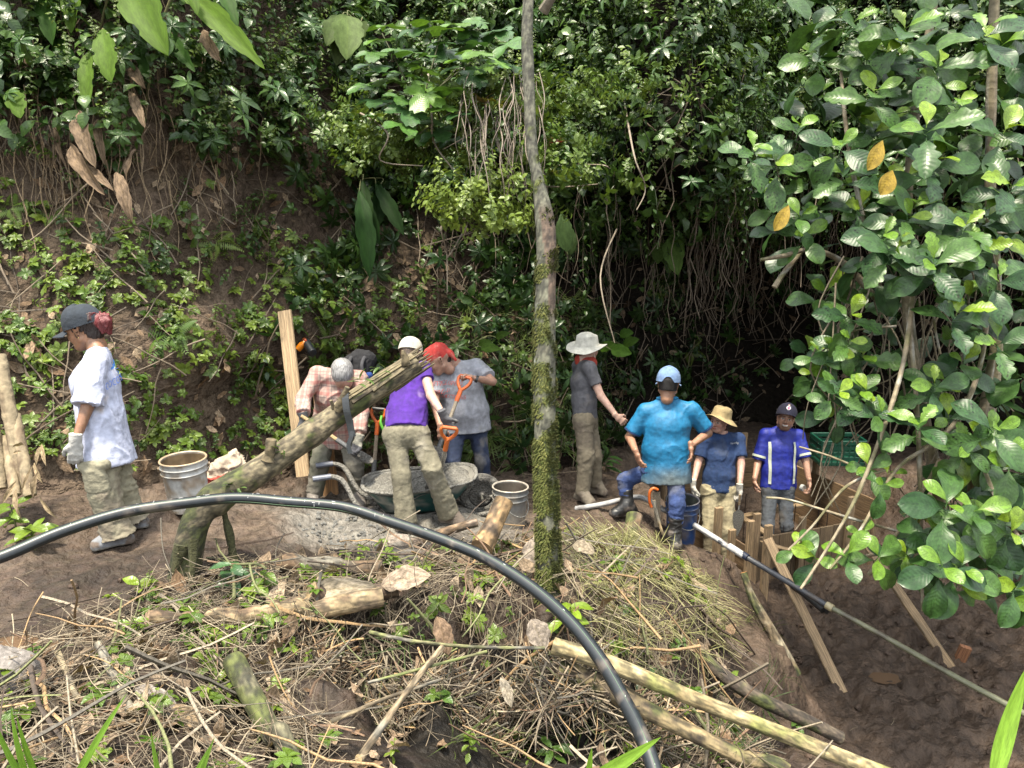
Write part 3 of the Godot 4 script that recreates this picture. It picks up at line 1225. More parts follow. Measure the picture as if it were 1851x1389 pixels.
		shirt_field = arr_mesh(P, 0.012, g, q.col, folds(q.get("fold", 0.011), q.get("dir", Vector3(6, 5, 6)), q.get("seed", 4.0)))
		part("shirt", g, M[q.get("mat", "cloth")], t)
	# feet
	for side in ["l", "r"]:
		g = Geo.new()
		var q: Dictionary = O.shoes
		var an: Vector3 = J["an" + side]
		var to: Vector3 = J["to" + side]
		var S := shoe_prims(an, to, q.get("fat", 0.004), q.get("tall", 0.05))
		if q.has("shaft"):
			var kn: Vector3 = J["kn" + side]
			var top: Vector3 = an.lerp(kn, q.shaft)
			S.push_front(cap(an + Vector3(0, 0.03, 0), top, 0.05, 0.068, 0.03, Vector3.RIGHT, 1.0, 1))
		var floor_y := to.y
		var c0: Color = q.col
		var c1: Color = q.sole
		var c2: Color = q.get("dirt", Color(0.13, 0.1, 0.08))
		arr_mesh(S, 0.008, g, func(p, _n): return (c1 if p.y < floor_y + 0.026 else c0).lerp(c2, smoothstep(0.1, 0.5, nz.get_noise_3dv(p * 9.0) + 0.25 - (p.y - floor_y) * 2.0)), folds(0.004 if not q.has("shaft") else 0.006, Vector3(6, 16, 6), 3.0))
		var sh := part("boot" if q.has("shaft") else "shoe", g, M[q.get("mat", "heavy_cloth")], t)
		if not q.has("shaft"):
			g = Geo.new()
			var d := Vector3(to.x - an.x, 0, to.z - an.z).normalized()
			var cr := d.cross(Vector3.UP)
			for k in 4:
				var o: Vector3 = an.lerp(to, 0.28 + 0.12 * k) + Vector3(0, 0.075 - 0.014 * k - (an.y - to.y) * (0.72 - 0.12 * k) + 0.0, 0)
				rod(g, o - cr * 0.026, o + cr * 0.026, 0.004, 0.004, 5, q.get("lace", Color(0.05, 0.05, 0.05)))
			part("laces", g, M.plain, sh)
	# gloves
	for side in ["l", "r"]:
		if O.has("glove" + side):
			g = Geo.new()
			var q: Array = O["glove" + side]   # [back colour, palm colour]
			var hd: Array = J["ha" + side]
			var wr: Vector3 = J["wr" + side]
			var dr: Vector3 = hd[0].normalized()
			var pn: Vector3 = hd[1].normalized()
			var H := hand_prims(wr, dr, pn, side == "l", hd[2], 0.0045, 1.0 * s, hd[3])
			H.append(cap(wr - dr * 0.055, wr + dr * 0.01, 0.036 * s, 0.031 * s, 0.01, dr.cross(pn), 1.15, 2))
			var cb_: Color = q[0]
			var cp: Color = q[1]
			var cut: float = q[2]
			arr_mesh(H, 0.006, g, func(p, n): return (cp if (p - wr).dot(dr) > cut and n.dot(pn) > -0.25 else cb_) * (0.9 + 0.2 * nf.get_noise_3dv(p * 300.0)), folds(0.002, Vector3(15, 15, 15), 2.0))
			part("glove", g, M.heavy_cloth, t)
	t.set_meta("head", [hc, B, hs_])
	return t


# lettering on cloth: flat letters laid onto the shirt's surface
func print_on(t: Node3D, text: String, font: SystemFont, height: float, spot: Vector3, right: Vector3, up: Vector3, col: Color, called := "lettering", extra: Array = []) -> void:
	var g := Geo.new()
	var face := right.cross(up).normalized()
	if text:
		var tm := TextMesh.new()
		tm.text = text
		tm.font = font
		tm.font_size = 32
		tm.pixel_size = height / 23.0
		tm.depth = 0.0
		tm.curve_step = 4.0
		var a := tm.surface_get_arrays(0)
		var vs: PackedVector3Array = a[Mesh.ARRAY_VERTEX]
		var ids: PackedInt32Array = a[Mesh.ARRAY_INDEX]
		for v in vs:
			g.vert(v, col)
		for i in range(0, ids.size(), 3):
			g.tri(ids[i], ids[i + 2], ids[i + 1])
	for e in extra:   # further flat quads: [x0, y0, x1, y1]
		g.flat4(Vector3(e[0], e[1], 0), Vector3(e[2], e[1], 0), Vector3(e[2], e[3], 0), Vector3(e[0], e[3], 0), col)
	for i in g.v.size():
		var p := spot + right * g.v[i].x + up * g.v[i].y + face * 0.25
		for k in 120:
			if shirt_field.value(p) < 0.012:
				break
			p -= face * 0.004
		g.v[i] = p
	part(called, g, M.plain, t)


func joints(d: Dictionary) -> Dictionary:
	var o := {}
	for k in d:
		var v = d[k]
		o[k] = at(v[0], v[1], v[2]) if v is Array and v.size() == 3 and not (v[0] is Vector3) else v
	return o


func feet(J: Dictionary) -> void:   # soles on the ground
	for k in ["l", "r"]:
		var to: Vector3 = J["to" + k]
		var an: Vector3 = J["an" + k]
		to.y = ground(to.x, -to.z) + 0.012
		an.y = maxf(ground(an.x, -an.z), to.y - 0.02) + 0.075
		J["to" + k] = to
		J["an" + k] = an


func check(called: String, J: Dictionary) -> void:
	return
	print(called, " arm ", snappedf(J.shl.distance_to(J.ell), 0.01), " ", snappedf(J.ell.distance_to(J.wrl), 0.01), " / ", snappedf(J.shr.distance_to(J.elr), 0.01), " ", snappedf(J.elr.distance_to(J.wrr), 0.01),
		" leg ", snappedf(J.hil.distance_to(J.knl), 0.01), " ", snappedf(J.knl.distance_to(J.anl), 0.01), " / ", snappedf(J.hir.distance_to(J.knr), 0.01), " ", snappedf(J.knr.distance_to(J.anr), 0.01),
		" trunk ", snappedf(J.pelvis.distance_to(J.waist) + J.waist.distance_to(J.chest) + J.chest.distance_to(J.neck), 0.01), " shoulders ", snappedf(J.shl.distance_to(J.shr), 0.01), " head ", snappedf(J.neck.distance_to(J.head), 0.01))


func make_crew() -> void:
	var serif := SystemFont.new()
	serif.font_names = PackedStringArray(["Droid Serif"])
	var sans := SystemFont.new()
	sans.font_names = PackedStringArray(["Droid Sans"])
	var khaki := Color(0.21, 0.19, 0.125)
	var mudc := Color(0.17, 0.13, 0.10)
	# --- woman at the left, in profile ---
	var J := joints({
		"head": [151, 594, 5.12], "neck": [176, 634, 5.12], "chest": [172, 690, 5.12], "waist": [182, 752, 5.12], "pelvis": [190, 796, 5.12], "shl": [172, 656, 4.96], "shr": [182, 652, 5.30],
		"ell": [158, 735, 4.90], "wrl": [136, 799, 4.84], "elr": [160, 735, 5.38], "wrr": [150, 795, 5.36], "hil": [188, 800, 5.06], "hir": [196, 798, 5.19], "knl": [187, 890, 5.03], "anl": [213, 970, 5.10],
		"knr": [216, 884, 5.24], "anr": [243, 952, 5.34], "tol": [166, 985, 5.02], "tor": [206, 965, 5.28],
		"hal": [Vector3(-0.12, -1, 0.05), Vector3(-0.3, 0, -1), 0.35, 0.4], "har": [Vector3(-0.1, -1, 0), Vector3(-0.2, 0, 1), 0.4, 0.4], "hf": Vector3(-0.93, -0.34, -0.14), "hu": Vector3(-0.3, 0.95, 0.0)})
	feet(J)
	check("woman", J)
	var brown := Color(0.30, 0.155, 0.09)
	var O := {"skin": brown, "s": 0.96, "hs": 1.17, "rt": 0.112, "kw": 1.4, "brow": Color(0.02, 0.012, 0.01),
		"pants": {"col": soiled(Color(0.30, 0.275, 0.19), Color(0.23, 0.19, 0.14), 0.2, 2.0, 3.0, 0.85, 0.2), "loose": 0.045, "flare": 0.055, "bunch": 0.02, "len": 0.96, "fold": 0.02, "seed": 5.0},
		"shirt": {"col": soiled(Color(0.52, 0.55, 0.70), Color(0.45, 0.36, 0.28), -0.1, 3.0, 1.3), "hem": J.pelvis + Vector3(-0.005, -0.16, 0), "loose": 0.036, "hemk": 1.28, "sleeve": 0.98, "cuff": 0.05, "fold": 0.015, "dir": Vector3(7, 4, 7), "seed": 9.0},
		"shoes": {"col": Color(0.22, 0.23, 0.25), "sole": Color(0.2, 0.19, 0.17), "lace": Color(0.03, 0.03, 0.03)},
		"glovel": [Color(0.5, 0.49, 0.46), Color(0.22, 0.24, 0.27), 0.02], "glover": [Color(0.5, 0.49, 0.46), Color(0.22, 0.24, 0.27), 0.02]}
	var t := make_person(J, O, "woman in navy cap, white t-shirt and khaki cargo trousers standing on the path")
	var h: Array = t.get_meta("head")
	var g := Geo.new()
	var v := Geo.new()
	ball_cap(g, v, h[0], h[1], h[2], plain_col(Color(0.022, 0.028, 0.042)), -0.05)
	var cp := part("cap", g, M.heavy_cloth, t)
	part("visor", v, M.heavy_cloth, cp)
	g = Geo.new()
	var c: Vector3 = h[0]
	var B: Basis = h[1]
	arr_mesh([cap(c + B * Vector3(0, 0.03, -0.045), c + B * Vector3(0, -0.045, -0.055), 0.103, 0.07, 0.03, B.x, 0.95), cap(c + B * Vector3(0.07, 0.02, 0.02), c + B * Vector3(0.072, -0.035, 0.0), 0.03, 0.016, 0.02, B.x, 0.7), ball(c + B * Vector3(0, 0.0, -0.165), 0.045, 0.02), cap(c + B * Vector3(0.01, -0.01, -0.175), c + B * Vector3(0.0, -0.085, -0.16), 0.045, 0.02, 0.03),
		cap(c + B * Vector3(0.03, -0.01, -0.16), c + B * Vector3(0.04, -0.075, -0.15), 0.03, 0.01, 0.02)], 0.006, g,
		func(p, _n): return Color(0.03, 0.018, 0.014).lerp(Color(0.19, 0.028, 0.033), smoothstep(0.11, 0.145, -((p - c) * B).z)), folds(0.014, Vector3(24, 5, 16), 7.0))
	part("hair", g, M.hair, t)
	g = Geo.new()
	rod(g, c + B * Vector3(0.082, -0.042, 0.0), c + B * Vector3(0.084, -0.05, 0.0), 0.004, 0.004, 6, Color(0.8, 0.6, 0.2))
	part("earring", g, M.gloss, t)
	var rt := Vector3(0.62, 0.1, -0.78).normalized()
	print_on(t, "COCO BAS", sans, 0.042, at(207, 686, 5.12), rt, Vector3(-0.05, 1, 0), Color(0.08, 0.16, 0.5))
	print_on(t, "", sans, 0.03, at(199, 662, 5.1), rt, Vector3(-0.05, 1, 0), Color(0.06, 0.2, 0.55), "emblem", [[-0.03, -0.012, 0.012, 0.003], [0.0, -0.005, 0.03, 0.014], [0.022, -0.012, 0.034, 0.036]])
	g = Geo.new()
	var kp: Vector3 = J.hil.lerp(J.knl, 0.55) + Vector3(-0.005, -0.02, 0.148)
	arr_mesh([cap(kp + Vector3(0.0, 0.05, -0.034), kp + Vector3(0.015, -0.075, -0.04), 0.036, 0.04, 0.02, Vector3(1, 0, -0.15).normalized(), 2.1), cap(kp + Vector3(-0.075, 0.082, -0.03), kp + Vector3(0.09, 0.09, -0.045), 0.026, 0.026, 0.008, Vector3.UP, 1.4)], 0.011, g, plain_col(Color(0.29, 0.265, 0.185)), folds(0.014, Vector3(8, 9, 8), 2.0))
	part("cargo_pocket", g, M.heavy_cloth, t)

	# --- grey-haired man bent over, plaid shirt ---
	J = joints({
		"head": [620, 678, 6.50], "neck": [612, 680, 6.66], "chest": [608, 716, 6.78], "waist": [606, 752, 6.98], "pelvis": [606, 778, 7.12], "shr": [573, 676, 6.72], "shl": [650, 684, 6.68],
		"elr": [547, 722, 6.62], "wrr": [549, 757, 6.45], "ell": [654, 744, 6.55], "wrl": [648, 796, 6.42], "hir": [588, 780, 7.12], "hil": [628, 780, 7.12], "knr": [578, 842, 6.98], "anr": [568, 914, 7.02],
		"knl": [640, 842, 6.98], "anl": [648, 912, 7.05], "tor": [564, 930, 6.85], "tol": [655, 930, 6.88],
		"har": [Vector3(0.2, -0.9, 0.2), Vector3(0.4, 0, 0.9), 1.2, 0.8], "hal": [Vector3(-0.3, -0.9, 0.2), Vector3(-0.5, 0.1, 0.8), 1.2, 0.8], "hf": Vector3(0.1, -0.86, 0.5), "hu": Vector3(0.05, 0.5, 0.86)})
	feet(J)
	check("plaid", J)
	O = {"skin": Color(0.50, 0.29, 0.22), "s": 1.0, "rt": 0.105, "brow": Color(0.3, 0.3, 0.3),
		"pants": {"col": soiled(Color(0.115, 0.115, 0.085), Color(0.2, 0.18, 0.15), 0.2, 2.0, 6.0), "loose": 0.03, "flare": 0.035, "len": 0.9, "fold": 0.015, "seed": 2.0},
		"shirt": {"col": plain_col(Color.WHITE), "mat": "plaid", "hem": J.pelvis + Vector3(0, -0.1, 0.03), "loose": 0.03, "hemk": 1.1, "sleeve": 1.75, "cuff": 0.022, "fold": 0.014, "seed": 3.0},
		"shoes": {"col": Color(0.2, 0.18, 0.16), "sole": Color(0.12, 0.1, 0.09), "dirt": Color(0.3, 0.27, 0.24)},
		"glover": [Color(0.06, 0.062, 0.07), Color(0.3, 0.3, 0.3), 0.07], "glovel": [Color(0.25, 0.24, 0.2), Color(0.06, 0.06, 0.07), 0.04]}
	t = make_person(J, O, "grey haired man in pink plaid shirt bending over the wheelbarrow with a shovel")
	hair(t, [[0, 0.045, -0.03, 0, 0.04, 0.0, 0.093, 0.093], [0, 0.0, -0.05, 0, -0.03, -0.05, 0.078, 0.06]], Color(0.42, 0.41, 0.41), 0.004)

	# --- bending figure in purple, from behind ---
	J = joints({
		"head": [742, 640, 6.62], "neck": [744, 660, 6.5], "chest": [742, 696, 6.42], "waist": [735, 745, 6.28], "pelvis": [734, 784, 6.18], "shl": [722, 676, 6.44], "shr": [766, 668, 6.42],
		"elr": [779, 716, 6.24], "wrr": [802, 752, 6.10], "ell": [716, 716, 6.60], "wrl": [752, 768, 6.68], "hil": [714, 786, 6.18], "hir": [754, 784, 6.2], "knl": [725, 862, 6.12], "anl": [735, 940, 6.14],
		"knr": [782, 850, 6.12], "anr": [812, 926, 6.30], "tol": [733, 962, 5.98], "tor": [838, 940, 6.25],
		"har": [Vector3(0.35, -0.9, -0.1), Vector3(0.5, 0.2, -0.8), 1.1, 0.8], "hal": [Vector3(0.5, -0.7, -0.3), Vector3(0.3, -0.3, -0.8), 1.0, 0.8], "hf": Vector3(0.2, -0.55, -0.8), "hu": Vector3(0.1, 0.8, -0.6)})
	J.tol = J.tol.lerp(J.anl, 0.0) + Vector3(0.06, 0, -0.16)
	feet(J)
	check("purple", J)
	O = {"skin": Color(0.58, 0.36, 0.28), "s": 0.97, "rt": 0.105, "kw": 1.4,
		"pants": {"col": soiled(Color(0.205, 0.185, 0.13), Color(0.3, 0.27, 0.22), 0.12, 2.0, 8.0), "loose": 0.022, "flare": 0.05, "len": 0.98, "fold": 0.012, "seed": 12.0, "dir": Vector3(6, 9, 6)},
		"shirt": {"col": soiled(Color(0.065, 0.014, 0.24), Color(0.25, 0.17, 0.36), 0.0, 3.0, 2.2), "hem": J.pelvis + Vector3(0, 0.02, 0), "loose": 0.018, "hemk": 1.05, "sleeve": 0.42, "cuff": 0.018, "fold": 0.012, "dir": Vector3(5, 9, 5), "seed": 7.0},
		"shoes": {"col": Color(0.13, 0.105, 0.085), "sole": Color(0.05, 0.045, 0.04), "dirt": Color(0.2, 0.17, 0.14)}, "glover": [Color(0.1, 0.1, 0.11), Color(0.2, 0.2, 0.2), 0.05], "glovel": [Color(0.1, 0.1, 0.11), Color(0.2, 0.2, 0.2), 0.05]}
	t = make_person(J, O, "person in purple t-shirt and grey-green trousers seen from behind, bending with a shovel")
	h = t.get_meta("head")
	g = Geo.new()
	v = Geo.new()
	ball_cap(g, v, h[0], h[1], h[2], plain_col(Color(0.55, 0.52, 0.45)), -0.1)
	cp = part("cap", g, M.heavy_cloth, t)
	part("visor", v, M.heavy_cloth, cp)
	hair(t, [[0, 0.02, -0.035, 0, -0.05, -0.045, 0.09, 0.068]], Color(0.10, 0.055, 0.03), 0.004)

	# --- man with the red head cloth ---
	J = joints({
		"head": [792, 650, 6.98], "neck": [822, 660, 7.1], "chest": [832, 702, 7.16], "waist": [842, 742, 7.2], "pelvis": [843, 768, 7.22], "shr": [792, 674, 7.1], "shl": [862, 662, 7.2],
		"ell": [890, 690, 7.02], "wrl": [857, 684, 6.84], "elr": [786, 730, 6.95], "wrr": [796, 772, 6.8], "hir": [826, 768, 7.2], "hil": [862, 768, 7.26], "knr": [818, 838, 7.05], "anr": [808, 900, 7.0],
		"knl": [872, 836, 7.18], "anl": [880, 898, 7.28], "tor": [795, 915, 6.85], "tol": [874, 918, 7.1],
		"hal": [Vector3(-0.85, 0.35, 0.1), Vector3(-0.2, -0.9, 0.2), 1.25, 0.9], "har": [Vector3(0.1, -0.9, 0.2), Vector3(0.2, 0.1, -0.9), 1.1, 0.8], "hf": Vector3(-0.82, -0.5, 0.2), "hu": Vector3(-0.5, 0.85, 0.1)})
	feet(J)
	check("red", J)
	O = {"skin": Color(0.45, 0.26, 0.19), "s": 1.0, "rt": 0.128, "kw": 1.4, "brow": Color(0.03, 0.02, 0.015),
		"pants": {"col": soiled(Color(0.018, 0.03, 0.07), Color(0.16, 0.15, 0.14), 0.2, 2.5, 4.0), "loose": 0.014, "flare": 0.02, "len": 0.97, "fold": 0.013, "seed": 21.0},
		"shirt": {"col": soiled(Color(0.36, 0.37, 0.42), Color(0.3, 0.29, 0.28), 0.0, 3.0, 5.2), "hem": J.pelvis + Vector3(0, -0.06, 0), "loose": 0.028, "hemk": 1.08, "sleeve": 0.75, "cuff": 0.03, "fold": 0.012, "seed": 15.0, "belly": [J.waist + Vector3(-0.02, 0.02, 0.08), 0.13]},
		"shoes": {"col": Color(0.3, 0.3, 0.3), "sole": Color(0.35, 0.34, 0.32), "lace": Color(0.4, 0.4, 0.4)}}
	t = make_person(J, O, "man in red head cloth, grey lettered t-shirt and blue jeans gripping an orange shovel handle")
	h = t.get_meta("head")
	c = h[0]
	B = h[1]
	g = Geo.new()
	arr_mesh([cap(c + B * Vector3(0, 0.05, -0.035), c + B * Vector3(0, 0.052, 0.02), 0.098, 0.095, 0.03, B.x, 0.9), cap(c + B * Vector3(0, 0.03, -0.09), c + B * Vector3(0.02, -0.02, -0.13), 0.035, 0.02, 0.03), cap(c + B * Vector3(0.02, 0.0, -0.12), c + B * Vector3(0.03, -0.085, -0.13), 0.03, 0.014, 0.02, B.x, 1.4),
		cap(c + B * Vector3(0.0, -0.06, 0.04), c + B * Vector3(0, -0.2, 0.06), 0.115, 0.12, 0.01, B.x, 1.0, 0, true)], 0.007, g, soiled(Color(0.62, 0.06, 0.05), Color(0.7, 0.2, 0.16), 0.12, 8.0, 1.0), folds(0.007, Vector3(10, 22, 10), 4.0))
	part("head_cloth", g, M.cloth, t)
	hair(t, [[0, 0.0, -0.045, 0, -0.03, -0.05, 0.07, 0.055]], Color(0.03, 0.02, 0.015), 0.003)
	var rd := Vector3(0.93, -0.1, 0.28).normalized()
	for k in 3:
		print_on(t, ["DEVELOPING", "WORLD", "CONNECTIONS"][k], serif, 0.030, at([817, 806, 820][k], [686, 698, 710][k], 7.1), rd, Vector3(0.08, 1, 0.1), Color(0.40, 0.09, 0.08))
	g = Geo.new()
	rod(g, J.wrl + Vector3(0.012, -0.004, 0), J.wrl + Vector3(0.034, -0.012, 0), 0.033, 0.034, 14, Color(0.02, 0.02, 0.02))
	part("wrist_watch", g, M.rubber, t)

	# --- man with the white sun hat, grey shirt ---
	J = joints({
		"head": [1062, 630, 7.60], "neck": [1058, 656, 7.62], "chest": [1054, 690, 7.62], "waist": [1056, 726, 7.62], "pelvis": [1058, 756, 7.62], "shr": [1066, 666, 7.45], "shl": [1046, 662, 7.80],
		"elr": [1086, 716, 7.40], "wrr": [1114, 752, 7.32], "ell": [1046, 715, 7.9], "wrl": [1060, 755, 7.88], "hir": [1054, 762, 7.53], "hil": [1062, 760, 7.72], "knr": [1060, 828, 7.46], "anr": [1052, 900, 7.50],
		"knl": [1074, 826, 7.66], "anl": [1076, 886, 7.74], "tor": [1072, 914, 7.36], "tol": [1096, 892, 7.68],
		"har": [Vector3(0.75, -0.62, 0.1), Vector3(0, -0.3, -0.9), 1.1, 0.8], "hal": [Vector3(0.3, -0.9, 0), Vector3(0, 0, 1), 0.5, 0.4], "hf": Vector3(0.86, -0.12, -0.48), "hu": Vector3(0.1, 1, 0)})
	feet(J)
	check("greyhat", J)
	O = {"skin": Color(0.56, 0.35, 0.27), "s": 0.98, "rt": 0.105, "kw": 1.38,
		"pants": {"col": soiled(Color(0.215, 0.18, 0.125), Color(0.15, 0.12, 0.09), 0.14, 2.0, 2.0), "loose": 0.026, "flare": 0.03, "len": 0.97, "fold": 0.014, "seed": 31.0},
		"shirt": {"col": soiled(Color(0.105, 0.105, 0.12), Color(0.14, 0.13, 0.13), 0.1, 3.0, 3.2), "hem": J.pelvis + Vector3(0, -0.01, 0), "loose": 0.016, "hemk": 1.02, "sleeve": 0.62, "cuff": 0.014, "fold": 0.008, "seed": 17.0},
		"shoes": {"col": Color(0.2, 0.17, 0.13), "sole": Color(0.1, 0.08, 0.06)}}
	t = make_person(J, O, "man in white sun hat, red neckerchief and grey t-shirt standing behind the mossy trunk")
	h = t.get_meta("head")
	g = Geo.new()
	brim_hat(g, h[0], h[1], h[2] * 1.04, plain_col(Color(0.62, 0.60, 0.53)), 0.068, 0.02, 2.6, -0.16)
	part("sun_hat", g, M.heavy_cloth, t)
	hair(t, [[0, 0.0, -0.045, 0, -0.035, -0.05, 0.07, 0.05]], Color(0.09, 0.05, 0.025), 0.003)
	g = Geo.new()
	arr_mesh([cap(J.neck + Vector3(-0.025, 0.022, -0.02), J.neck + Vector3(0.04, 0.0, 0.02), 0.08, 0.078, 0.02), cap(J.neck + Vector3(0.05, -0.01, 0.0), J.neck + Vector3(0.09, -0.06, -0.02), 0.03, 0.012, 0.02)], 0.008, g, plain_col(Color(0.42, 0.05, 0.03)), folds(0.007, Vector3(8, 22, 8), 3.0))
	part("neckerchief", g, M.cloth, t)
	g = Geo.new()
	tube(g, smooth_path([h[0] + h[1] * Vector3(-0.07, -0.01, 0.03), h[0] + h[1] * Vector3(-0.06, -0.13, 0.075), h[0] + h[1] * Vector3(-0.04, -0.25, 0.12), h[0] + h[1] * Vector3(-0.02, -0.3, 0.13)], 5), 0.003, 0.003, 5, Color(0.6, 0.58, 0.5))
	part("chin_cord", g, M.plain, t)

	# --- man in turquoise polo from behind, one leg up ---
	J = joints({
		"head": [1208, 694, 6.72], "neck": [1207, 722, 6.76], "chest": [1207, 768, 6.78], "waist": [1203, 812, 6.80], "pelvis": [1200, 842, 6.80], "shl": [1166, 744, 6.80], "shr": [1252, 742, 6.76],
		"ell": [1138, 790, 6.86], "wrl": [1150, 818, 6.62], "elr": [1280, 783, 6.80], "wrr": [1249, 806, 6.62], "hil": [1184, 848, 6.86], "hir": [1220, 846, 6.80], "knl": [1130, 868, 7.02], "anl": [1134, 930, 7.02],
		"knr": [1224, 914, 6.70], "anr": [1218, 984, 6.72], "tol": [1104, 944, 7.0], "tor": [1212, 998, 6.6],
		"hal": [Vector3(0.3, -0.8, 0.25), Vector3(0.85, 0.1, -0.3), 0.45, 0.3], "har": [Vector3(0.05, -0.9, 0.35), Vector3(-0.85, 0.1, -0.3), 0.5, 0.3], "hf": Vector3(0.22, -0.18, -0.95), "hu": Vector3(0.05, 1, -0.1)})
	J.tor = J.anr + Vector3(-0.03, -0.07, -0.2)
	feet(J)
	check("teal", J)
	O = {"skin": Color(0.38, 0.20, 0.125), "s": 1.0, "rt": 0.117, "kw": 1.45, "brow": Color(0.02, 0.015, 0.01),
		"pants": {"col": soiled(Color(0.035, 0.065, 0.19), Color(0.12, 0.13, 0.18), 0.16, 2.5, 9.0), "hip": 0.0, "loose": 0.014, "flare": 0.02, "len": 0.55, "fold": 0.016, "seed": 41.0, "dir": Vector3(4, 13, 4)},
		"shirt": {"col": soiled(Color(0.008, 0.175, 0.37), Color(0.16, 0.18, 0.165), 0.0, 2.0, 6.2, J.pelvis.y - 0.16, 0.22), "mat": "smooth_cloth", "hem": J.pelvis + Vector3(0.03, -0.15, 0), "loose": 0.026, "hemk": 1.1, "sleeve": 0.8, "cuff": 0.026, "fold": 0.009, "seed": 19.0, "dir": Vector3(5, 6, 5)},
		"shoes": {"col": Color(0.016, 0.016, 0.018), "sole": Color(0.02, 0.018, 0.016), "dirt": Color(0.14, 0.12, 0.105), "shaft": 0.66, "mat": "rubber", "fat": 0.008}}
	t = make_person(J, O, "stout man in turquoise polo shirt and rubber boots seen from behind, hands on hips")
	h = t.get_meta("head")
	g = Geo.new()
	v = Geo.new()
	ball_cap(g, v, h[0], h[1], h[2], soiled(Color(0.17, 0.27, 0.47), Color(0.25, 0.34, 0.5), 0.1, 12.0, 1.0), 0.0, true)
	cp = part("cap", g, M.heavy_cloth, t)
	part("visor", v, M.heavy_cloth, cp)
	hair(t, [[0, 0.03, -0.036, 0, -0.052, -0.036, 0.09, 0.078, 1]], Color(0.02, 0.016, 0.014), 0.003)
	g = Geo.new()
	var ring := []
	for k in 15:
		var a := TAU * k / 14.0
		ring.append(J.neck + Vector3(cos(a) * 0.082, 0.004 + 0.02 * sin(a), sin(a) * 0.072 - 0.01))
	tube(g, smooth_path(ring, 2), 0.017, 0.017, 8, Color(0.008, 0.175, 0.36))
	part("collar", g, M.cloth, t)
	for side in ["l", "r"]:
		g = Geo.new()
		var a: Vector3 = J["sh" + side].lerp(J["el" + side], 0.775)
		var d: Vector3 = (J["el" + side] - J["sh" + side]).normalized()
		rod(g, a, a + d * 0.012, 0.0795, 0.0805, 24, Color(0.004, 0.02, 0.08))
		part("cuff_stripe", g, M.cloth, t)

	# --- man with the tan hat in the pit ---
	J = joints({
		"head": [1302, 760, 8.12], "neck": [1305, 786, 8.17], "chest": [1304, 824, 8.18], "waist": [1300, 858, 8.18], "pelvis": [1298, 884, 8.18], "shr": [1274, 796, 8.16], "shl": [1336, 794, 8.20],
		"elr": [1262, 838, 8.14], "wrr": [1253, 876, 7.96], "ell": [1340, 840, 8.12], "wrl": [1337, 884, 7.98], "hir": [1284, 888, 8.18], "hil": [1314, 888, 8.18], "knr": [1284, 960, 8.1], "anr": [1284, 1025, 8.15],
		"knl": [1314, 960, 8.1], "anl": [1318, 1025, 8.15], "tor": [1276, 1035, 7.98], "tol": [1322, 1035, 7.98],
		"har": [Vector3(0.05, -1, 0.1), Vector3(0.9, 0, 0), 0.8, 0.6], "hal": [Vector3(0, -1, 0.1), Vector3(-0.9, 0, 0.2), 1.0, 0.8], "hf": Vector3(-0.72, -0.02, 0.66), "hu": Vector3(0, 1, 0.1)})
	feet(J)
	check("tan", J)
	O = {"skin": Color(0.54, 0.32, 0.25), "s": 0.98, "rt": 0.1, "kw": 1.45, "flush": 0.7, "brow": Color(0.1, 0.05, 0.03),
		"pants": {"col": soiled(Color(0.38, 0.33, 0.21), Color(0.17, 0.14, 0.09), 0.26, 2.2, 2.0), "loose": 0.022, "flare": 0.03, "len": 0.97, "fold": 0.013, "seed": 51.0},
		"shirt": {"col": soiled(Color(0.017, 0.045, 0.135), Color(0.06, 0.085, 0.16), 0.2, 4.0, 7.2), "hem": J.pelvis + Vector3(0, -0.03, 0), "loose": 0.02, "hemk": 1.05, "sleeve": 0.72, "cuff": 0.022, "fold": 0.011, "seed": 23.0},
		"shoes": {"col": Color(0.12, 0.1, 0.08), "sole": Color(0.06, 0.05, 0.04)}, "glover": [Color(0.5, 0.48, 0.42), Color(0.5, 0.48, 0.42), 9.0], "glovel": [Color(0.42, 0.4, 0.36), Color(0.4, 0.38, 0.34), 9.0]}
	t = make_person(J, O, "man in tan brimmed hat and navy t-shirt standing in the pit, holding a trowel")
	h = t.get_meta("head")
	g = Geo.new()
	brim_hat(g, h[0], h[1], h[2] * 1.02, plain_col(Color(0.40, 0.31, 0.16)), 0.07, 0.03, 5.2, -0.32)
	part("brimmed_hat", g, M.heavy_cloth, t)
	hair(t, [[0, 0.02, -0.04, 0, -0.05, -0.05, 0.088, 0.06], [0.06, -0.02, -0.02, 0.062, -0.075, -0.02, 0.03, 0.022], [-0.06, -0.02, -0.02, -0.062, -0.075, -0.02, 0.03, 0.022]], Color(0.075, 0.028, 0.016), 0.006)
	print_on(t, "heatfly", sans, 0.02, at(1328, 802, 8.1), Vector3(1, 0, 0.1), Vector3(0, 1, 0.05), Color(0.4, 0.42, 0.45), "chest_lettering")

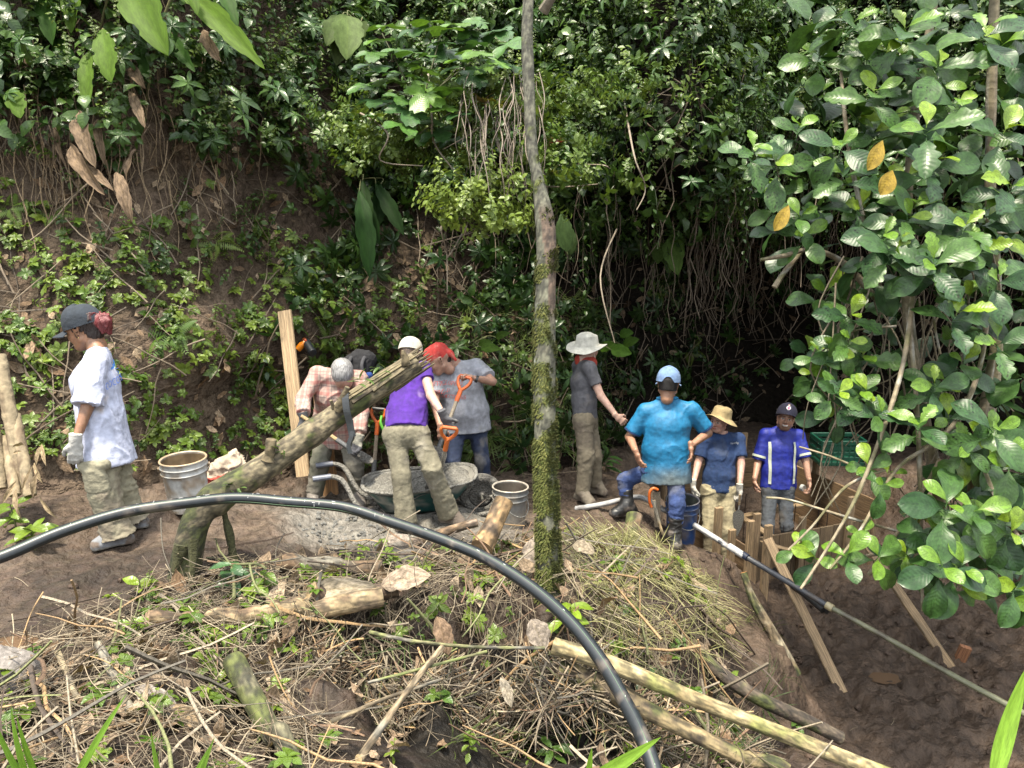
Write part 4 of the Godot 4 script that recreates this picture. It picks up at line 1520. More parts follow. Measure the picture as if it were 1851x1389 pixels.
	# --- man in the blue striped jersey in the pit ---
	J = joints({
		"head": [1421, 756, 8.42], "neck": [1414, 776, 8.47], "chest": [1412, 812, 8.5], "waist": [1408, 850, 8.5], "pelvis": [1406, 880, 8.5], "shr": [1384, 786, 8.5], "shl": [1444, 788, 8.52],
		"elr": [1370, 836, 8.5], "wrr": [1364, 868, 8.36], "ell": [1456, 832, 8.46], "wrl": [1463, 870, 8.36], "hir": [1392, 884, 8.5], "hil": [1420, 884, 8.5], "knr": [1388, 950, 8.42], "anr": [1386, 1010, 8.48],
		"knl": [1422, 950, 8.42], "anl": [1424, 1010, 8.48], "tor": [1380, 1018, 8.3], "tol": [1428, 1018, 8.3],
		"har": [Vector3(0.05, -1, 0.15), Vector3(0.9, 0, 0), 0.7, 0.5], "hal": [Vector3(0.0, -1, 0.15), Vector3(-0.9, 0, 0), 0.7, 0.5], "hf": Vector3(-0.3, 0.14, 0.94), "hu": Vector3(0.1, 1, 0.1)})
	feet(J)
	check("jersey", J)
	O = {"hs": 1.12, "skin": Color(0.48, 0.27, 0.18), "s": 1.0, "rt": 0.108, "kw": 1.45, "brow": Color(0.015, 0.01, 0.01), "beard": 0.6, "smile": true,
		"pants": {"col": soiled(Color(0.10, 0.11, 0.125), Color(0.16, 0.14, 0.12), 0.14, 2.2, 3.0), "loose": 0.012, "flare": 0.012, "len": 0.97, "fold": 0.012, "seed": 61.0},
		"shirt": {"col": soiled(Color(0.010, 0.022, 0.30), Color(0.05, 0.07, 0.3), -0.05, 3.0, 8.2), "mat": "smooth_cloth", "hem": J.pelvis + Vector3(0, -0.02, 0), "loose": 0.022, "hemk": 1.05, "sleeve": 0.92, "cuff": 0.024, "fold": 0.012, "seed": 27.0},
		"shoes": {"col": Color(0.05, 0.05, 0.05), "sole": Color(0.06, 0.05, 0.04)}}
	t = make_person(J, O, "smiling bearded man in royal blue jersey with pale stripes standing in the formwork")
	h = t.get_meta("head")
	g = Geo.new()
	v = Geo.new()
	ball_cap(g, v, h[0], h[1], h[2], plain_col(Color(0.008, 0.011, 0.03)), -0.24)
	cp = part("cap", g, M.heavy_cloth, t)
	part("visor", v, M.heavy_cloth, cp)
	g = Geo.new()
	var x := hat_frame(h[0], h[1], h[2], 0.03, -0.24)
	for q in [[0.0, 0.054, 0.021, Color(0.62, 0.6, 0.62)], [0.0, 0.054, 0.0125, Color(0.35, 0.12, 0.2)], [0.0, 0.083, 0.009, Color(0.6, 0.45, 0.4)]]:
		var m := g.vert(x * Vector3(0, q[1], 0.108 - 0.014 * (q[1] - 0.054) / 0.03 + 0.004 * (0.021 - q[2]) / 0.01), q[3])
		for k in 17:
			var a := TAU * k / 16.0
			g.vert(x * Vector3(cos(a) * q[2], q[1] + sin(a) * q[2], 0.1065 - 0.3 * maxf(sin(a) * q[2], 0.0) + 0.004 * (0.021 - q[2]) / 0.01), q[3])
		for k in 16:
			g.tri(m, m + 1 + k, m + 2 + k)
	part("cap_crest", g, M.plain, cp)
	for k in 2:
		var quads := []
		for i in 16:
			quads.append([-0.014, 0.165 - 0.0275 * i, 0.014, 0.165 - 0.0275 * (i + 1)])
		print_on(t, "", sans, 0.02, at([1392, 1436][k], 828, 8.4), Vector3(1, 0, 0), Vector3([0.02, 0.03][k], 1, 0), Color(0.38, 0.41, 0.34), "reflective_stripe", quads)
	for side in ["l", "r"]:
		g = Geo.new()
		var a: Vector3 = J["sh" + side].lerp(J["el" + side], 0.74)
		var d: Vector3 = (J["el" + side] - J["sh" + side]).normalized()
		rod(g, a, a + d * 0.025, 0.0775, 0.0795, 24, Color(0.38, 0.41, 0.34))
		part("sleeve_stripe", g, M.plain, t)
	g = Geo.new()
	var tp: Vector3 = J.hil + Vector3(0.15, 0.04, 0.06)
	rod(g, tp, tp + Vector3(0.02, 0, 0.03), 0.036, 0.036, 16, Color(0.55, 0.55, 0.52))
	part("tape_measure", g, M.plastic, t)


func hair(t: Node3D, caps: Array, col: Color, rough: float) -> void:
	var h: Array = t.get_meta("head")
	var c: Vector3 = h[0]
	var B: Basis = h[1]
	var s: float = h[2]
	var P := []
	for q in caps:
		P.append(cap(c + B * (Vector3(q[0], q[1], q[2]) * s), c + B * (Vector3(q[3], q[4], q[5]) * s), q[6] * s, q[7] * s, 0.02, B.x, 0.93, q[8] if q.size() > 8 else 0))
	var g := Geo.new()
	arr_mesh(P, 0.006, g, func(p, _n): return col * (0.8 + 0.5 * nf.get_noise_3dv(p * Vector3(900, 200, 900))), folds(rough, Vector3(26, 10, 26), 5.0))
	part("hair", g, M.hair, t)


func plaid() -> void:
	var im := Image.create(128, 128, false, Image.FORMAT_RGB8)
	for y in 128:
		for x in 128:
			var k := Color(0.64, 0.56, 0.52)
			for a in [x, y]:
				var u: int = a % 64
				if u < 18:
					k = k.lerp(Color(0.58, 0.30, 0.28), 0.45)
				elif u >= 28 and u < 33:
					k = k.lerp(Color(0.30, 0.28, 0.30), 0.4)
				elif u >= 46 and u < 52:
					k = k.lerp(Color(0.5, 0.42, 0.42), 0.35)
			im.set_pixel(x, y, k * (0.94 + 0.06 * ((x + y) % 2)))
	mat("plaid", 0.9, ImageTexture.create_from_image(im), 5.0)


# ---------- things on the site ----------
func wood_col(k := 1.0) -> Color:
	return Color(0.46 * k, 0.33 * k, 0.20 * k)


func bucket(where: Vector3, rim_r: float, tall: float, tilt: Vector3, col: Color, dirt: Color, label: String, inside: Color, handle_side: float) -> void:
	var t := thing("bucket", label, "bucket", where, "plastic buckets on the site")
	var x := Transform3D(Basis.from_euler(tilt), where)
	var g := Geo.new()
	var rb := rim_r * 0.86
	var prof := [Vector2(0.0, 0.006), Vector2(rb - 0.004, 0.0), Vector2(rb, 0.006)]
	for i in 7:
		prof.append(Vector2(lerpf(rb, rim_r - 0.006, i / 8.0), tall * (0.03 + 0.105 * i)))
	prof += [Vector2(rim_r - 0.008, tall * 0.74), Vector2(rim_r + 0.004, tall * 0.745), Vector2(rim_r + 0.004, tall * 0.765), Vector2(rim_r - 0.006, tall * 0.775), Vector2(rim_r - 0.005, tall * 0.85), Vector2(rim_r + 0.006, tall * 0.86), Vector2(rim_r + 0.006, tall * 0.88), Vector2(rim_r - 0.003, tall * 0.89),
		Vector2(rim_r - 0.002, tall * 0.96), Vector2(rim_r + 0.005, tall * 0.97), Vector2(rim_r + 0.004, tall), Vector2(rim_r - 0.006, tall), Vector2(rim_r - 0.009, tall * 0.95), Vector2(rb - 0.006, 0.08), Vector2(0.0, 0.075)]
	lathe(g, prof, 40, x)
	for i in g.v.size():
		var p := x.affine_inverse() * g.v[i]
		var n := nz.get_noise_3dv(p * 8.0 + where)
		var c := col.lerp(dirt, clampf(smoothstep(-0.05, 0.35, n + 0.12 * (1.0 - p.y / tall)), 0, 1) * 0.85)
		if Vector2(p.x, p.z).length() < rim_r * 0.84 or (i / 41) >= prof.size() - 3:
			c = inside * (0.8 + 0.5 * n)
		g.c[i] = c
	var b := part("pail", g, M.plastic, t)
	g = Geo.new()
	lathe(g, [Vector2(rim_r - 0.009, tall * 0.985), Vector2(rim_r - 0.004, tall * 1.004), Vector2(rim_r + 0.003, tall * 1.004), Vector2(rim_r + 0.006, tall * 0.99)], 40, x, dirt * 1.5)
	part("rim", g, M.plastic, t)
	g = Geo.new()
	var pts := []
	for i in 13:
		var a := PI * i / 12.0
		pts.append(x * Vector3(cos(a) * (rim_r + 0.012), tall * 0.84 - sin(a) * tall * 0.42, sin(a) * rim_r * 0.9 * handle_side + 0.012 * handle_side))
	tube(g, smooth_path(pts, 2), 0.0035, 0.0035, 6, Color(0.45, 0.45, 0.42))
	part("handle", g, M.metal, t)
	for s in [-1, 1]:
		g = Geo.new()
		rod(g, x * Vector3(s * rim_r, tall * 0.84, 0), x * Vector3(s * (rim_r + 0.018), tall * 0.84, 0), 0.016, 0.013, 10, dirt)
		part("lug", g, M.plastic, t)


# long-handled shovel with a D grip: from grip centre to blade tip
func shovel(a: Vector3, b: Vector3, wide: Vector3, blade: float, bw: float, shaft: Color, grip: Color, band: Color, label: String, dgrip := true, called := "shovel") -> void:
	var t := thing(called, label, "shovel", Vector3(b.x, minf(a.y, b.y), b.z), "shovels of the work crew")
	var d := (b - a).normalized()
	var w := (wide - d * wide.dot(d)).normalized()
	var n := d.cross(w)
	var g := Geo.new()
	var s0 := a + d * (0.13 if dgrip else 0.0)
	var s1 := b - d * blade
	rod(g, s0, s1, 0.0165, 0.0175, 10, shaft, 0.0, 6)
	var sh := part("shaft", g, M.dry, t)
	if dgrip:
		g = Geo.new()
		rod(g, a + d * 0.22, a + d * 0.1, 0.02, 0.021, 10, grip)
		var ring := [a + d * 0.115, a + d * 0.09 + w * 0.026, a + d * 0.05 + w * 0.054, a + d * 0.01 + w * 0.062, a - d * 0.012 + w * 0.05]
		for s in [-1.0, 1.0]:
			var p := []
			for q in ring:
				var off: Vector3 = q - a
				p.append(a + d * off.dot(d) + w * off.dot(w) * s)
			tube(g, smooth_path(p, 4), 0.015, 0.014, 8, grip)
		part("grip_frame", g, M.plastic, t)
		g = Geo.new()
		rod(g, a - w * 0.055 - d * 0.012, a + w * 0.055 - d * 0.012, 0.0155, 0.0155, 10, band)
		part("grip_bar", g, M.rubber, t)
	g = Geo.new()
	rod(g, s1 - d * 0.16, s1 + d * 0.03, 0.021, 0.024, 10, Color(0.2, 0.2, 0.2))
	part("socket", g, M.metal, t)
	g = Geo.new()
	var rows := 8
	var cols := 8
	for face in 2:
		var base := g.v.size()
		for i in rows + 1:
			var u := float(i) / rows
			var half := bw * 0.5 * (smoothstep(-0.25, 0.2, u) if u < 0.6 else sqrt(maxf(1.0 - pow((u - 0.6) / 0.42, 2), 0.02)))
			for k in cols + 1:
				var v := float(k) / cols * 2.0 - 1.0
				var dish := 0.03 * (1.0 - v * v) - 0.02 * u * u
				g.vert(s1 + d * blade * u + w * half * v + n * (dish + 0.003 * face), Color(0.34, 0.32, 0.29) * (0.8 + 0.4 * nz.get_noise_2d(u * 4.0, v * 3.0)))
		for i in rows:
			for k in cols:
				var q := base + i * (cols + 1) + k
				if face == 0:
					g.quad(q, q + 1, q + cols + 2, q + cols + 1)
				else:
					g.quad(q, q + cols + 1, q + cols + 2, q + 1)
	part("blade", g, M.concrete, t)


func wheelbarrow() -> void:
	# runs left to right: handles at the left, wheel at the right
	var org := at(740, 935, 6.62)
	var t := thing("wheelbarrow", "green wheelbarrow heaped with grey wet concrete between the workers", "wheelbarrow", Vector3(org.x, ground(org.x, -org.z), org.z))
	var green := Color(0.018, 0.085, 0.082)
	var crust := Color(0.34, 0.325, 0.29)
	var c := at(752, 868, 6.62)      # centre of the tray at its rim
	var X := (at(845, 850, 6.75) - at(640, 868, 6.6)).normalized()
	X.y *= 0.2
	X = X.normalized()
	var Z := X.cross(Vector3.UP).normalized()
	var g := Geo.new()
	var rows := 10
	var segs := 44
	var half := func(u, a):   # outline of the tray: u 0 bottom, 1 rim
		var lx := lerpf(0.28, 0.48, u)
		var lz := lerpf(0.16, 0.29, u)
		var q := pow(pow(absf(cos(a)), 3.2) + pow(absf(sin(a)), 3.2), -1.0 / 3.2)
		return Vector3(cos(a) * q * lx + 0.03 * u, 0, sin(a) * q * lz)
	var base := 0
	for side in 2:
		base = g.v.size()
		for i in rows + 1:
			var u := float(i) / rows
			for k in segs + 1:
				var a := TAU * (k % segs) / segs
				var o: Vector3 = half.call(u, a)
				var p := c + X * o.x * (1.0 - 0.02 * side) + Z * o.z * (1.0 - 0.03 * side) + Vector3(0, -0.24 * (1.0 - u) + 0.05 * u * u * maxf(cos(a), 0.0) + 0.004 * side, 0)
				var n := nz.get_noise_3dv(p * 7.0)
				var col := green.lerp(crust, clampf(smoothstep(0.15, 0.5, n + 0.55 * smoothstep(0.8, 1.0, u) + 0.1), 0, 1) * 0.9)
				g.vert(p, crust if side == 1 else col)
		for i in rows:
			for k in segs:
				var q := base + i * (segs + 1) + k
				if side == 0:
					g.quad(q, q + 1, q + segs + 2, q + segs + 1)
				else:
					g.quad(q, q + segs + 1, q + segs + 2, q + 1)
	var m := g.vert(c + Vector3(0, -0.24, 0), green)
	for k in segs:
		g.tri(m, k + 1, k)
	part("tray", g, M.plastic, t)
	g = Geo.new()
	var rim := PackedVector3Array()
	for k in segs + 1:
		var a := TAU * k / segs
		var o: Vector3 = half.call(1.02, a)
		rim.append(c + X * o.x + Z * o.z + Vector3(0, 0.05 * maxf(cos(a), 0.0), 0))
	tube(g, rim, 0.016, 0.016, 8, crust, 0.5, 3.0)
	part("rim", g, M.concrete, t)
	g = Geo.new()
	for j in 15:
		for k in segs + 1:
			var a := TAU * (k % segs) / segs
			var u := float(j) / 14.0
			var o: Vector3 = half.call(0.94, a) * u
			var p := c + X * o.x + Z * o.z
			var h := 0.085 * (1.0 - u * u) - 0.03 + 0.05 * nz.get_noise_2d(p.x * 5.0, p.z * 5.0) + 0.022 * absf(nz.get_noise_2d(p.x * 19.0, p.z * 19.0)) + 0.04 * exp(-pow((o.x - 0.35) / 0.14, 2)) - 0.05 * exp(-pow((o.x + 0.08) / 0.12, 2))
			g.vert(p + Vector3(0, h, 0), Color(0.32, 0.305, 0.27) * (0.85 + 0.4 * nz.get_noise_2d(p.x * 9.0, p.z * 9.0)))
	for j in 14:
		for k in segs:
			var q := j * (segs + 1) + k
			g.quad(q, q + segs + 1, q + segs + 2, q + 1)
	part("concrete_load", g, M.concrete, t)
	# frame tubes: each handle runs under the tray to the wheel fork
	for s in [-1.0, 1.0]:
		g = Geo.new()
		var zz: Vector3 = Z * s * 0.2
		var end := at(577, 842, 6.86) if s < 0.0 else at(572, 866, 6.42)
		if s < 0.0:
			zz = -Z * 0.19
		var p := smooth_path([end, end + X * 0.2 + Vector3(0, -0.02, 0), c - X * 0.42 + zz + Vector3(0, -0.2, 0), c + X * 0.1 + zz * 0.95 + Vector3(0, -0.265, 0), c + X * 0.42 + zz * 0.75 + Vector3(0, -0.3, 0), c + X * 0.74 + zz * 0.6 + Vector3(0, -0.29, 0), c + X * 0.8 + zz * 0.2 + Vector3(0, -0.28, 0)], 6)
		tube(g, p, 0.02, 0.02, 10, crust * 0.9, 0.25, 2.0)
		var fr := part("handle_tube", g, M.concrete, t)
		g = Geo.new()
		rod(g, end - (p[1] - p[0]).normalized() * 0.03, end + (p[2] - p[0]).normalized() * 0.12, 0.025, 0.024, 10, Color(0.12, 0.13, 0.17))
		part("grip", g, M.rubber, fr)
		g = Geo.new()
		var lt: Vector3 = c - X * 0.12 + zz + Vector3(0, -0.25, 0)
		var lb := Vector3(lt.x - X.x * 0.02, ground(lt.x, -lt.z), lt.z)
		rod(g, lt, lb, 0.016, 0.016, 8, crust * 0.8, 0.2, 4)
		rod(g, lb - X * 0.09, lb + X * 0.09, 0.014, 0.014, 8, crust * 0.7, 0.2, 4)
		part("leg", g, M.concrete, t)
	# wheel
	var wc := c + X * 0.56 + Vector3(0, 0, 0)
	wc.y = ground(wc.x, -wc.z) + 0.185
	var wb := Basis(X, Z, X.cross(Z))
	g = Geo.new()
	var prof := []
	for i in 13:
		var a := TAU * i / 12.0
		prof.append(Vector2(0.145 + 0.046 * cos(a), 0.044 * sin(a)))
	lathe(g, prof, 36, Transform3D(wb, wc), Color(0.17, 0.155, 0.135))
	for i in g.v.size():
		g.c[i] = Color(0.1, 0.092, 0.085).lerp(crust * 0.8, smoothstep(-0.45, 0.05, nz.get_noise_3dv(g.v[i] * 9.0)))
	part("tyre", g, M.concrete, t)
	g = Geo.new()
	lathe(g, [Vector2(0.0, 0.05), Vector2(0.025, 0.05), Vector2(0.028, 0.02), Vector2(0.09, 0.012), Vector2(0.11, 0.03), Vector2(0.112, -0.03), Vector2(0.09, -0.012), Vector2(0.028, -0.02), Vector2(0.025, -0.05), Vector2(0.0, -0.05)], 28, Transform3D(wb, wc), crust * 0.6)
	part("rim", g, M.concrete, t)
	g = Geo.new()
	rod(g, wc - Z * 0.14, wc + Z * 0.14, 0.011, 0.011, 8, crust * 0.7)
	part("axle", g, M.metal, t)
	g = Geo.new()
	var bow := []
	for i in 9:
		var a := -PI / 2 + PI * i / 8.0
		bow.append(wc + X * (0.06 + 0.2 * cos(a)) + Z * 0.13 * sin(a) + Vector3(0, 0.02, 0))
	tube(g, smooth_path(bow, 3), 0.018, 0.018, 8, crust, 0.3, 3.0)
	part("bumper", g, M.concrete, t)


func boards() -> void:
	var back := Vector3(0.0, 0.0, -1.0)
	for q in [[[514, 562, 7.15], [546, 842, 7.05], 0.135, 0.03, "tall pale timber plank stuck upright in the slope behind the plaid shirted man", Vector3(1, 0, 0.25), 1.15],
			[[577, 690, 7.4], [600, 912, 7.25], 0.15, 0.03, "weathered orange-brown board leaning behind the bent grey haired man", Vector3(1, 0, 0.2), 0.8]]:
		var a := at(q[0][0], q[0][1], q[0][2])
		var b := at(q[1][0], q[1][1], q[1][2])
		b += (b - a).normalized() * 0.1
		var g := Geo.new()
		board(g, b, a, q[2], q[3], q[5], Color(0.5, 0.37, 0.23) * q[6] if q[6] > 1.0 else Color(0.42, 0.24, 0.11))
		single("timber_board", g, M.timber, q[4], "board", "upright timber boards")
	var g := Geo.new()


func formwork() -> void:
	var N := Vector3(2.41, 0, -7.2)
	var ux := Vector3(1.4, 0, -0.5).normalized()
	var uz := Vector3(-0.55, 0, -1.4).normalized()
	var lx := 1.55
	var lz := 1.6
	var t := thing("formwork", "timber formwork box of planks and posts around the two men in the pit", "formwork", Vector3(N.x, -0.8, N.z))
	var corners := [N, N + ux * lx, N + ux * lx + uz * lz, N + uz * lz]
	var k := 0
	for s in 4:
		var a: Vector3 = corners[s]
		var b: Vector3 = corners[(s + 1) % 4]
		var d := (b - a).normalized()
		var out := d.cross(Vector3.UP) * -1.0
		if out.dot(a - (corners[0] + corners[2]) / 2) < 0.0:
			out = -out
		# three courses of planks
		var rows := [0.0, 0.193, 0.386, 0.579] if s != 3 else [0.0, 0.17, 0.26]
		if s == 0:   # the near face is of upright boards
			var n := 9
			for i in n:
				var g := Geo.new()
				var p := a + d * (i + 0.5) * lx / n
				var top := -0.27 + rr(-0.006, 0.006)
				board(g, Vector3(p.x, -0.86, p.z), Vector3(p.x, top, p.z), lx / n - 0.003, 0.022, d, wood_col(rr(0.4, 0.55)))  # near boards toned darker, standing in for the shade on this face
				part("plank", g, M.timber, t)
		else:
			for i in rows.size():
				var g := Geo.new()
				var y: float = -0.72 + rows[i]
				board(g, Vector3(a.x, y, a.z) - d * 0.02, Vector3(b.x, y + rr(-0.01, 0.01), b.z) + d * 0.02, 0.19, 0.022, Vector3.UP, wood_col(rr(0.45, 0.62)) * Color(1.0, 0.9, 0.8))
				part("plank", g, M.timber, t)
		# posts on the outside
		var count: int = [3, 4, 4, 1][s]
		for i in count:
			var u := (i + 0.02) / (count - 0.4)
			var p := a.lerp(b, u) + out * 0.038
			var top: float = -0.2 + [0.12, 0.24, 0.05, 0.3][(i + s) % 4] + (0.18 if s == 2 else 0.0)
			if s == 0:
				top = [0.02, -0.1, 0.04][i]
			var g := Geo.new()
			board(g, Vector3(p.x, -0.95, p.z), Vector3(p.x + rr(-0.015, 0.015), top, p.z), 0.075, 0.045, d, wood_col(rr(0.65, 0.95)))
			part("post", g, M.timber, t)
	# bracing inside and reinforcement
	for q in [[0.12, 0.5, 0.9, 0.55], [0.3, 0.08, 0.35, 0.92]]:
		var g := Geo.new()
		var a: Vector3 = N + ux * lx * q[0] + uz * lz * q[1] + Vector3(0, -0.42, 0)
		var b: Vector3 = N + ux * lx * q[2] + uz * lz * q[3] + Vector3(0, -0.42, 0)
		board(g, a, b, 0.08, 0.03, Vector3.UP.cross(b - a), wood_col(0.8))
		part("crosspiece", g, M.timber, t)
	for i in 9:
		var g := Geo.new()
		var p := N + ux * lx * rr(0.1, 0.95) + uz * lz * rr(0.08, 0.95)
		rod(g, Vector3(p.x, -0.85, p.z), Vector3(p.x, rr(-0.35, -0.1), p.z), 0.005, 0.005, 5, Color(0.06, 0.045, 0.04))
		part("steel_bar", g, M.metal, t)
	# loose stakes at the near left, along the bank
	for q in [[1300, 918, 975, 7.75, 0.085, "short wide stake beside the tan hatted man's knees"], [1324, 958, 1020, 7.4, 0.07, "short square stake at the left corner of the formwork"],
			[1358, 942, 1030, 7.25, 0.07, "square timber stake between the pipe and the formwork"], [1390, 950, 1112, 7.12, 0.075, "tall corner stake nearest the camera at the formwork"]]:
		var a := at(q[0], q[1], q[3])
		var b := at(q[0], q[2], q[3])
		var g := Geo.new()
		board(g, Vector3(a.x, minf(b.y, ground(a.x, -a.z)) - 0.06, a.z), a, q[4], 0.045, Vector3(1, 0, -0.35), wood_col(rr(0.8, 1.0)))
		single("timber_stake", g, M.timber, q[5], "stake", "stakes round the formwork")
	# sloping braces down to the mud
	for q in [[[1388, 975, 6.95], [1528, 1226, 6.15], 0.085, "pale timber brace sloping from the formwork corner down into the mud", 1.0], [[1556, 968, 7.5], [1722, 1196, 6.55], 0.08, "darker timber brace sloping down behind the big leaves", 0.72]]:
		var a := at(q[0][0], q[0][1], q[0][2])
		var b := at(q[1][0], q[1][1], q[1][2])
		b.y = ground(b.x, -b.z) - 0.03
		var g := Geo.new()
		board(g, b, a, q[2], 0.035, Vector3(1, 0, 0.2), wood_col(q[4]))
		single("timber_brace", g, M.timber, q[3], "timber brace", "sloping formwork braces")
	# the loose round-ended off-cut beside the second brace
	var g := Geo.new()
	var p := at(1735, 1188, 6.6)
	p.y = ground(p.x, -p.z)
	board(g, p + Vector3(0, -0.02, 0), p + Vector3(0.03, 0.13, 0.02), 0.09, 0.05, Vector3(1, 0, 0.3), Color(0.3, 0.14, 0.07))
	single("timber_offcut", g, M.timber, "short reddish timber off-cut standing by the foot of the darker brace", "off-cut")
	# sheet of plywood lying inside
	g = Geo.new()
	board(g, at(1392, 985, 7.5), at(1450, 1000, 7.9), 0.22, 0.012, Vector3(0.5, 0.1, 1), wood_col(1.15))
	part("plywood_scrap", g, M.timber, t)


func crate() -> void:
	var c := at(1512, 834, 8.8)
	var t := thing("crate", "dark green slatted plastic crate on the far bank behind the blue jersey", "crate", c)
	c = c + Vector3(0, 0.0, 0)
	var col := Color(0.005, 0.055, 0.032)
	var w := 0.5
	var d := 0.33
	for k in 5:
		var y := 0.02 + 0.062 * k
		for q in [[-w / 2, d / 2, w / 2, d / 2], [-w / 2, -d / 2, w / 2, -d / 2], [-w / 2, -d / 2, -w / 2, d / 2], [w / 2, -d / 2, w / 2, d / 2]]:
			var g := Geo.new()
			board(g, c + Vector3(q[0], y, q[1]), c + Vector3(q[2], y, q[3]), 0.04 if k < 4 else 0.05, 0.012 if k < 4 else 0.024, Vector3.UP, col)
			part("slat", g, M.plastic, t)
	for i in 9:
		for s in [-1, 1]:
			var g := Geo.new()
			var x := -w / 2 + w * i / 8.0
			board(g, c + Vector3(x, 0, s * (d / 2 + 0.006)), c + Vector3(x, 0.28, s * (d / 2 + 0.006)), 0.016, 0.008, Vector3.RIGHT, col * 0.9)
			part("rib", g, M.plastic, t)
	var g := Geo.new()
	board(g, c + Vector3(-w / 2, 0.006, 0), c + Vector3(w / 2, 0.006, 0), d, 0.01, Vector3(0, 0, 1), col)
	part("bottom", g, M.plastic, t)


func leaning_log() -> void:
	var a := at(322, 996, 4.56)
	a.y = ground(a.x, -a.z) - 0.05
	var pts := [a, at(352, 945, 4.62), at(392, 900, 4.67), at(470, 850, 4.74), at(560, 785, 4.84), at(640, 728, 4.94), at(696, 692, 5.02), at(752, 656, 5.1)]
	var t := thing("leaning_log", "cut mossy log propped at a slant with a black strap over it", "log", a)
	var path := smooth_path(pts, 36)
	var g := Geo.new()
	tube(g, path, 0.09, 0.078, 48, Color.WHITE, 0.22, 0.6, true, func(f): return 1.0 + 0.1 * exp(-f * 14.0) - 0.06 * f + 0.16 * exp(-pow((f - 0.27) / 0.04, 2)) + 0.12 * exp(-pow((f - 0.58) / 0.03, 2)))
	for i in g.v.size():
		var p := g.v[i]
		var f := clampf((p.x - a.x) / (pts[7].x - a.x), 0, 1)
		var n := nz.get_noise_3dv(p * 5.0)
		var bark := Color(0.25, 0.205, 0.125).lerp(Color(0.10, 0.075, 0.045), smoothstep(-0.1, 0.3, n))
		var moss := Color(0.085, 0.105, 0.022)
		var k := clampf(smoothstep(0.05, 0.4, n + 0.5 * exp(-f * 5.0) + 0.25 * smoothstep(0.6, 0.9, f) - 0.1), 0, 1)
		g.c[i] = bark.lerp(moss, k * 0.85) * lerpf(0.55, 1.0, smoothstep(0.0, 0.3, f + 0.1 * n)) * flecks(p, Vector3(0.78, 0.6, -0.15)) * lerpf(1.0, 0.5, smoothstep(0.86, 1.0, f) * smoothstep(-0.2, 0.2, nz.get_noise_3dv(p * 9.0)))
	part("trunk", g, M.bark, t)
	# rotten, splintered far end
	var e: Vector3 = pts[7]
	var d := (e - path[path.size() - 40]).normalized()
	var up := d.cross(Vector3(0, 0, 1)).normalized() * -1.0
	var sd := d.cross(up)
	for i in 52:
		g = Geo.new()
		var an := TAU * i / 52.0 + rr(-0.1, 0.1)
		var r := rr(0.03, 0.082)
		var o := e + (up * cos(an) + sd * sin(an)) * r
		var s := o - d * rr(0.2, 0.6)
		rod(g, s, o + d * rr(-0.08, 0.11) + up * rr(-0.012, 0.012), rr(0.010, 0.018), rr(0.002, 0.007), 5, Color(0.22, 0.18, 0.1).lerp(Color(0.06, 0.045, 0.028), rr(0, 1)), 0.4, 6)
		part("splinter", g, M.bark, t)
	# broken branch stubs
	for q in [[485, 832, 4.7, 492, 795, 4.68, 0.05, 0.038], [612, 742, 4.84, 628, 700, 4.78, 0.034, 0.02], [605, 750, 4.86, 598, 724, 4.82, 0.02, 0.014], [735, 660, 5.0, 728, 634, 4.97, 0.03, 0.012]]:
		g = Geo.new()
		rod(g, at(q[0], q[1], q[2]), at(q[3], q[4], q[5]), q[6] * 0.9, q[7] * 0.7, 14, Color(0.16, 0.125, 0.07), 0.5, 8)
		for i in g.v.size():
			g.c[i] *= flecks(g.v[i], Vector3.UP) * 1.2
		part("branch_stub", g, M.bark, t)
	# props and roots at the foot
	for q in [[400, 905, 4.68, 424, 985, 4.72, 0.02, 0.03],  [330, 985, 4.55, 305, 1010, 4.48, 0.045, 0.02], [350, 975, 4.52, 338, 1030, 4.42, 0.03, 0.016]]:
		g = Geo.new()
		var p1 := at(q[3], q[4], q[5])
		p1.y = ground(p1.x, -p1.z) - 0.03
		rod(g, at(q[0], q[1], q[2]), p1, q[6], q[7], 10, Color(0.06, 0.06, 0.02), 0.4, 8)
		part("root", g, M.moss, t)
	for q in [[655, 690, 4.84, 9], [690, 668, 4.92, 6], [420, 880, 4.62, 8], [500, 815, 4.7, 5]]:
		for k in q[3]:
			g = Geo.new()
			var o := at(q[0] + rr(-14, 14), q[1] + rr(-6, 8), q[2])
			leaf(g, Transform3D(aim(Vector3(rr(-1, 1), rr(-0.3, 1.0), rr(0.0, 0.8)), Vector3.UP), o), rr(0.05, 0.11), 0.024, 0.8, 0.2, rr(0.3, 1.0), 5, Color(0.09, 0.15, 0.04) * rr(0.7, 1.4), 0, 0, 1)
			part("small_leaf", g, M.leaf, t)
	# black strap hung over it
	var st := thing("strap", "muddy black webbing strap hanging over the slanting log", "strap", at(628, 720, 4.84))
	g = Geo.new()
	for j in 2:
		var P: Array = [[[627, 712, 4.84], [624, 712, 4.79], [626, 740, 4.775], [632, 765, 4.79], [637, 790, 4.8]], [[634, 760, 4.80], [636, 785, 4.795], [630, 805, 4.80], [633, 820, 4.80]]][j]
		var q := []
		for k in P:
			q.append(at(k[0], k[1], k[2]))
		var sp := smooth_path(q, 5)
		for i in sp.size() - 1:
			board(g, sp[i], sp[i + 1], 0.045 if j == 0 else 0.03, 0.008, Vector3(1, 0.1, 0.2), Color(0.035, 0.037, 0.042))
	part("webbing", g, M.rubber, st)


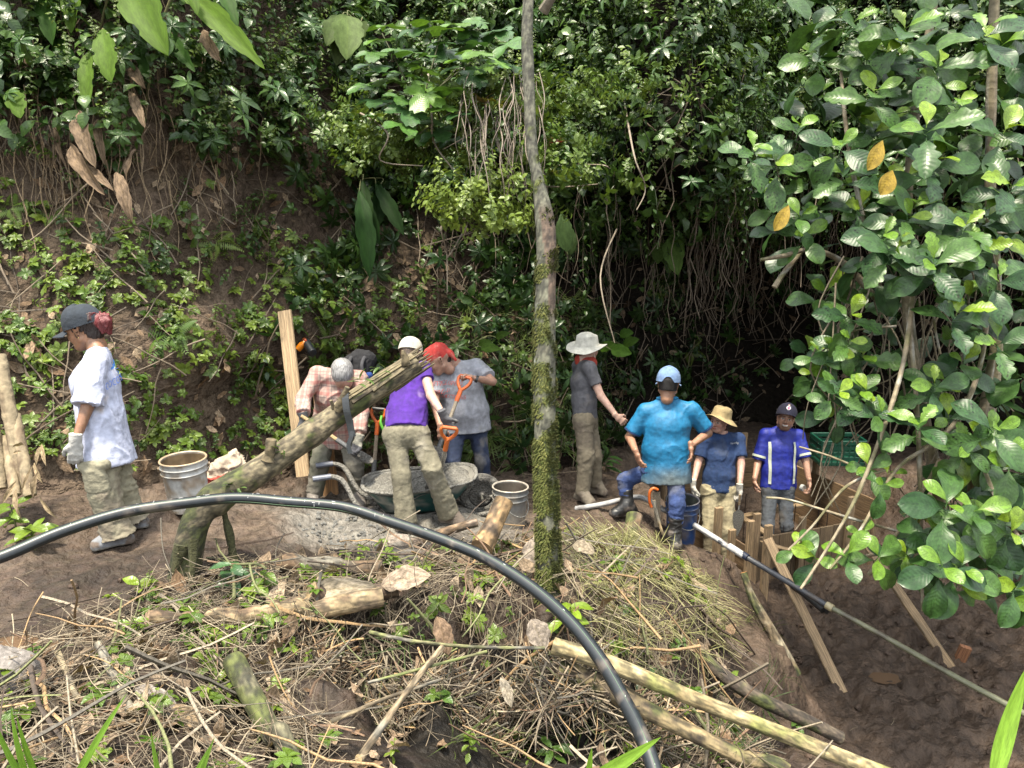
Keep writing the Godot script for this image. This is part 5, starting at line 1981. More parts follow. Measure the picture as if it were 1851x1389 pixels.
func mossy_tree() -> void:
	var pts := [at(994, 1050, 4.48), at(990, 960, 4.5), at(986, 830, 4.54), at(984, 690, 4.6), at(985, 560, 4.66), at(987, 430, 4.74), at(975, 340, 4.8), at(962, 270, 4.86), at(957, 180, 4.92), at(953, 60, 5.0), at(958, -60, 5.08), at(962, -260, 5.2)]
	var a: Vector3 = pts[0]
	a.y = ground(a.x, -a.z) - 0.1
	pts[0] = a
	var t := thing("tree", "slim tree trunk with mossy foot standing on the debris mound", "tree", a)
	var g := Geo.new()
	var path := smooth_path(pts, 26)
	tube(g, path, 0.062, 0.062, 36, Color.WHITE, 0.13, 0.5, true, func(f): return (1.0 + 0.25 * exp(-f * 30.0) - 0.36 * smoothstep(0.47, 0.58, f) - 0.05 * smoothstep(0.2, 0.4, f)))
	for i in g.v.size():
		var p := g.v[i]
		var q := pix(p)
		var n := nz.get_noise_3dv(p * 6.0)
		var h := clampf((p.y - a.y) / 3.6, 0, 1.5)
		var c := Color(0.14, 0.138, 0.098).lerp(Color(0.078, 0.078, 0.055), smoothstep(-0.2, 0.3, n))
		var moss := smoothstep(0.0, 0.35, n + 0.5 - h * 0.75 - 0.25 * smoothstep(1.0, -1.0, 0.0))
		c = c.lerp(Color(0.10, 0.125, 0.018), clampf(moss, 0, 0.9))
		# pale lichen
		var l := nz.get_noise_3dv(p * 3.1 + Vector3(9, 9, 9))
		if h > 0.12 and h < 0.62:
			c = c.lerp(Color(0.27, 0.285, 0.235), smoothstep(0.33, 0.45, l) * 0.7)
		# barkless scar on the right
		var sc := smoothstep(1.55, 1.7, p.y - a.y) * smoothstep(2.3, 2.2, p.y - a.y)
		if sc > 0.0 and p.x > path[clampi(roundi((p.y - a.y) / 3.9 * path.size()), 0, path.size() - 1)].x + 0.01:
			c = c.lerp(Color(0.13, 0.085, 0.06), sc * 0.9)
		g.c[i] = c * flecks(p, Vector3.UP)
	part("trunk", g, M.bark, t)
	# moss cushions: many short tufts on the lower bark
	var tuft := Geo.new()
	for k in 7:
		var b := aim(Vector3(rr(-0.7, 0.7), 1, rr(-0.7, 0.7)), Vector3.RIGHT)
		leaf(tuft, Transform3D(b, Vector3(rr(-0.006, 0.006), 0, rr(-0.006, 0.006))), rr(0.010, 0.022), 0.006, 1.0, 0.2, 0.5, 2, Color.WHITE, 0, 0, 1)
	var xs := []
	var cs := PackedColorArray()
	var tries := 0
	while xs.size() < 5200 and tries < 60000:
		tries += 1
		var i := rng.randi_range(0, path.size() - 2)
		var f := float(i) / (path.size() - 1)
		if f > 0.5 and rr(0, 1) > 0.04:
			continue
		var an := rr(0, TAU)
		var dir := Vector3(cos(an), rr(-0.2, 0.3), sin(an))
		var r := 0.063 * (1.0 + 0.25 * exp(-f * 30.0) - 0.36 * smoothstep(0.47, 0.58, f) - 0.05 * smoothstep(0.2, 0.4, f))
		var p := path[i].lerp(path[i + 1], rr(0, 1)) + Vector3(cos(an), 0, sin(an)) * r
		var n := nz.get_noise_3dv(p * 6.0)
		if n + 0.5 - f * 1.15 < rr(0.0, 0.35):
			continue
		xs.append(Transform3D(grow(dir).scaled(Vector3.ONE * rr(0.6, 1.5)), p))
		var m := rr(0, 1)
		cs.append(Color(0.085, 0.11, 0.015).lerp(Color(0.19, 0.19, 0.045), m))
	var mm := scatter("moss", tuft.mesh(), M.moss, xs, cs, t)
	mm.position = -a
	g = Geo.new()
	tube(g, smooth_path([at(982, 20, 5.02), at(1000, -10, 4.95), at(1030, -60, 4.9)], 6), 0.035, 0.015, 8, Color(0.2, 0.17, 0.12), 0.2, 2.0)
	part("branch", g, M.bark, t)


func pipe_arc() -> void:
	var g := Geo.new()
	var P := []
	for q in [[-160, 1060, 3.5], [0, 1008, 3.7], [110, 962, 3.85], [230, 925, 4.0], [345, 908, 4.12], [430, 901, 4.2], [520, 905, 4.24], [620, 919, 4.22], [710, 942, 4.14], [800, 975, 4.02], [880, 1010, 3.9], [960, 1060, 3.72], [1030, 1125, 3.52], [1085, 1195, 3.32], [1130, 1270, 3.12], [1165, 1340, 2.95], [1190, 1420, 2.8], [1205, 1540, 2.6]]:
		P.append(at(q[0] + rr(-2, 2), q[1] + rr(-2.5, 2.5), q[2]))
	tube(g, smooth_path(P, 12), 0.0305, 0.0305, 24, Color(0.014, 0.016, 0.02))
	for i in g.v.size():
		g.c[i] = g.c[i].lerp(Color(0.14, 0.115, 0.095), 0.6 * smoothstep(0.2, 0.45, nz.get_noise_3dv(g.v[i] * 8.0)))
	var o := single("water_pipe", g, M.pipe, "thick black plastic water pipe arching across the foreground", "pipe")
	# thin green stripe and pale scuffs along it
	var st := Geo.new()
	var path := smooth_path(P, 12)
	for s in 2:
		var line := PackedVector3Array()
		for p in path:
			line.append(p + Vector3(0, [0.0265, -0.010][s], [0.0155, 0.0290][s]))
		tube(st, line, 0.0014, 0.0014, 5, Color(0.07, 0.12, 0.07))
	var m := part("stripe", st, M.plain, o)
	g = Geo.new()
	for k in 60:
		var i := rng.randi_range(20, path.size() - 8)
		var an := rr(0.1, 2.2)
		var c := path[i] + Vector3(0, sin(an), cos(an)) * 0.0301
		var d := (path[i + 1] - path[i]).normalized() if rr(0, 1) < 0.5 else Vector3(0, cos(an), -sin(an))
		rod(g, c - d * rr(0.004, 0.012), c + d * rr(0.004, 0.012), 0.0014, 0.001, 4, Color(0.45, 0.45, 0.44))
	part("scuffs", g, M.plain, o, "stuff")


func conduit() -> void:
	var run := func(P: Array, r: float, col: Color, n: int, label: String, group: String):
		var g := Geo.new()
		var q := []
		for k in P:
			q.append(at(k[0], k[1], k[2]))
		var path := smooth_path(q, n * 2)
		for i in path.size():
			path[i].y = maxf(path[i].y, ground(path[i].x, -path[i].z) + r * 0.8)
		tube(g, path, r, r, 14, col, 0.04, 1.0)
		for i in g.v.size():
			var s: float = nz.get_noise_3dv(g.v[i] * 6.0)
			g.c[i] = col.lerp(Color(0.10, 0.08, 0.065), smoothstep(0.0, 0.4, s) * 0.8)
		return single("conduit_pipe", g, M.plastic, label, "pipe", group)
	run.call([[1040, 921, 7.35], [1090, 912, 7.25], [1125, 904, 7.2], [1160, 900, 7.18], [1200, 922, 7.05], [1245, 944, 6.95], [1285, 968, 6.82], [1322, 992, 6.68]], 0.026, Color(0.42, 0.42, 0.42), 5, "muddy white plastic pipe on the ground behind the rubber boots", "pipes crossing the pit")
	var o = run.call([[1300, 978, 6.76], [1360, 1014, 6.55], [1430, 1056, 6.3], [1500, 1098, 6.08]], 0.024, Color(0.06, 0.065, 0.075), 5, "dark grey plastic pipe passing in front of the formwork", "pipes crossing the pit")
	var o2 = run.call([[1495, 1095, 6.09], [1600, 1152, 5.8], [1720, 1220, 5.45], [1850, 1290, 5.1], [1960, 1352, 4.8]], 0.021, Color(0.21, 0.21, 0.13), 5, "greenish pole-like pipe slanting across the mud to the right edge", "pipes crossing the pit")
	for q in [[1318, 988, 6.7, 1345, 1005, 6.6, Color(0.5, 0.5, 0.5)], [1494, 1094, 6.1, 1506, 1101, 6.06, Color(0.5, 0.42, 0.25)], [1343, 1003, 6.61, 1352, 1009, 6.57, Color(0.02, 0.03, 0.06)]]:
		var g := Geo.new()
		rod(g, at(q[0], q[1], q[2]), at(q[3], q[4], q[5]), 0.031, 0.031, 14, q[6])
		part("coupling", g, M.plastic, o)
	# the loose black tubes under it
	var g := Geo.new()
	for k in 2:
		var a := at(1468 + 6 * k, 1068 + 5 * k, 6.65)
		var b := at(1488 + 8 * k, 1104 + 2 * k, 6.3)
		rod(g, at(1400, 1030 + 6 * k, 6.9), b, 0.024, 0.024, 12, Color(0.012, 0.012, 0.014))
		single("black_tube", g, M.rubber, ["upper black tube end lying under the dark grey pipe", "lower black tube end lying under the dark grey pipe"][k], "tube", "black tubes under the pipe")
		g = Geo.new()


func log_between(called: String, P: Array, r0: float, r1: float, c0: Color, c1: Color, c2: Color, label: String, rough := 0.25, cut := Color(0.45, 0.33, 0.18)) -> void:
	var q := []
	for k in P:
		q.append(k if k is Vector3 else at(k[0], k[1], k[2]))
	var g := Geo.new()
	var path := smooth_path(q, 30)
	if absf(path[0].y - path[-1].y) < 0.34 * path[0].distance_to(path[-1]):   # lies on the ground
		for i in path.size():
			path[i].y = maxf(path[i].y, ground(path[i].x, -path[i].z) + lerpf(r0, r1, float(i) / path.size()) * 0.75 + 0.045)
	tube(g, path, r0, r1, 28, Color.WHITE, rough, 0.7)
	var along := (path[-1] - path[0]).normalized()
	var body := g.v.size() - 2 * 29
	for i in g.v.size():
		var n := nz.get_noise_3dv(g.v[i] * 7.0)
		var m := nz.get_noise_3dv(g.v[i] * 3.0 + Vector3(20, 0, 0))
		g.c[i] = c0.lerp(c1, smoothstep(-0.2, 0.3, n)).lerp(c2, smoothstep(0.05, 0.35, m)) * flecks(g.v[i], along) if i < body else cut
	single(called, g, M.bark, label, "log", "cut logs and poles on the debris mound")


func logs() -> void:
	var tan_ := Color(0.40, 0.30, 0.17)
	var brown := Color(0.2, 0.13, 0.075)
	var moss := Color(0.10, 0.115, 0.03)
	var grey := Color(0.22, 0.20, 0.16)
	log_between("log", [[278, 1165, 4.02], [400, 1140, 4.08], [520, 1120, 4.2], [600, 1098, 4.3], [690, 1080, 4.4]], 0.036, 0.055, tan_, brown, Color(0.33, 0.24, 0.15), "long pale brown log lying across the left of the debris mound")
	log_between("log", [[560, 1098, 4.42], [640, 1078, 4.5], [720, 1066, 4.55]], 0.06, 0.05, brown, Color(0.11, 0.075, 0.05), grey, "dark peeling log end behind the long pale log")
	log_between("log", [[510, 1042, 4.8], [600, 1030, 4.85], [690, 1028, 4.9]], 0.05, 0.045, brown, Color(0.12, 0.09, 0.06), grey, "brown log lying flat below the arching pipe, left of centre")
	log_between("log", [[422, 1195, 3.7], [450, 1250, 3.55], [490, 1325, 3.35], [540, 1420, 3.1]], 0.05, 0.042, Color(0.2, 0.18, 0.11), Color(0.13, 0.12, 0.07), moss, "grey-green log with a slant-cut end in the lower left foreground", 0.12, Color(0.62, 0.55, 0.42))
	log_between("log", [[1000, 1168, 4.12], [1100, 1200, 4.05], [1250, 1262, 3.92], [1400, 1322, 3.78], [1560, 1385, 3.6], [1680, 1432, 3.5]], 0.043, 0.036, Color(0.44, 0.36, 0.19), Color(0.33, 0.25, 0.12), Color(0.25, 0.25, 0.08), "long yellowish pole slanting from the mound to the bottom edge", 0.14)
	log_between("log", [[1010, 1212, 4.15], [1090, 1240, 4.1], [1180, 1290, 3.98], [1290, 1345, 3.85], [1420, 1410, 3.7]], 0.05, 0.042, Color(0.30, 0.23, 0.12), Color(0.09, 0.065, 0.04), moss, "dark mottled mossy log below the long yellowish pole", 0.3)
	log_between("log", [[1250, 1160, 5.0], [1300, 1215, 4.85], [1370, 1262, 4.75], [1450, 1300, 4.75], [1520, 1335, 4.75]], 0.04, 0.045, Color(0.13, 0.10, 0.07), Color(0.08, 0.06, 0.045), moss, "dark fallen branch on the bank above the muddy pit", 0.2)
	log_between("log", [[1345, 1035, 5.95], [1362, 1085, 5.9], [1398, 1150, 5.85], [1436, 1222, 5.8]], 0.045, 0.05, Color(0.36, 0.31, 0.22), Color(0.2, 0.15, 0.09), moss, "lichen crusted log standing aslant at the edge of the pit", 0.5, Color(0.5, 0.22, 0.06))
	log_between("log", [[1141, 1000, 5.9], [1143, 965, 6.02], [1147, 932, 6.12]], 0.075, 0.07, Color(0.25, 0.18, 0.12), brown, moss, "short upright stump in front of the raised rubber boot", 0.12, Color(0.3, 0.23, 0.15))
	log_between("log", [[872, 990, 5.1], [890, 955, 5.2], [912, 905, 5.3]], 0.07, 0.05, Color(0.43, 0.28, 0.14), Color(0.16, 0.11, 0.07), brown, "splintered orange-brown stump beside the grey bucket", 0.5, Color(0.4, 0.27, 0.15))
	log_between("branch", [[742, 985, 5.35], [790, 966, 5.45], [862, 945, 5.55]], 0.024, 0.03, Color(0.36, 0.27, 0.2), brown, grey, "crooked pale branch lying below the stout pipe near the purple figure", 0.25)
	log_between("stick", [[648, 1375, 3.35], [700, 1300, 3.5], [755, 1225, 3.68], [800, 1170, 3.85]], 0.02, 0.014, Color(0.38, 0.29, 0.18), Color(0.28, 0.21, 0.13), grey, "long straight brown stick leaning in the centre foreground", 0.08)
	log_between("stick", [[598, 1305, 3.4], [700, 1262, 3.55], [800, 1228, 3.75]], 0.010, 0.008, Color(0.36, 0.28, 0.17), Color(0.28, 0.21, 0.13), grey, "thin pale stick crossing behind the leaning brown stick", 0.08)
	log_between("stick", [[178, 1165, 3.6], [206, 1225, 3.42], [236, 1290, 3.2]], 0.021, 0.018, Color(0.30, 0.26, 0.17), Color(0.22, 0.2, 0.13), grey, "straight grey pole on the ground in the lower left", 0.06)
	log_between("stick", [[104, 1180, 3.6], [125, 1230, 3.4], [143, 1272, 3.28]], 0.015, 0.012, Color(0.40, 0.32, 0.2), Color(0.3, 0.24, 0.15), grey, "short pale stick near the left edge of the foreground", 0.06)
	log_between("stick", [[668, 1143, 4.0], [750, 1160, 3.92], [860, 1170, 3.92], [985, 1172, 3.95]], 0.010, 0.008, Color(0.24, 0.25, 0.1), Color(0.2, 0.19, 0.09), grey, "thin green cane lying level across the debris front", 0.06)
	log_between("stick", [[665, 1235, 3.72], [760, 1210, 3.75], [880, 1178, 3.85]], 0.008, 0.007, Color(0.20, 0.24, 0.07), Color(0.2, 0.19, 0.09), grey, "slender green cane rising to the right over the dark hollow", 0.06)
	log_between("stick", [[1182, 905, 6.6], [1190, 940, 6.58], [1199, 968, 6.55]], 0.016, 0.012, Color(0.32, 0.24, 0.13), Color(0.25, 0.18, 0.1), grey, "short stick stuck upright by the blue bucket", 0.1)


func small_things() -> void:
	var blueish := Color(0.50, 0.50, 0.48)
	var spot := func(px, py, d):
		var p := at(px, py, d)
		return Vector3(p.x, ground(p.x, -p.z) - 0.01, p.z)
	bucket(spot.call(341, 903, 5.85), 0.165, 0.40, Vector3(0.02, 0.3, 0.03), Color(0.52, 0.52, 0.50), Color(0.30, 0.22, 0.14), "dirty white plastic bucket with ochre rim beside the cement bag", Color(0.2, 0.14, 0.08), -1.0)
	bucket(spot.call(921, 944, 6.45), 0.148, 0.40, Vector3(0.0, 0.9, -0.03), Color(0.17, 0.17, 0.165), Color(0.27, 0.24, 0.2), "mud-grey plastic bucket left of the mossy tree trunk", Color(0.12, 0.1, 0.08), 1.0)
	bucket(spot.call(1231, 962, 7.05), 0.148, 0.42, Vector3(0.03, 0.4, 0.02), Color(0.012, 0.055, 0.19), Color(0.12, 0.11, 0.11), "blue plastic bucket with pale handle behind the rubber boots", Color(0.08, 0.09, 0.08), 1.0)
	# cement bag: a crumpled half-empty sack
	var g := Geo.new()
	var c: Vector3 = spot.call(402, 868, 6.35)
	var fd := arr_mesh([cap(c + Vector3(-0.1, 0.08, 0), c + Vector3(0.1, 0.1, 0), 0.1, 0.09, 0.05, Vector3(0, 0, 1), 0.8), cap(c + Vector3(-0.02, 0.2, -0.03), c + Vector3(0.1, 0.3, -0.04), 0.09, 0.06, 0.05), cap(c + Vector3(0.13, 0.25, 0), c + Vector3(0.17, 0.18, 0.02), 0.06, 0.05, 0.03)], 0.012, g,
		func(p, n):
			var q: Vector3 = p - c
			if q.y < 0.06 + 0.25 * q.x:
				return Color(0.035, 0.045, 0.08)
			if q.y < 0.17 + 0.25 * q.x and n.z > 0.1:
				return Color(0.36, 0.06, 0.04)
			return Color(0.42, 0.34, 0.26), folds(0.05, Vector3(7, 6, 7), 3.0))
	single("cement_bag", g, M.cloth, "crumpled tan and red paper cement bag behind the dirty white bucket", "cement bag")
	# backpack hung on the slope
	var b := at(648, 676, 7.55)
	var t := thing("backpack", "black and blue backpack resting on the slope behind the workers", "backpack", b)
	g = Geo.new()
	var blk := Color(0.018, 0.018, 0.022)
	arr_mesh([cap(b + Vector3(-0.05, -0.12, 0), b + Vector3(0.06, 0.13, -0.05), 0.12, 0.1, 0.06, Vector3(1, 0, 0), 1.2), cap(b + Vector3(-0.12, 0.1, 0), b + Vector3(0.0, 0.19, -0.04), 0.06, 0.05, 0.04)], 0.012, g, plain_col(blk), folds(0.016, Vector3(8, 8, 8), 5.0))
	part("pack_bag", g, M.cloth, t)
	g = Geo.new()
	arr_mesh([cap(b + Vector3(0.02, -0.12, 0.1), b + Vector3(0.12, 0.0, 0.09), 0.05, 0.04, 0.03), cap(b + Vector3(-0.17, 0.05, 0.08), b + Vector3(-0.12, 0.12, 0.05), 0.045, 0.04, 0.03)], 0.01, g, plain_col(Color(0.015, 0.05, 0.22)), folds(0.01, Vector3(9, 9, 9), 6.0))
	part("blue_pocket", g, M.cloth, t)
	for s in [0.0, 0.13]:
		g = Geo.new()
		tube(g, smooth_path([b + Vector3(-0.06 + s, 0.17, 0.02), b + Vector3(-0.07 + s, 0.1, 0.13), b + Vector3(-0.03 + s, -0.05, 0.15), b + Vector3(0.01 + s, -0.17, 0.1)], 5), 0.02, 0.014, 7, Color(0.05, 0.05, 0.055))
		part("shoulder_strap", g, M.cloth, t)
	# bottles lying on the slope
	var a := at(552, 618, 7.5)
	t = thing("water_bottle", "matt black water bottle lying on the slope right of the tall plank", "bottle", a)
	var dir := (at(567, 642, 7.35) - a).normalized()
	var x := Transform3D(grow(dir), a)
	g = Geo.new()
	lathe(g, [Vector2(0, 0.0), Vector2(0.036, 0.0), Vector2(0.041, 0.006), Vector2(0.041, 0.2), Vector2(0.036, 0.205), Vector2(0.0, 0.206)], 20, x, Color(0.015, 0.016, 0.022))
	part("flask", g, M.rubber, t)
	g = Geo.new()
	lathe(g, [Vector2(0.0, -0.045), Vector2(0.02, -0.045), Vector2(0.024, -0.03), Vector2(0.03, -0.02), Vector2(0.03, 0.0), Vector2(0.0, 0.0)], 16, x, Color(0.42, 0.09, 0.015))
	part("lid", g, M.plastic, t)
	a = at(541, 627, 7.45)
	t = thing("drink_bottle", "small orange drink bottle lying beside the black water bottle", "bottle", a)
	x = Transform3D(grow(Vector3(0.55, 0.6, -0.1)), a - Vector3(0.02, 0.03, 0))
	g = Geo.new()
	lathe(g, [Vector2(0, 0.0), Vector2(0.028, 0.0), Vector2(0.032, 0.008), Vector2(0.032, 0.07), Vector2(0.015, 0.1), Vector2(0.013, 0.115), Vector2(0, 0.115)], 16, x, Color(0.55, 0.17, 0.01))
	part("flask", g, M.gloss, t)
	g = Geo.new()
	lathe(g, [Vector2(0, 0.112), Vector2(0.016, 0.112), Vector2(0.016, 0.13), Vector2(0, 0.13)], 12, x, Color(0.5, 0.08, 0.02))
	part("bottle_cap", g, M.plastic, t)
	# stones
	for q in [[724, 978, 5.75, 0.11, 0.07, Color(0.36, 0.30, 0.25), "smooth pale round stone at the feet of the purple figure"], [8, 1225, 3.45, 0.14, 0.13, Color(0.25, 0.22, 0.20), "rough grey rock at the left edge of the foreground"], [490, 1080, 4.45, 0.06, 0.05, Color(0.2, 0.16, 0.12), "flat brown stone half buried behind the long pale log"],
			[40, 1205, 3.5, 0.07, 0.06, Color(0.17, 0.13, 0.11), "brown clod of earth beside the rough grey rock"]]:
		g = Geo.new()
		var p: Vector3 = spot.call(q[0], q[1], q[2])
		var sd: float = q[0] * 0.01
		arr_mesh([cap(p + Vector3(-q[3] * 0.4, q[4] * 0.35, 0), p + Vector3(q[3] * 0.4, q[4] * 0.35, 0.01), q[4], q[4] * 0.85, 0.03)], 0.01, g, plain_col(q[5]), func(v, _n): return 0.02 * nz.get_noise_3dv(v * 9.0 + Vector3(sd, 0, 0)))
		single("stone", g, M.stone, q[6], "stone", "stones on the ground")
	# hand saw leaning by the blue bucket
	t = thing("hand_saw", "hand saw with orange handle standing by the turquoise shirted man", "saw", spot.call(1180, 925, 6.75))
	g = Geo.new()
	var h := at(1181, 890, 6.72)
	tube(g, smooth_path([h + Vector3(0.04, 0.02, 0), h + Vector3(0.0, 0.035, 0), h + Vector3(-0.03, 0.0, 0), h + Vector3(-0.03, -0.08, 0.0), h + Vector3(-0.01, -0.14, 0.0)], 6), 0.013, 0.013, 8, Color(0.62, 0.13, 0.02))
	part("handle", g, M.plastic, t)
	g = Geo.new()
	board(g, h + Vector3(0.03, 0.0, 0), h + Vector3(0.05, -0.32, 0.02), 0.06, 0.003, Vector3(1, 0, 0), Color(0.2, 0.17, 0.13))
	part("saw_blade", g, M.metal, t)
	# trowel in the tan hatted man's left hand
	var w := at(1337, 908, 7.92)
	t = thing("trowel", "pointed mason's trowel held by the man in the tan hat", "trowel", w)
	g = Geo.new()
	rod(g, w + Vector3(0, 0.08, 0), w + Vector3(0, -0.03, 0), 0.015, 0.013, 8, Color(0.3, 0.22, 0.14))
	part("handle", g, M.dry, t)
	g = Geo.new()
	rod(g, w + Vector3(0, -0.03, 0), w + Vector3(-0.01, -0.08, 0.02), 0.007, 0.007, 6, Color(0.3, 0.3, 0.3))
	part("tang", g, M.metal, t)
	g = Geo.new()
	var o := w + Vector3(-0.01, -0.08, 0.03)
	var out := [Vector2(-0.02, 0.0), Vector2(-0.055, -0.03), Vector2(-0.058, -0.09), Vector2(-0.04, -0.19), Vector2(0.0, -0.29), Vector2(0.04, -0.19), Vector2(0.058, -0.09), Vector2(0.055, -0.03), Vector2(0.02, 0.0)]
	for side in 2:
		var m0 := g.vert(o + Vector3(0, -0.1, -0.006 * side), Color(0.36, 0.35, 0.32))
		for k in 9:
			g.vert(o + Vector3(out[k].x, out[k].y, -0.006 * side), Color(0.34, 0.33, 0.3))
		for k in 9:
			if side == 0:
				g.tri(m0, m0 + 1 + (k + 1) % 9, m0 + 1 + k)
			else:
				g.tri(m0, m0 + 1 + k, m0 + 1 + (k + 1) % 9)
	part("blade", g, M.metal, t)
	# shovels
	shovel(at(544, 752, 6.42), at(672, 838, 6.5), Vector3(0.4, -0.3, 1), 0.2, 0.2, Color(0.5, 0.36, 0.18), Color(0.1, 0.1, 0.1), Color(0.05, 0.05, 0.05), "wooden handled shovel in the plaid shirted man's hands, blade in the concrete", false)
	shovel(at(684, 742, 6.85), at(672, 900, 6.85), Vector3(1, 0, 0.1), 0.18, 0.2, Color(0.38, 0.30, 0.22), Color(0.58, 0.12, 0.02), Color(0.03, 0.03, 0.035), "upright shovel with orange and black grip standing left of the purple shirt")
	shovel(at(841, 684, 6.80), at(775, 858, 6.64), Vector3(1, 0.4, 0.1), 0.25, 0.2, Color(0.40, 0.34, 0.26), Color(0.62, 0.13, 0.03), Color(0.58, 0.12, 0.03), "shovel with orange grip raised in the hand of the man with the red head cloth")
	shovel(at(812, 776, 6.04), at(786, 912, 6.5), Vector3(1, 0.35, 0.1), 0.26, 0.21, Color(0.34, 0.31, 0.26), Color(0.64, 0.15, 0.03), Color(0.6, 0.13, 0.03), "short shovel with orange grip in the right hand of the purple figure")
	g = Geo.new()
	tube(g, smooth_path([at(690, 752, 6.82), at(688, 765, 6.8), at(694, 780, 6.8), at(699, 795, 6.8)], 5), 0.012, 0.014, 8, Color(0.12, 0.42, 0.05))
	single("green_hook", g, M.plastic, "bright green plastic handle hanging on the upright shovel", "handle")
	# puddles
	for q in [[18, 1148, 3.7, 0.14, 0.07, "small brown puddle at the left edge of the mud"], [1605, 1190, 6.2, 0.13, 0.08, "shallow muddy puddle in the pit"]]:
		g = Geo.new()
		var p: Vector3 = at(q[0], q[1], q[2])
		p.y = ground(p.x, -p.z) + 0.028
		var m0 := g.vert(p, Color(0.10, 0.066, 0.043))
		for k in 25:
			var an := TAU * k / 24.0
			var r := 1.0 + 0.35 * nz.get_noise_2d(cos(an) * 2.0, sin(an) * 2.0 + q[0])
			g.vert(p + Vector3(cos(an) * q[3] * r, 0, sin(an) * q[4] * r), Color(0.10, 0.066, 0.043))
		for k in 24:
			g.tri(m0, m0 + 2 + k, m0 + 1 + k)
		setting("puddle", g, M.wet, q[5])


func make_objects() -> void:
	wheelbarrow()
	boards()
	formwork()
	crate()
	leaning_log()
	mossy_tree()
	pipe_arc()
	conduit()
	logs()
	small_things()


# ---------- vegetation ----------
func sprig(n: int, stem: float, L: float, W: float, e: float, droop: float, whorl: bool, seed_: int, rows := 3, thick := 0.002) -> Geo:   # grows along +y
	var r := RandomNumberGenerator.new()
	r.seed = seed_
	var g := Geo.new()
	var bend := Vector3(r.randf_range(-0.2, 0.2), 0, r.randf_range(-0.2, 0.2))
	var P := []
	for i in 4:
		var t := i / 3.0
		P.append(Vector3(0, stem * t, 0) + bend * stem * t * t)
	var path := smooth_path(P, 2)
	tube(g, path, thick, thick * 0.5, 3, Color(0.55, 0.5, 0.35), 0, 1, false)
	for k in n:
		var t := 0.9 if whorl else (0.18 + 0.82 * k / maxf(n - 1, 1))
		var p := Vector3(0, stem * t, 0) + bend * stem * t * t
		var an := TAU * k / n + r.randf_range(-0.3, 0.3) if whorl else k * 2.4 + r.randf_range(-0.4, 0.4)
		var lift := r.randf_range(0.1, 0.7) if whorl else r.randf_range(-0.1, 0.6)
		var dir := Vector3(cos(an), lift, sin(an)).normalized()
		var s := r.randf_range(0.7, 1.15) * (1.0 if whorl else lerpf(1.1, 0.7, t))
		var v := r.randf_range(0.8, 1.2)
		leaf(g, Transform3D(aim(dir, Vector3(r.randf_range(-0.3, 0.3), 1, r.randf_range(-0.3, 0.3))), p), L * s, W * s, e, r.randf_range(0.1, 0.45), droop * r.randf_range(0.5, 1.4), rows, Color(v, v, v * 0.9), 0.03, r.randf() * 6.0, 1)
	return g


func fern(seed_: int) -> Geo:
	var r := RandomNumberGenerator.new()
	r.seed = seed_
	var g := Geo.new()
	for f in 5:
		var an := TAU * f / 5.0 + r.randf_range(-0.3, 0.3)
		var out := Vector3(cos(an), 0, sin(an))
		var L := r.randf_range(0.2, 0.3)
		for k in 14:
			var t := 0.12 + 0.88 * k / 14.0
			var p := out * L * t + Vector3(0, L * (0.75 * t - 0.75 * t * t), 0)
			var w := 0.075 * sin(PI * pow(t, 0.6)) + 0.008
			for s in [-1.0, 1.0]:
				var d: Vector3 = out.cross(Vector3.UP) * s + out * 0.35 + Vector3(0, -0.15, 0)
				leaf(g, Transform3D(aim(d, Vector3.UP), p), w, 0.015, 0.9, 0.1, 0.4, 2, Color.WHITE, 0, 0, 1)
	return g


func dead_leaf(seed_: int) -> Geo:
	var r := RandomNumberGenerator.new()
	r.seed = seed_
	var g := Geo.new()
	leaf(g, Transform3D(Basis(), Vector3(0, 0.004, -0.06)), 0.13, 0.06, r.randf_range(0.8, 1.1), r.randf_range(-0.4, 0.6), r.randf_range(-1.6, 1.2), 5, Color.WHITE, 0.12, r.randf() * 6.0, 2, 0.15)
	return g


func strand(seed_: int, leafy: bool) -> Geo:   # hangs along -y, one metre long
	var r := RandomNumberGenerator.new()
	r.seed = seed_
	var g := Geo.new()
	var P := []
	for i in 7:
		P.append(Vector3(r.randf_range(-0.05, 0.05), -i / 6.0, r.randf_range(-0.05, 0.05)))
	tube(g, smooth_path(P, 2), 0.005, 0.003, 4, Color.WHITE if not leafy else Color(0.5, 0.4, 0.3), 0, 1, false)
	if leafy:
		for k in 22:
			var p := Vector3(0, -0.04 * k - 0.1, 0)
			var an := k * 2.4
			leaf(g, Transform3D(aim(Vector3(cos(an), r.randf_range(-0.9, 0.1), sin(an)), Vector3.UP), p), r.randf_range(0.05, 0.08), 0.036, 0.8, 0.2, 0.6, 3, Color.WHITE * r.randf_range(0.8, 1.2), 0, 0, 1)
	return g


func tuft(seed_: int, n: int, L: float, W: float) -> Geo:
	var r := RandomNumberGenerator.new()
	r.seed = seed_
	var g := Geo.new()
	for k in n:
		var an := r.randf() * TAU
		leaf(g, Transform3D(aim(Vector3(cos(an), r.randf_range(0.5, 2.5), sin(an)), Vector3(cos(an), -0.3, sin(an)) * -1.0), Vector3(r.randf_range(-0.02, 0.02), 0, r.randf_range(-0.02, 0.02))), L * r.randf_range(0.5, 1.1), W, 0.7, 0.3, r.randf_range(0.6, 1.7), 4, Color.WHITE * r.randf_range(0.75, 1.2), 0, 0, 1)
	return g


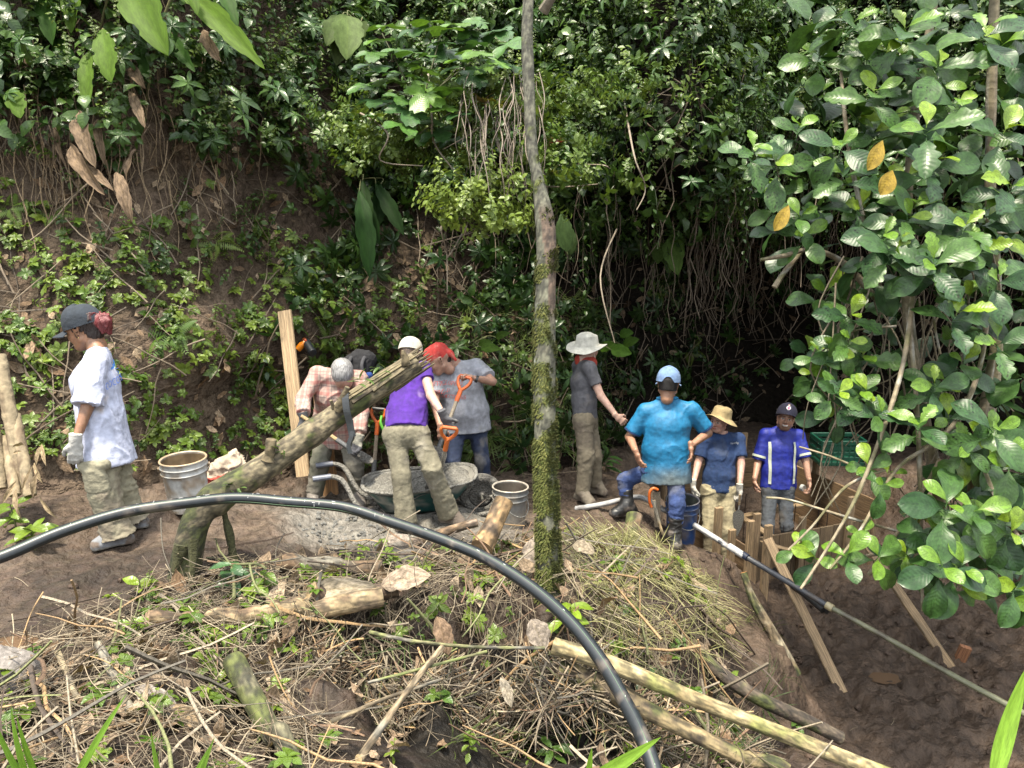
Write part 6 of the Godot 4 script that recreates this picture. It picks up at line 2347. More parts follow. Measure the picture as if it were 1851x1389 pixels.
func twig(seed_: int) -> Geo:   # one metre along z, thin
	var r := RandomNumberGenerator.new()
	r.seed = seed_
	var g := Geo.new()
	var P := []
	for i in 5:
		P.append(Vector3(r.randf_range(-0.035, 0.035), r.randf_range(-0.03, 0.03), -0.5 + i / 4.0))
	tube(g, smooth_path(P, 2), 0.012, 0.007, 4, Color.WHITE, 0, 1, true)
	return g


func rough_up() -> Vector3:
	return Vector3(rr(-1, 1), rr(-1, 1), rr(-1, 1))


# dens(px, py, x, y) gives the chance that something grows at a place of the slope
func strew_hill(called: String, meshes: Array, m: Material, n: int, box: Rect2, dens, off: Vector2, mode: int, size: Vector2, tint, label: String, category: String, stretch := Vector3.ONE) -> void:
	var X := []
	var C := []
	for k in meshes.size():
		X.append([])
		C.append(PackedColorArray())
	for k in n:
		var x := rr(box.position.x, box.end.x)
		var y := rr(box.position.y, box.end.y)
		var p := hill(x, y)
		var q := pix(p)
		if q.x < -350 or q.x > 2200 or q.y < -300:
			continue
		if rr(0, 1) > dens.call(q.x, q.y, x, y):
			continue
		if p.y < ground(p.x, -p.z) - 0.03:
			continue
		var nn := hill_normal(x, y)
		p += nn * rr(off.x, off.y)
		var b: Basis
		if mode == 0:
			b = grow(nn * 0.8 + Vector3.UP * rr(0.2, 0.9) + rough_up() * 0.5, rr(0, TAU))
		elif mode == 1:
			b = grow(Vector3.UP + rough_up() * 0.12, rr(0, TAU))
		elif mode == 3:
			b = grow(nn * 0.9 + Vector3.DOWN * rr(0.0, 0.8) + rough_up() * 0.55, rr(0, TAU))
		else:
			b = aim(nn.cross(rough_up()), nn + rough_up() * 0.35)
		var v := rng.randi_range(0, meshes.size() - 1)
		var s := rr(size.x, size.y)
		X[v].append(Transform3D(b.scaled_local(Vector3(s, s, s) * Vector3(1, rr(stretch.y, 1.0) if stretch.y < 1 else 1.0, rr(stretch.z, 1.0) if stretch.z < 1 else 1.0)), p))
		C[v].append(tint.call(q.x, q.y, nz.get_noise_3dv(p * 2.0)))
	mass(called, meshes, m, X, C, label, category)


# one uncountable mass: each shape of it one MultiMesh
func mass(called: String, meshes: Array, m: Material, X: Array, C: Array, label: String, category: String) -> void:
	var o := thing(called, label, category)
	o.set_meta("kind", "stuff")
	for v in meshes.size():
		if X[v].size():
			scatter("tufts", meshes[v].mesh(), m, X[v], C[v], o)


func greens(lo: Color, hi: Color):
	return func(_px, _py, n): return lo.lerp(hi, clampf(0.45 + n * 0.9 + rng.randf_range(-0.35, 0.35), 0, 1)) * rng.randf_range(0.8, 1.25)


func band(v: float, a: float, b: float, soft: float) -> float:
	return smoothstep(a - soft, a + soft, v) * (1.0 - smoothstep(b - soft, b + soft, v))


func clumps(px: float, py: float, f: float, sd: float) -> float:
	return nz.get_noise_3d(px * f, py * f, sd)


func make_undergrowth() -> void:
	var all := Rect2(-6.5, -0.3, 14.0, 7.5)
	var top := Rect2(-6.5, 2.2, 14.0, 5.0)
	# how leafy the slope is, by place
	var lush := func(px, py, x, y):
		var upper: float = band(py, -400, lerpf(300, 345, smoothstep(350, 900, px)), 45) * maxf(smoothstep(180, 380, px), 0.95 * (1.0 - smoothstep(170, 380, py + 80.0 * clumps(px, py, 0.012, 4.0))))
		var right: float = smoothstep(850, 1000, px) * (1.0 - smoothstep(300, 400, py + 60.0 * clumps(px, 0, 0.006, 3.0)))
		return clampf(maxf(upper, right) * (0.95 + 0.8 * clumps(px, py, 0.005, 1.0)), 0.0, 1.0)
	var mids := [sprig(9, 0.20, 0.085, 0.042, 0.8, 0.9, false, 1), sprig(11, 0.26, 0.08, 0.036, 0.75, 1.1, false, 2), sprig(8, 0.16, 0.095, 0.05, 0.8, 0.8, false, 3), sprig(5, 0.2, 0.14, 0.085, 0.72, 0.8, false, 14)]
	var smalls := [sprig(15, 0.22, 0.045, 0.026, 0.85, 0.6, false, 4), sprig(18, 0.28, 0.04, 0.022, 0.85, 0.6, false, 5)]
	var lances := [sprig(8, 0.14, 0.14, 0.04, 0.8, 1.0, true, 6), sprig(10, 0.2, 0.13, 0.034, 0.85, 1.1, true, 7)]
	var herbs := [sprig(9, 0.07, 0.065, 0.036, 0.9, 0.7, true, 8), sprig(7, 0.05, 0.08, 0.04, 0.85, 0.8, true, 9), sprig(12, 0.11, 0.055, 0.028, 0.85, 0.7, false, 10)]
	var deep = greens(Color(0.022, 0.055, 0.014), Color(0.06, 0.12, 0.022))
	var fresh = greens(Color(0.075, 0.14, 0.02), Color(0.19, 0.26, 0.04))
	strew_hill("creeper_foliage", mids, M.leaf, 9000, top, lush, Vector2(0.0, 0.42), 0, Vector2(0.9, 1.9), greens(Color(0.03, 0.07, 0.018), Color(0.085, 0.155, 0.03)), "dense mid-green creeper leaves covering the upper slope", "foliage")
	strew_hill("fine_foliage", smalls, M.leaf, 6500, top, lush, Vector2(0.1, 0.55), 0, Vector2(0.8, 1.4), greens(Color(0.04, 0.085, 0.014), Color(0.13, 0.19, 0.03)), "fine small-leaved growth mixed into the upper slope", "foliage")
	strew_hill("lance_foliage", lances, M.leaf, 2600, top, lush, Vector2(0.2, 0.6), 0, Vector2(0.7, 1.35), greens(Color(0.035, 0.085, 0.02), Color(0.09, 0.17, 0.04)), "narrow lance-shaped leaves standing out of the upper slope", "foliage")
	strew_hill("hanging_creeper", [strand(1, true), strand(2, true)], M.leaf, 1500, Rect2(-2.0, 2.6, 9.0, 3.5), func(px, py, _x, _y): return band(py, 40, 330, 60) * smoothstep(850, 1050, px) * 0.75, Vector2(0.25, 0.65), 1, Vector2(0.5, 1.1), deep, "leafy creepers hanging over the dark hollow", "creeper")
	# the shaded lower middle: sparse dark leaves
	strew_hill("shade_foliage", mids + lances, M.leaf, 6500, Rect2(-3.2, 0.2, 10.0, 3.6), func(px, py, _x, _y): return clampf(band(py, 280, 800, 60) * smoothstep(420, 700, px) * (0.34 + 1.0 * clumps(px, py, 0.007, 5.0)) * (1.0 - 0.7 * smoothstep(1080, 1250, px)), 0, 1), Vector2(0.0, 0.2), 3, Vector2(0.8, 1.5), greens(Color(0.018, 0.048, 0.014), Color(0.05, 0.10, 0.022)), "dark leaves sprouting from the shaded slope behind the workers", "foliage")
	# herbs on the sunny bank at the left
	strew_hill("bank_herbs", herbs, M.leaf, 8000, Rect2(-6.5, 0.6, 6.5, 3.6), func(px, py, _x, _y): return clampf(band(py, 420, 860, 70) * (1.0 - smoothstep(520, 900, px)) * (0.5 + 1.3 * clumps(px, py, 0.009, 7.0)) + band(py, 280, 470, 60) * (1.0 - smoothstep(500, 800, px)) * (0.02 + 0.6 * clumps(px, py, 0.01, 9.0)), 0, 1), Vector2(0.0, 0.05), 0, Vector2(0.6, 1.2), fresh, "low bright herbs growing on the sunny bank", "herbs")
	strew_hill("slope_sprigs", smalls + mids, M.leaf, 4200, Rect2(-4.0, 0.2, 7.0, 3.4), func(px, py, _x, _y): return clampf(band(py, 330, 850, 50) * band(px, 150, 1060, 60) * (0.2 + 1.1 * clumps(px, py, 0.008, 11.0)), 0, 1), Vector2(0.0, 0.1), 0, Vector2(0.6, 1.15), greens(Color(0.03, 0.07, 0.014), Color(0.10, 0.16, 0.03)), "small leafy sprigs scattered over the soil slope", "foliage")
	strew_hill("slope_ferns", [fern(1), fern(2)], M.leaf, 340, Rect2(-5.5, 0.6, 9.0, 3.4), func(px, py, _x, _y): return clampf(0.25 + clumps(px, py, 0.01, 21.0), 0, 1) * band(py, 270, 800, 40) * (1.0 - 0.6 * smoothstep(600, 900, px)), Vector2(0.0, 0.04), 0, Vector2(0.6, 1.3), fresh, "small ferns on the slope", "ferns")
	strew_hill("slope_grass", [tuft(1, 16, 0.3, 0.009), tuft(2, 12, 0.25, 0.008)], M.leaf, 900, Rect2(-1.2, 0.2, 3.0, 2.2), func(px, py, _x, _y): return band(py, 540, 860, 50) * band(px, 830, 1080, 50) * 0.5, Vector2(0.0, 0.03), 0, Vector2(0.7, 1.2), greens(Color(0.05, 0.09, 0.016), Color(0.14, 0.19, 0.05)), "grassy tufts on the bank by the mossy trunk", "grass")
	# fallen leaves, twigs and roots on the soil
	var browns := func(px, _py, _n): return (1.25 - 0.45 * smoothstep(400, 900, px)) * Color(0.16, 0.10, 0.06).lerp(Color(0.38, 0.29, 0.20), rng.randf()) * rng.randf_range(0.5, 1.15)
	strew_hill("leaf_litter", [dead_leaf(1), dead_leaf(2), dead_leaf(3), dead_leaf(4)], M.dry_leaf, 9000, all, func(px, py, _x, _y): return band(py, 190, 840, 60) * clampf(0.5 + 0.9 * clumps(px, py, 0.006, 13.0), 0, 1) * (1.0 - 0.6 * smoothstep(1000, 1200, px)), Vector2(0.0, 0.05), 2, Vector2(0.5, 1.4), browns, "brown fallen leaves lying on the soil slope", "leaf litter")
	strew_hill("slope_twigs", [twig(1), twig(2), twig(3)], M.dry, 5200, all, func(px, py, _x, _y): return band(py, 60, 840, 60) * clampf(0.4 + 0.7 * clumps(px, py, 0.005, 15.0), 0, 1), Vector2(0.0, 0.16), 2, Vector2(0.25, 0.8), func(_px, _py, _n): return Color(0.14, 0.10, 0.065).lerp(Color(0.36, 0.28, 0.19), rng.randf()) * rng.randf_range(0.5, 1.1), "dry twigs and stems tangled over the slope", "twigs")
	strew_hill("hanging_roots", [strand(3, false), strand(4, false), strand(5, false)], M.dry, 1500, Rect2(-1.5, 2.0, 9.0, 2.4), func(px, py, _x, _y): return band(py, 200, 430, 60) * smoothstep(700, 1000, px) * 0.75, Vector2(0.05, 0.6), 1, Vector2(0.5, 1.4), func(_px, _py, _n): return Color(0.10, 0.07, 0.045).lerp(Color(0.26, 0.2, 0.14), rng.randf()), "bare roots and vine stems hanging into the dark hollow", "roots")
	strew_hill("dry_stalks", [strand(6, false), strand(7, false)], M.dry, 1200, Rect2(-5.8, 2.4, 3.6, 3.2), func(px, py, _x, _y): return band(py, 20, 330, 60) * (1.0 - smoothstep(240, 520, px)) * 0.9, Vector2(0.05, 0.4), 1, Vector2(0.5, 1.3), func(_px, _py, _n): return Color(0.16, 0.11, 0.065).lerp(Color(0.36, 0.26, 0.15), rng.randf()), "dry brown stalks hanging under the banana-like plants", "stalks")


# a leaf that runs from a to b in the scene, w wide, its face turned to nrm
func blade(g: Geo, a: Vector3, b: Vector3, w: float, e: float, nrm: Vector3, curl: float, col: Color, rows := 14, fold := 0.2, wavy := 0.02, bite := 0.0) -> void:
	var L := a.distance_to(b) * (1.0 + curl * curl * 0.045)
	var B := aim(b - a, nrm) * Basis(Vector3.RIGHT, -curl * 0.5)
	leaf(g, Transform3D(B, a), L, w, e, fold, curl, rows, col, wavy, a.x * 9.0, 3, bite)


func big_leaf_plants() -> void:
	# the banana-like clump at the upper left: every leaf a part
	var root := hill(-3.5, 4.2)
	var t := thing("banana_plant", "clump of broad banana-like leaves at the top left of the slope", "banana plant", root)
	var face := Vector3(0.1, 0.55, 0.9)
	for q in [[212, -70, 6.4, 303, 100, 6.0, 84, 1.0, 0], [318, -30, 6.5, 478, 124, 6.2, 50, 0.95, 0], [186, 52, 6.2, 200, 149, 6.05, 50, 1.05, 0], [160, 92, 6.25, 158, 195, 6.1, 34, 0.95, 0], [96, 72, 6.5, 148, 130, 6.35, 34, 0.8, 1],
			[78, -30, 6.5, 94, 82, 6.3, 44, 0.95, 1], [22, 160, 6.0, 36, 214, 5.9, 42, 1.0, 0], [330, -60, 6.3, 357, 27, 6.1, 34, 1.0, 0], [20, 72, 6.3, -30, 100, 6.1, 40, 0.9, 1], [118, 120, 6.5, 130, 190, 6.4, 26, 0.8, 1], [150, 10, 6.7, 60, -20, 6.5, 40, 0.9, 1], [265, 10, 6.8, 190, -40, 6.6, 50, 0.9, 1], [250, 60, 6.7, 268, 150, 6.5, 30, 0.9, 1], [40, 20, 6.6, 58, 110, 6.45, 36, 0.95, 1], [300, 60, 6.7, 352, 130, 6.5, 30, 0.9, 1], [140, -40, 6.5, 128, 60, 6.4, 44, 0.95, 0], [390, -40, 6.7, 430, 50, 6.5, 34, 0.9, 1], [-20, -20, 6.4, 8, 70, 6.3, 44, 1.0, 1]]:
		var g := Geo.new()
		var c: Color = [Color(0.10, 0.18, 0.022), Color(0.045, 0.105, 0.018)][q[8]]
		blade(g, at(q[0], q[1], q[2]), at(q[3], q[4], q[5]), q[6] * 0.85 / FPX * q[2], q[7], face + Vector3(rr(-0.3, 0.3), 0, 0), 0.5, c * rr(0.85, 1.15), 34, 0.22, 0.02, 0.2)
		part("leaf", g, M.banana_leaf, t)
	for q in [[212, -70, 6.4, 120, 330], [318, -30, 6.5, 215, 300], [186, 52, 6.2, 100, 340], [96, 72, 6.5, 110, 360], [22, 160, 6.0, 60, 350], [78, -30, 6.5, 70, 330]]:
		var g := Geo.new()
		var e := at(q[3], q[4], 6.75)
		tube(g, smooth_path([at(q[0], q[1], q[2]), at(q[0] * 0.6 + q[3] * 0.4, q[1] * 0.6 + q[4] * 0.4, 6.6), e + Vector3(0, -0.1, -0.3)], 6), 0.009, 0.014, 7, Color(0.14, 0.13, 0.04), 0.1)
		part("stalk", g, M.dry, t)
	# withered leaves hanging from it
	for q in [[142, 202, 6.2, 172, 302, 6.1, 46], [128, 262, 6.15, 188, 352, 6.1, 36], [150, 300, 6.2, 205, 345, 6.1, 24], [212, 312, 6.2, 238, 402, 6.15, 34], [235, 165, 6.4, 262, 232, 6.35, 26], [232, 120, 6.5, 262, 160, 6.4, 30], [365, 55, 6.6, 400, 112, 6.5, 36], [175, 215, 6.3, 190, 300, 6.25, 22], [105, 215, 6.35, 118, 300, 6.25, 20], [245, 270, 6.35, 228, 330, 6.3, 20], [60, 90, 6.5, 70, 190, 6.4, 22]]:
		var g := Geo.new()
		blade(g, at(q[0], q[1], q[2]), at(q[3], q[4], q[5]), q[6] * 0.72 / FPX * q[2], 0.8, Vector3(rr(-0.8, 0.8), 0.2, 1), rr(0.3, 1.2), Color(0.23, 0.165, 0.11) * rr(0.65, 1.05), 22, rr(-0.9, 0.9), 0.12, 0.1)
		part("withered_leaf", g, M.dry_leaf, t)
	# single hanging leaves of other plants
	for q in [[628, 28, 7.6, 626, 108, 7.4, 58, 0.8, Color(0.13, 0.19, 0.06), "pale broad-leaved plant at the top of the slope, left of the lobed leaves"], [650, 345, 7.9, 668, 502, 7.7, 36, 1.0, Color(0.035, 0.085, 0.02), "plant with a long dark strap leaf hanging down the shaded slope"],
			[1215, 430, 8.3, 1226, 498, 8.2, 40, 0.7, Color(0.10, 0.17, 0.04), "plant with a heart-shaped pale leaf over the dark hollow"], [870, 628, 7.6, 905, 632, 7.5, 20, 0.7, Color(0.10, 0.18, 0.03), "small plant with one bright leaf above the man with the red head cloth"], [1025, 455, 7.9, 1015, 385, 7.9, 34, 0.8, Color(0.07, 0.12, 0.04), "plant with ribbed leaves behind the scarred part of the tree trunk"],
			[1105, 632, 8.2, 1142, 640, 8.1, 26, 0.8, Color(0.08, 0.17, 0.02), "plant with a broad bright leaf to the right of the white sun hat"]]:
		var a := at(q[0], q[1], q[2])
		var b := at(q[3], q[4], q[5])
		var root2 := a + Vector3(rr(-0.1, 0.1), rr(-0.05, 0.15), -0.45)
		var pl := thing("broad_leaf_plant", q[9], "plant", root2)
		for k in 5:
			var g := Geo.new()
			var a2 := a + (Vector3(rr(-0.18, 0.18), rr(-0.1, 0.12), rr(-0.35, -0.1)) if k else Vector3.ZERO)
			var b2 := a2 + (b - a).rotated(Vector3(0, 0, 1), rr(-0.7, 0.7) if k else 0.0) * (rr(0.55, 0.9) if k else 1.0)
			blade(g, a2, b2, q[6] / FPX * q[2] * (0.8 if k else 1.0), q[7], Vector3(rr(-0.5, 0.5), 0.5, 0.9), rr(0.3, 0.8), q[8] * (rr(0.5, 0.8) if k else 1.0), 16, 0.25, 0.03, 0.15)
			part("leaf", g, M.banana_leaf, pl)
			g = Geo.new()
			tube(g, smooth_path([a2, a2 + (a2 - b2).normalized() * 0.05 + Vector3(0, 0.02, -0.05), root2], 4), 0.004, 0.006, 5, Color(0.16, 0.17, 0.06), 0, 1, false)
			part("leaf_stalk", g, M.dry, pl)


func lobed_leaf(g: Geo, x: Transform3D, R: float, col: Color) -> void:
	var m := g.vert(x * Vector3(0, -0.02 * R, 0.1 * R), col, Vector2(0.5, 0.02))
	var n := 45
	for i in n:
		var u := float(i) / (n - 1)
		var an := lerpf(-2.75, 2.75, u)
		var lobe := pow(absf(cos(an * 2.0 * 0.57 * 1.75)), 0.55)
		var r := R * (0.36 + 0.64 * lobe) * (1.0 - 0.28 * absf(an) / 2.75) * (0.94 + 0.06 * sin(i * 2.6))
		g.vert(x * Vector3(sin(an) * r, 0.05 * R * sin(an * 5.0) - 0.22 * r * r / R, cos(an) * r + 0.1 * R), col, Vector2(0.5 + 0.5 * sin(an), 0.5 + 0.5 * cos(an)))
	for i in n - 1:
		g.tri(m, m + 1 + i, m + 2 + i)


func lobed_shrub() -> void:
	var root := hill(-0.9, 3.7)
	var t := thing("lobed_shrub", "shrub of large lobed leaves at the top centre, left of the tree trunk", "shrub", root)
	var meshes := []
	for k in 3:
		var g := Geo.new()
		lobed_leaf(g, Transform3D(), 0.2, Color.WHITE * [1.0, 0.85, 1.15][k])
		meshes.append(g.mesh())
	var mats := []
	for k in 3:
		var m: StandardMaterial3D = M.big_leaf.duplicate()
		m.albedo_color = [Color(0.07, 0.16, 0.03), Color(0.11, 0.22, 0.03), Color(0.05, 0.12, 0.035)][k].linear_to_srgb()
		mats.append(m)
	var stem_top := at(780, 220, 6.7)
	var spots := [[690, 60], [720, 95], [760, 55], [800, 50], [790, 85], [840, 60], [870, 75], [905, 70], [930, 95], [860, 105], [820, 120], [775, 130], [740, 140], [700, 130], [680, 100], [715, 165], [760, 175], [800, 165], [845, 150], [880, 130], [915, 125], [690, 180], [735, 205], [780, 215], [820, 200], [670, 140], [750, 90], [850, 45], [700, 215], [810, 235], [765, 250]]
	for q in spots + spots:
		var p := at(q[0] + rr(-22, 22), q[1] + rr(-18, 18), rr(6.1, 6.8))
		var d := Vector3(rr(-0.9, 0.9), rr(-0.5, 0.2), rr(0.4, 1.0))
		var b := aim(d, Vector3(rr(-0.4, 0.4), 1, rr(0.1, 0.7)))
		piece("leaf", meshes[rng.randi_range(0, 2)], mats[rng.randi_range(0, 2)], Transform3D(b.scaled(Vector3.ONE * rr(0.7, 1.15)), p - root), t)
	for k in 9:
		var g := Geo.new()
		var q: Array = spots[k * 3]
		tube(g, smooth_path([root, stem_top + Vector3(rr(-0.2, 0.2), rr(-0.2, 0.1), -0.1), at(q[0], q[1], 6.6)], 5), 0.012, 0.005, 6, Color(0.11, 0.12, 0.05), 0.1)
		part("stem", g, M.dry, t)


func hanging_bush() -> void:
	var root := hill(0.3, 3.9)
	var t := thing("hanging_bush", "small-leaved bush with bare pale vines hanging in front of the hollow, behind the trunk", "bush", root)
	# bare vines
	for k in 52:
		var g := Geo.new()
		var x0 := rr(835, 975)
		var d := rr(5.9, 6.4)
		var y1 := rr(250, 360)
		var lean := rr(-22, 22)
		var y0 := rr(120, 230)
		var len := rr(90, 210)
		tube(g, smooth_path([at(x0, y0, d + 0.6), at(x0 + lean * 0.3 + rr(-9, 9), y0 + len * 0.25, d + 0.1), at(x0 + lean * 0.6 + rr(-12, 12), y0 + len * 0.5, d), at(x0 + lean + rr(-10, 10), y0 + len * 0.75, d), at(x0 + lean * 1.3 + rr(-14, 14), y0 + len, d + 0.05)], 5), rr(0.003, 0.007), 0.0015, 5, Color(0.34, 0.27, 0.21) * rr(0.45, 1.1))
		part("vine", g, M.dry, t)
	for P in [[[775, 130], [782, 200], [785, 255], [815, 300], [842, 332]], [[945, 168], [900, 180], [870, 230], [800, 270]], [[1130, 180], [1145, 280], [1165, 340], [1150, 380]], [[935, 332], [1010, 338], [1085, 333]], [[840, 395], [798, 405], [805, 460], [806, 530]], [[845, 410], [820, 450], [808, 470]], [[640, 200], [700, 240], [690, 290], [760, 300]], [[1115, 415], [1090, 500], [1110, 620]], [[990, 300], [1085, 298], [1100, 305]]]:
		var g := Geo.new()
		var q := []
		for k in P:
			q.append(at(k[0] + rr(-5, 5), k[1], 6.5 + (1.0 if q.is_empty() else rr(-0.1, 0.1))))
		tube(g, smooth_path(q, 6), 0.010, 0.004, 6, Color(0.30, 0.24, 0.18), 0.15, 2.0)
		part("vine", g, M.dry, t)
	# leaves in sprays
	var S := [sprig(14, 0.2, 0.06, 0.032, 0.9, 0.5, false, 31), sprig(12, 0.16, 0.065, 0.036, 0.95, 0.5, false, 32)]
	var X := [[], []]
	var C := [PackedColorArray(), PackedColorArray()]
	for q in [[870, 360, 85, 45, 6.3, 130, 0.9], [850, 385, 60, 30, 6.2, 50, 1.0], [905, 400, 45, 25, 6.25, 40, 1.0], [880, 175, 110, 40, 6.7, 150, 0.55], [1030, 180, 90, 50, 6.9, 90, 0.4], [1000, 260, 90, 50, 6.8, 110, 0.35], [760, 255, 110, 60, 6.9, 170, 0.65], [690, 280, 80, 40, 7.0, 80, 0.55], [1150, 160, 90, 70, 7.1, 80, 0.45], [1050, 320, 90, 20, 6.6, 50, 0.3], [1000, 300, 60, 40, 6.5, 50, 0.4], [620, 220, 60, 60, 7.2, 70, 0.4]]:
		for k in int(q[5] * 0.62):
			var p := at(q[0] + rng.randfn(0, 0.5) * q[2], q[1] + rng.randfn(0, 0.5) * q[3], q[4] + rr(-0.25, 0.3))
			var v := rng.randi_range(0, 1)
			X[v].append(Transform3D(grow(Vector3(rr(-1, 1), rr(-0.4, 1.0), rr(-0.2, 1)), rr(0, TAU)).scaled(Vector3.ONE * rr(0.8, 1.45)), p - root))
			C[v].append(Color(0.06, 0.125, 0.024).lerp(Color(0.20, 0.275, 0.05), clampf(q[6] + rr(-0.35, 0.3), 0, 1)))
	for v in 2:
		scatter("leaves", S[v].mesh(), M.leaf, X[v], C[v], t)
	# bromeliads perched on it
	for q in [[905, 192, 6.45, 0.19, Color(0.30, 0.30, 0.04), "yellow-green bromeliad perched among the bare vines"], [872, 185, 6.5, 0.14, Color(0.33, 0.24, 0.09), "withered tan bromeliad beside the yellow-green one"], [1006, 262, 6.5, 0.11, Color(0.24, 0.04, 0.05), "small red bromeliad right of the tree trunk"], [998, 315, 6.4, 0.11, Color(0.22, 0.24, 0.05), "small olive bromeliad right of the trunk under the red one"],
			[1665, 935, 4.85, 0.17, Color(0.16, 0.17, 0.03), "spiky bromeliad on the hanging mossy stem in the big-leaved shrub"]]:
		var p := at(q[0], q[1], q[2])
		var b := thing("bromeliad", q[5], "bromeliad", p, "bromeliads")
		for k in 22:
			var g := Geo.new()
			var an := TAU * k / 22.0 * 2.6
			var dir := Vector3(cos(an), rr(0.0, 1.3), sin(an) * 0.8 + 0.2)
			leaf(g, Transform3D(aim(dir, Vector3.UP), p), q[3] * rr(0.7, 1.1), 0.016, 0.6, 0.5, rr(0.2, 1.0), 6, q[4] * rr(0.7, 1.2), 0, 0, 1)
			part("leaf", g, M.leaf, b)


func shrub() -> void:
	var root := at(1730, 1010, 6.1)
	root.y = ground(root.x, -root.z)
	var t := thing("big_leaved_shrub", "tall shrub of large oval glossy leaves filling the right side over the pit", "shrub", root)
	var meshes := []
	for k in 8:
		var g := Geo.new()
		leaf(g, Transform3D(), 1.0, rng.randf_range(0.46, 0.58), rng.randf_range(1.1, 1.45), rr(0.05, 0.3), rr(0.2, 0.9), 12, Color.WHITE, 0.035, k * 1.7, 3, 0.3 if k % 3 == 0 else 0.0)
		var h := Geo.new()
		tube(h, PackedVector3Array([Vector3(0, -0.01, -0.12), Vector3(0, 0, 0.02)]), 0.012, 0.01, 4, Color(0.9, 1.0, 0.8), 0, 1, false)
		g.add(h, Transform3D())
		meshes.append(g.mesh())
	var mats := []
	for c in [Color(0.04, 0.10, 0.022), Color(0.052, 0.12, 0.026), Color(0.07, 0.15, 0.028), Color(0.03, 0.08, 0.024), Color(0.19, 0.30, 0.02), Color(0.12, 0.23, 0.02), Color(0.40, 0.27, 0.035)]:
		var m: StandardMaterial3D = (M.bitten_leaf if mats.size() in [1, 3, 6] else M.big_leaf).duplicate()
		m.albedo_color = c.linear_to_srgb()
		mats.append(m)
	var made := 0
	var more := []
	var tints := PackedColorArray()
	var cl := [[1365, 262, 4.9, 62], [1400, 285, 5.0, 66], [1445, 225, 5.2, 60], [1520, 255, 4.8, 72], [1525, 305, 4.9, 74], [1585, 160, 5.0, 70], [1675, 225, 4.6, 84], [1695, 285, 4.75, 82], [1450, 385, 5.0, 60], [1455, 420, 5.1, 62], [1405, 345, 5.2, 56], [1560, 370, 5.1, 64], [1650, 385, 4.7, 66], [1745, 400, 4.6, 72], [1770, 445, 4.7, 74], [1820, 230, 4.8, 78], [1830, 330, 4.7, 78],
		[1545, 35, 5.2, 70], [1480, 90, 5.4, 66], [1640, 45, 5.0, 76], [1785, 45, 4.8, 84], [1700, 110, 4.9, 80], [1600, 90, 5.2, 66], [1620, 450, 4.6, 74], [1690, 470, 4.5, 76], [1600, 420, 4.7, 66], [1810, 500, 4.6, 76], [1540, 565, 4.9, 66], [1515, 630, 5.0, 46], [1540, 610, 4.9, 56], [1485, 628, 5.1, 36], [1520, 705, 4.8, 48], [1560, 700, 4.85, 60], [1600, 745, 4.7, 60], [1560, 640, 5.0, 66], [1690, 690, 4.7, 66], [1735, 560, 4.6, 66], [1805, 610, 4.6, 70], [1805, 770, 4.5, 80], [1660, 760, 4.6, 62], [1750, 800, 4.6, 60], [1835, 830, 4.5, 78], [1600, 870, 4.6, 56], [1570, 840, 4.75, 50], [1715, 905, 4.5, 78], [1765, 920, 4.5, 72], [1690, 960, 4.6, 60], [1705, 1020, 4.4, 74], [1745, 1020, 4.45, 80], [1475, 1005, 4.7, 56],
		[1440, 985, 4.8, 46], [1530, 1000, 4.6, 62], [1560, 960, 4.7, 52], [1590, 1005, 4.6, 56], [1640, 1000, 4.7, 52], [1830, 960, 4.6, 66], [1840, 1060, 4.6, 70]]
	var twins := []
	for q in cl:   # further branch tips round each, deeper in
		for k in 1:
			if (q[1] < 860 or q[0] > 1640) and q[0] > 1480:
				twins.append([q[0] + rr(-65, 65), q[1] + rr(-60, 60), q[2] + rr(0.15, 0.55), q[3] * rr(0.75, 1.0)])
	for q in cl + twins:
		var c := at(q[0], q[1], q[2])
		var up := Vector3(rr(-0.45, 0.25), 1.0, rr(0.2, 0.9)).normalized()
		var fr := grow(up, rr(0, TAU))
		var n := rng.randi_range(6, 8) if q[1] < 850 or q[0] > 1640 else rng.randi_range(4, 5)
		for k in n:
			var an := k * 2.4
			var lift := lerpf(-0.35, 1.3, float(k) / (n - 1)) * rr(0.7, 1.0)
			var dir := fr * Vector3(cos(an), lift, sin(an))
			var L: float = q[3] / FPX * q[2] * rr(0.8, 1.15) * (1.0 if k < n - 2 else rr(0.55, 0.8))
			var m := rng.randi_range(0, 3) if k < n - 2 else (4 if rr(0, 1) < 0.35 else 5)
			var x := Transform3D((aim(dir, up * 0.7 + Vector3(0, 0.1, 0.75) + rough_up() * 0.35)).scaled(Vector3.ONE * L), c - root + dir.normalized() * L * 0.1 - up * 0.018 * (n - k))
			if made < 296:
				piece("leaf", meshes[rng.randi_range(0, 7)], mats[m], x, t)
				made += 1
			else:
				more.append(x)
				tints.append(mats[m].albedo_color.srgb_to_linear())
	for q in [[1590, 268, 1575, 300, 4.7, 30], [1608, 322, 1598, 345, 4.65, 34], [1420, 385, 1406, 410, 4.9, 26]]:   # yellowed leaves
		var g := Geo.new()
		blade(g, at(q[0] + 6, q[1] - 14, q[4]), at(q[2] - 6, q[3] + 8, q[4]), q[5] / FPX * q[4], 1.2, Vector3(0.2, 0.3, 1), 0.4, Color(0.42, 0.29, 0.04), 10)
		var o := part("leaf", g, M.big_leaf, t)
		o.set_meta("label", "yellowed leaf with brown spots")
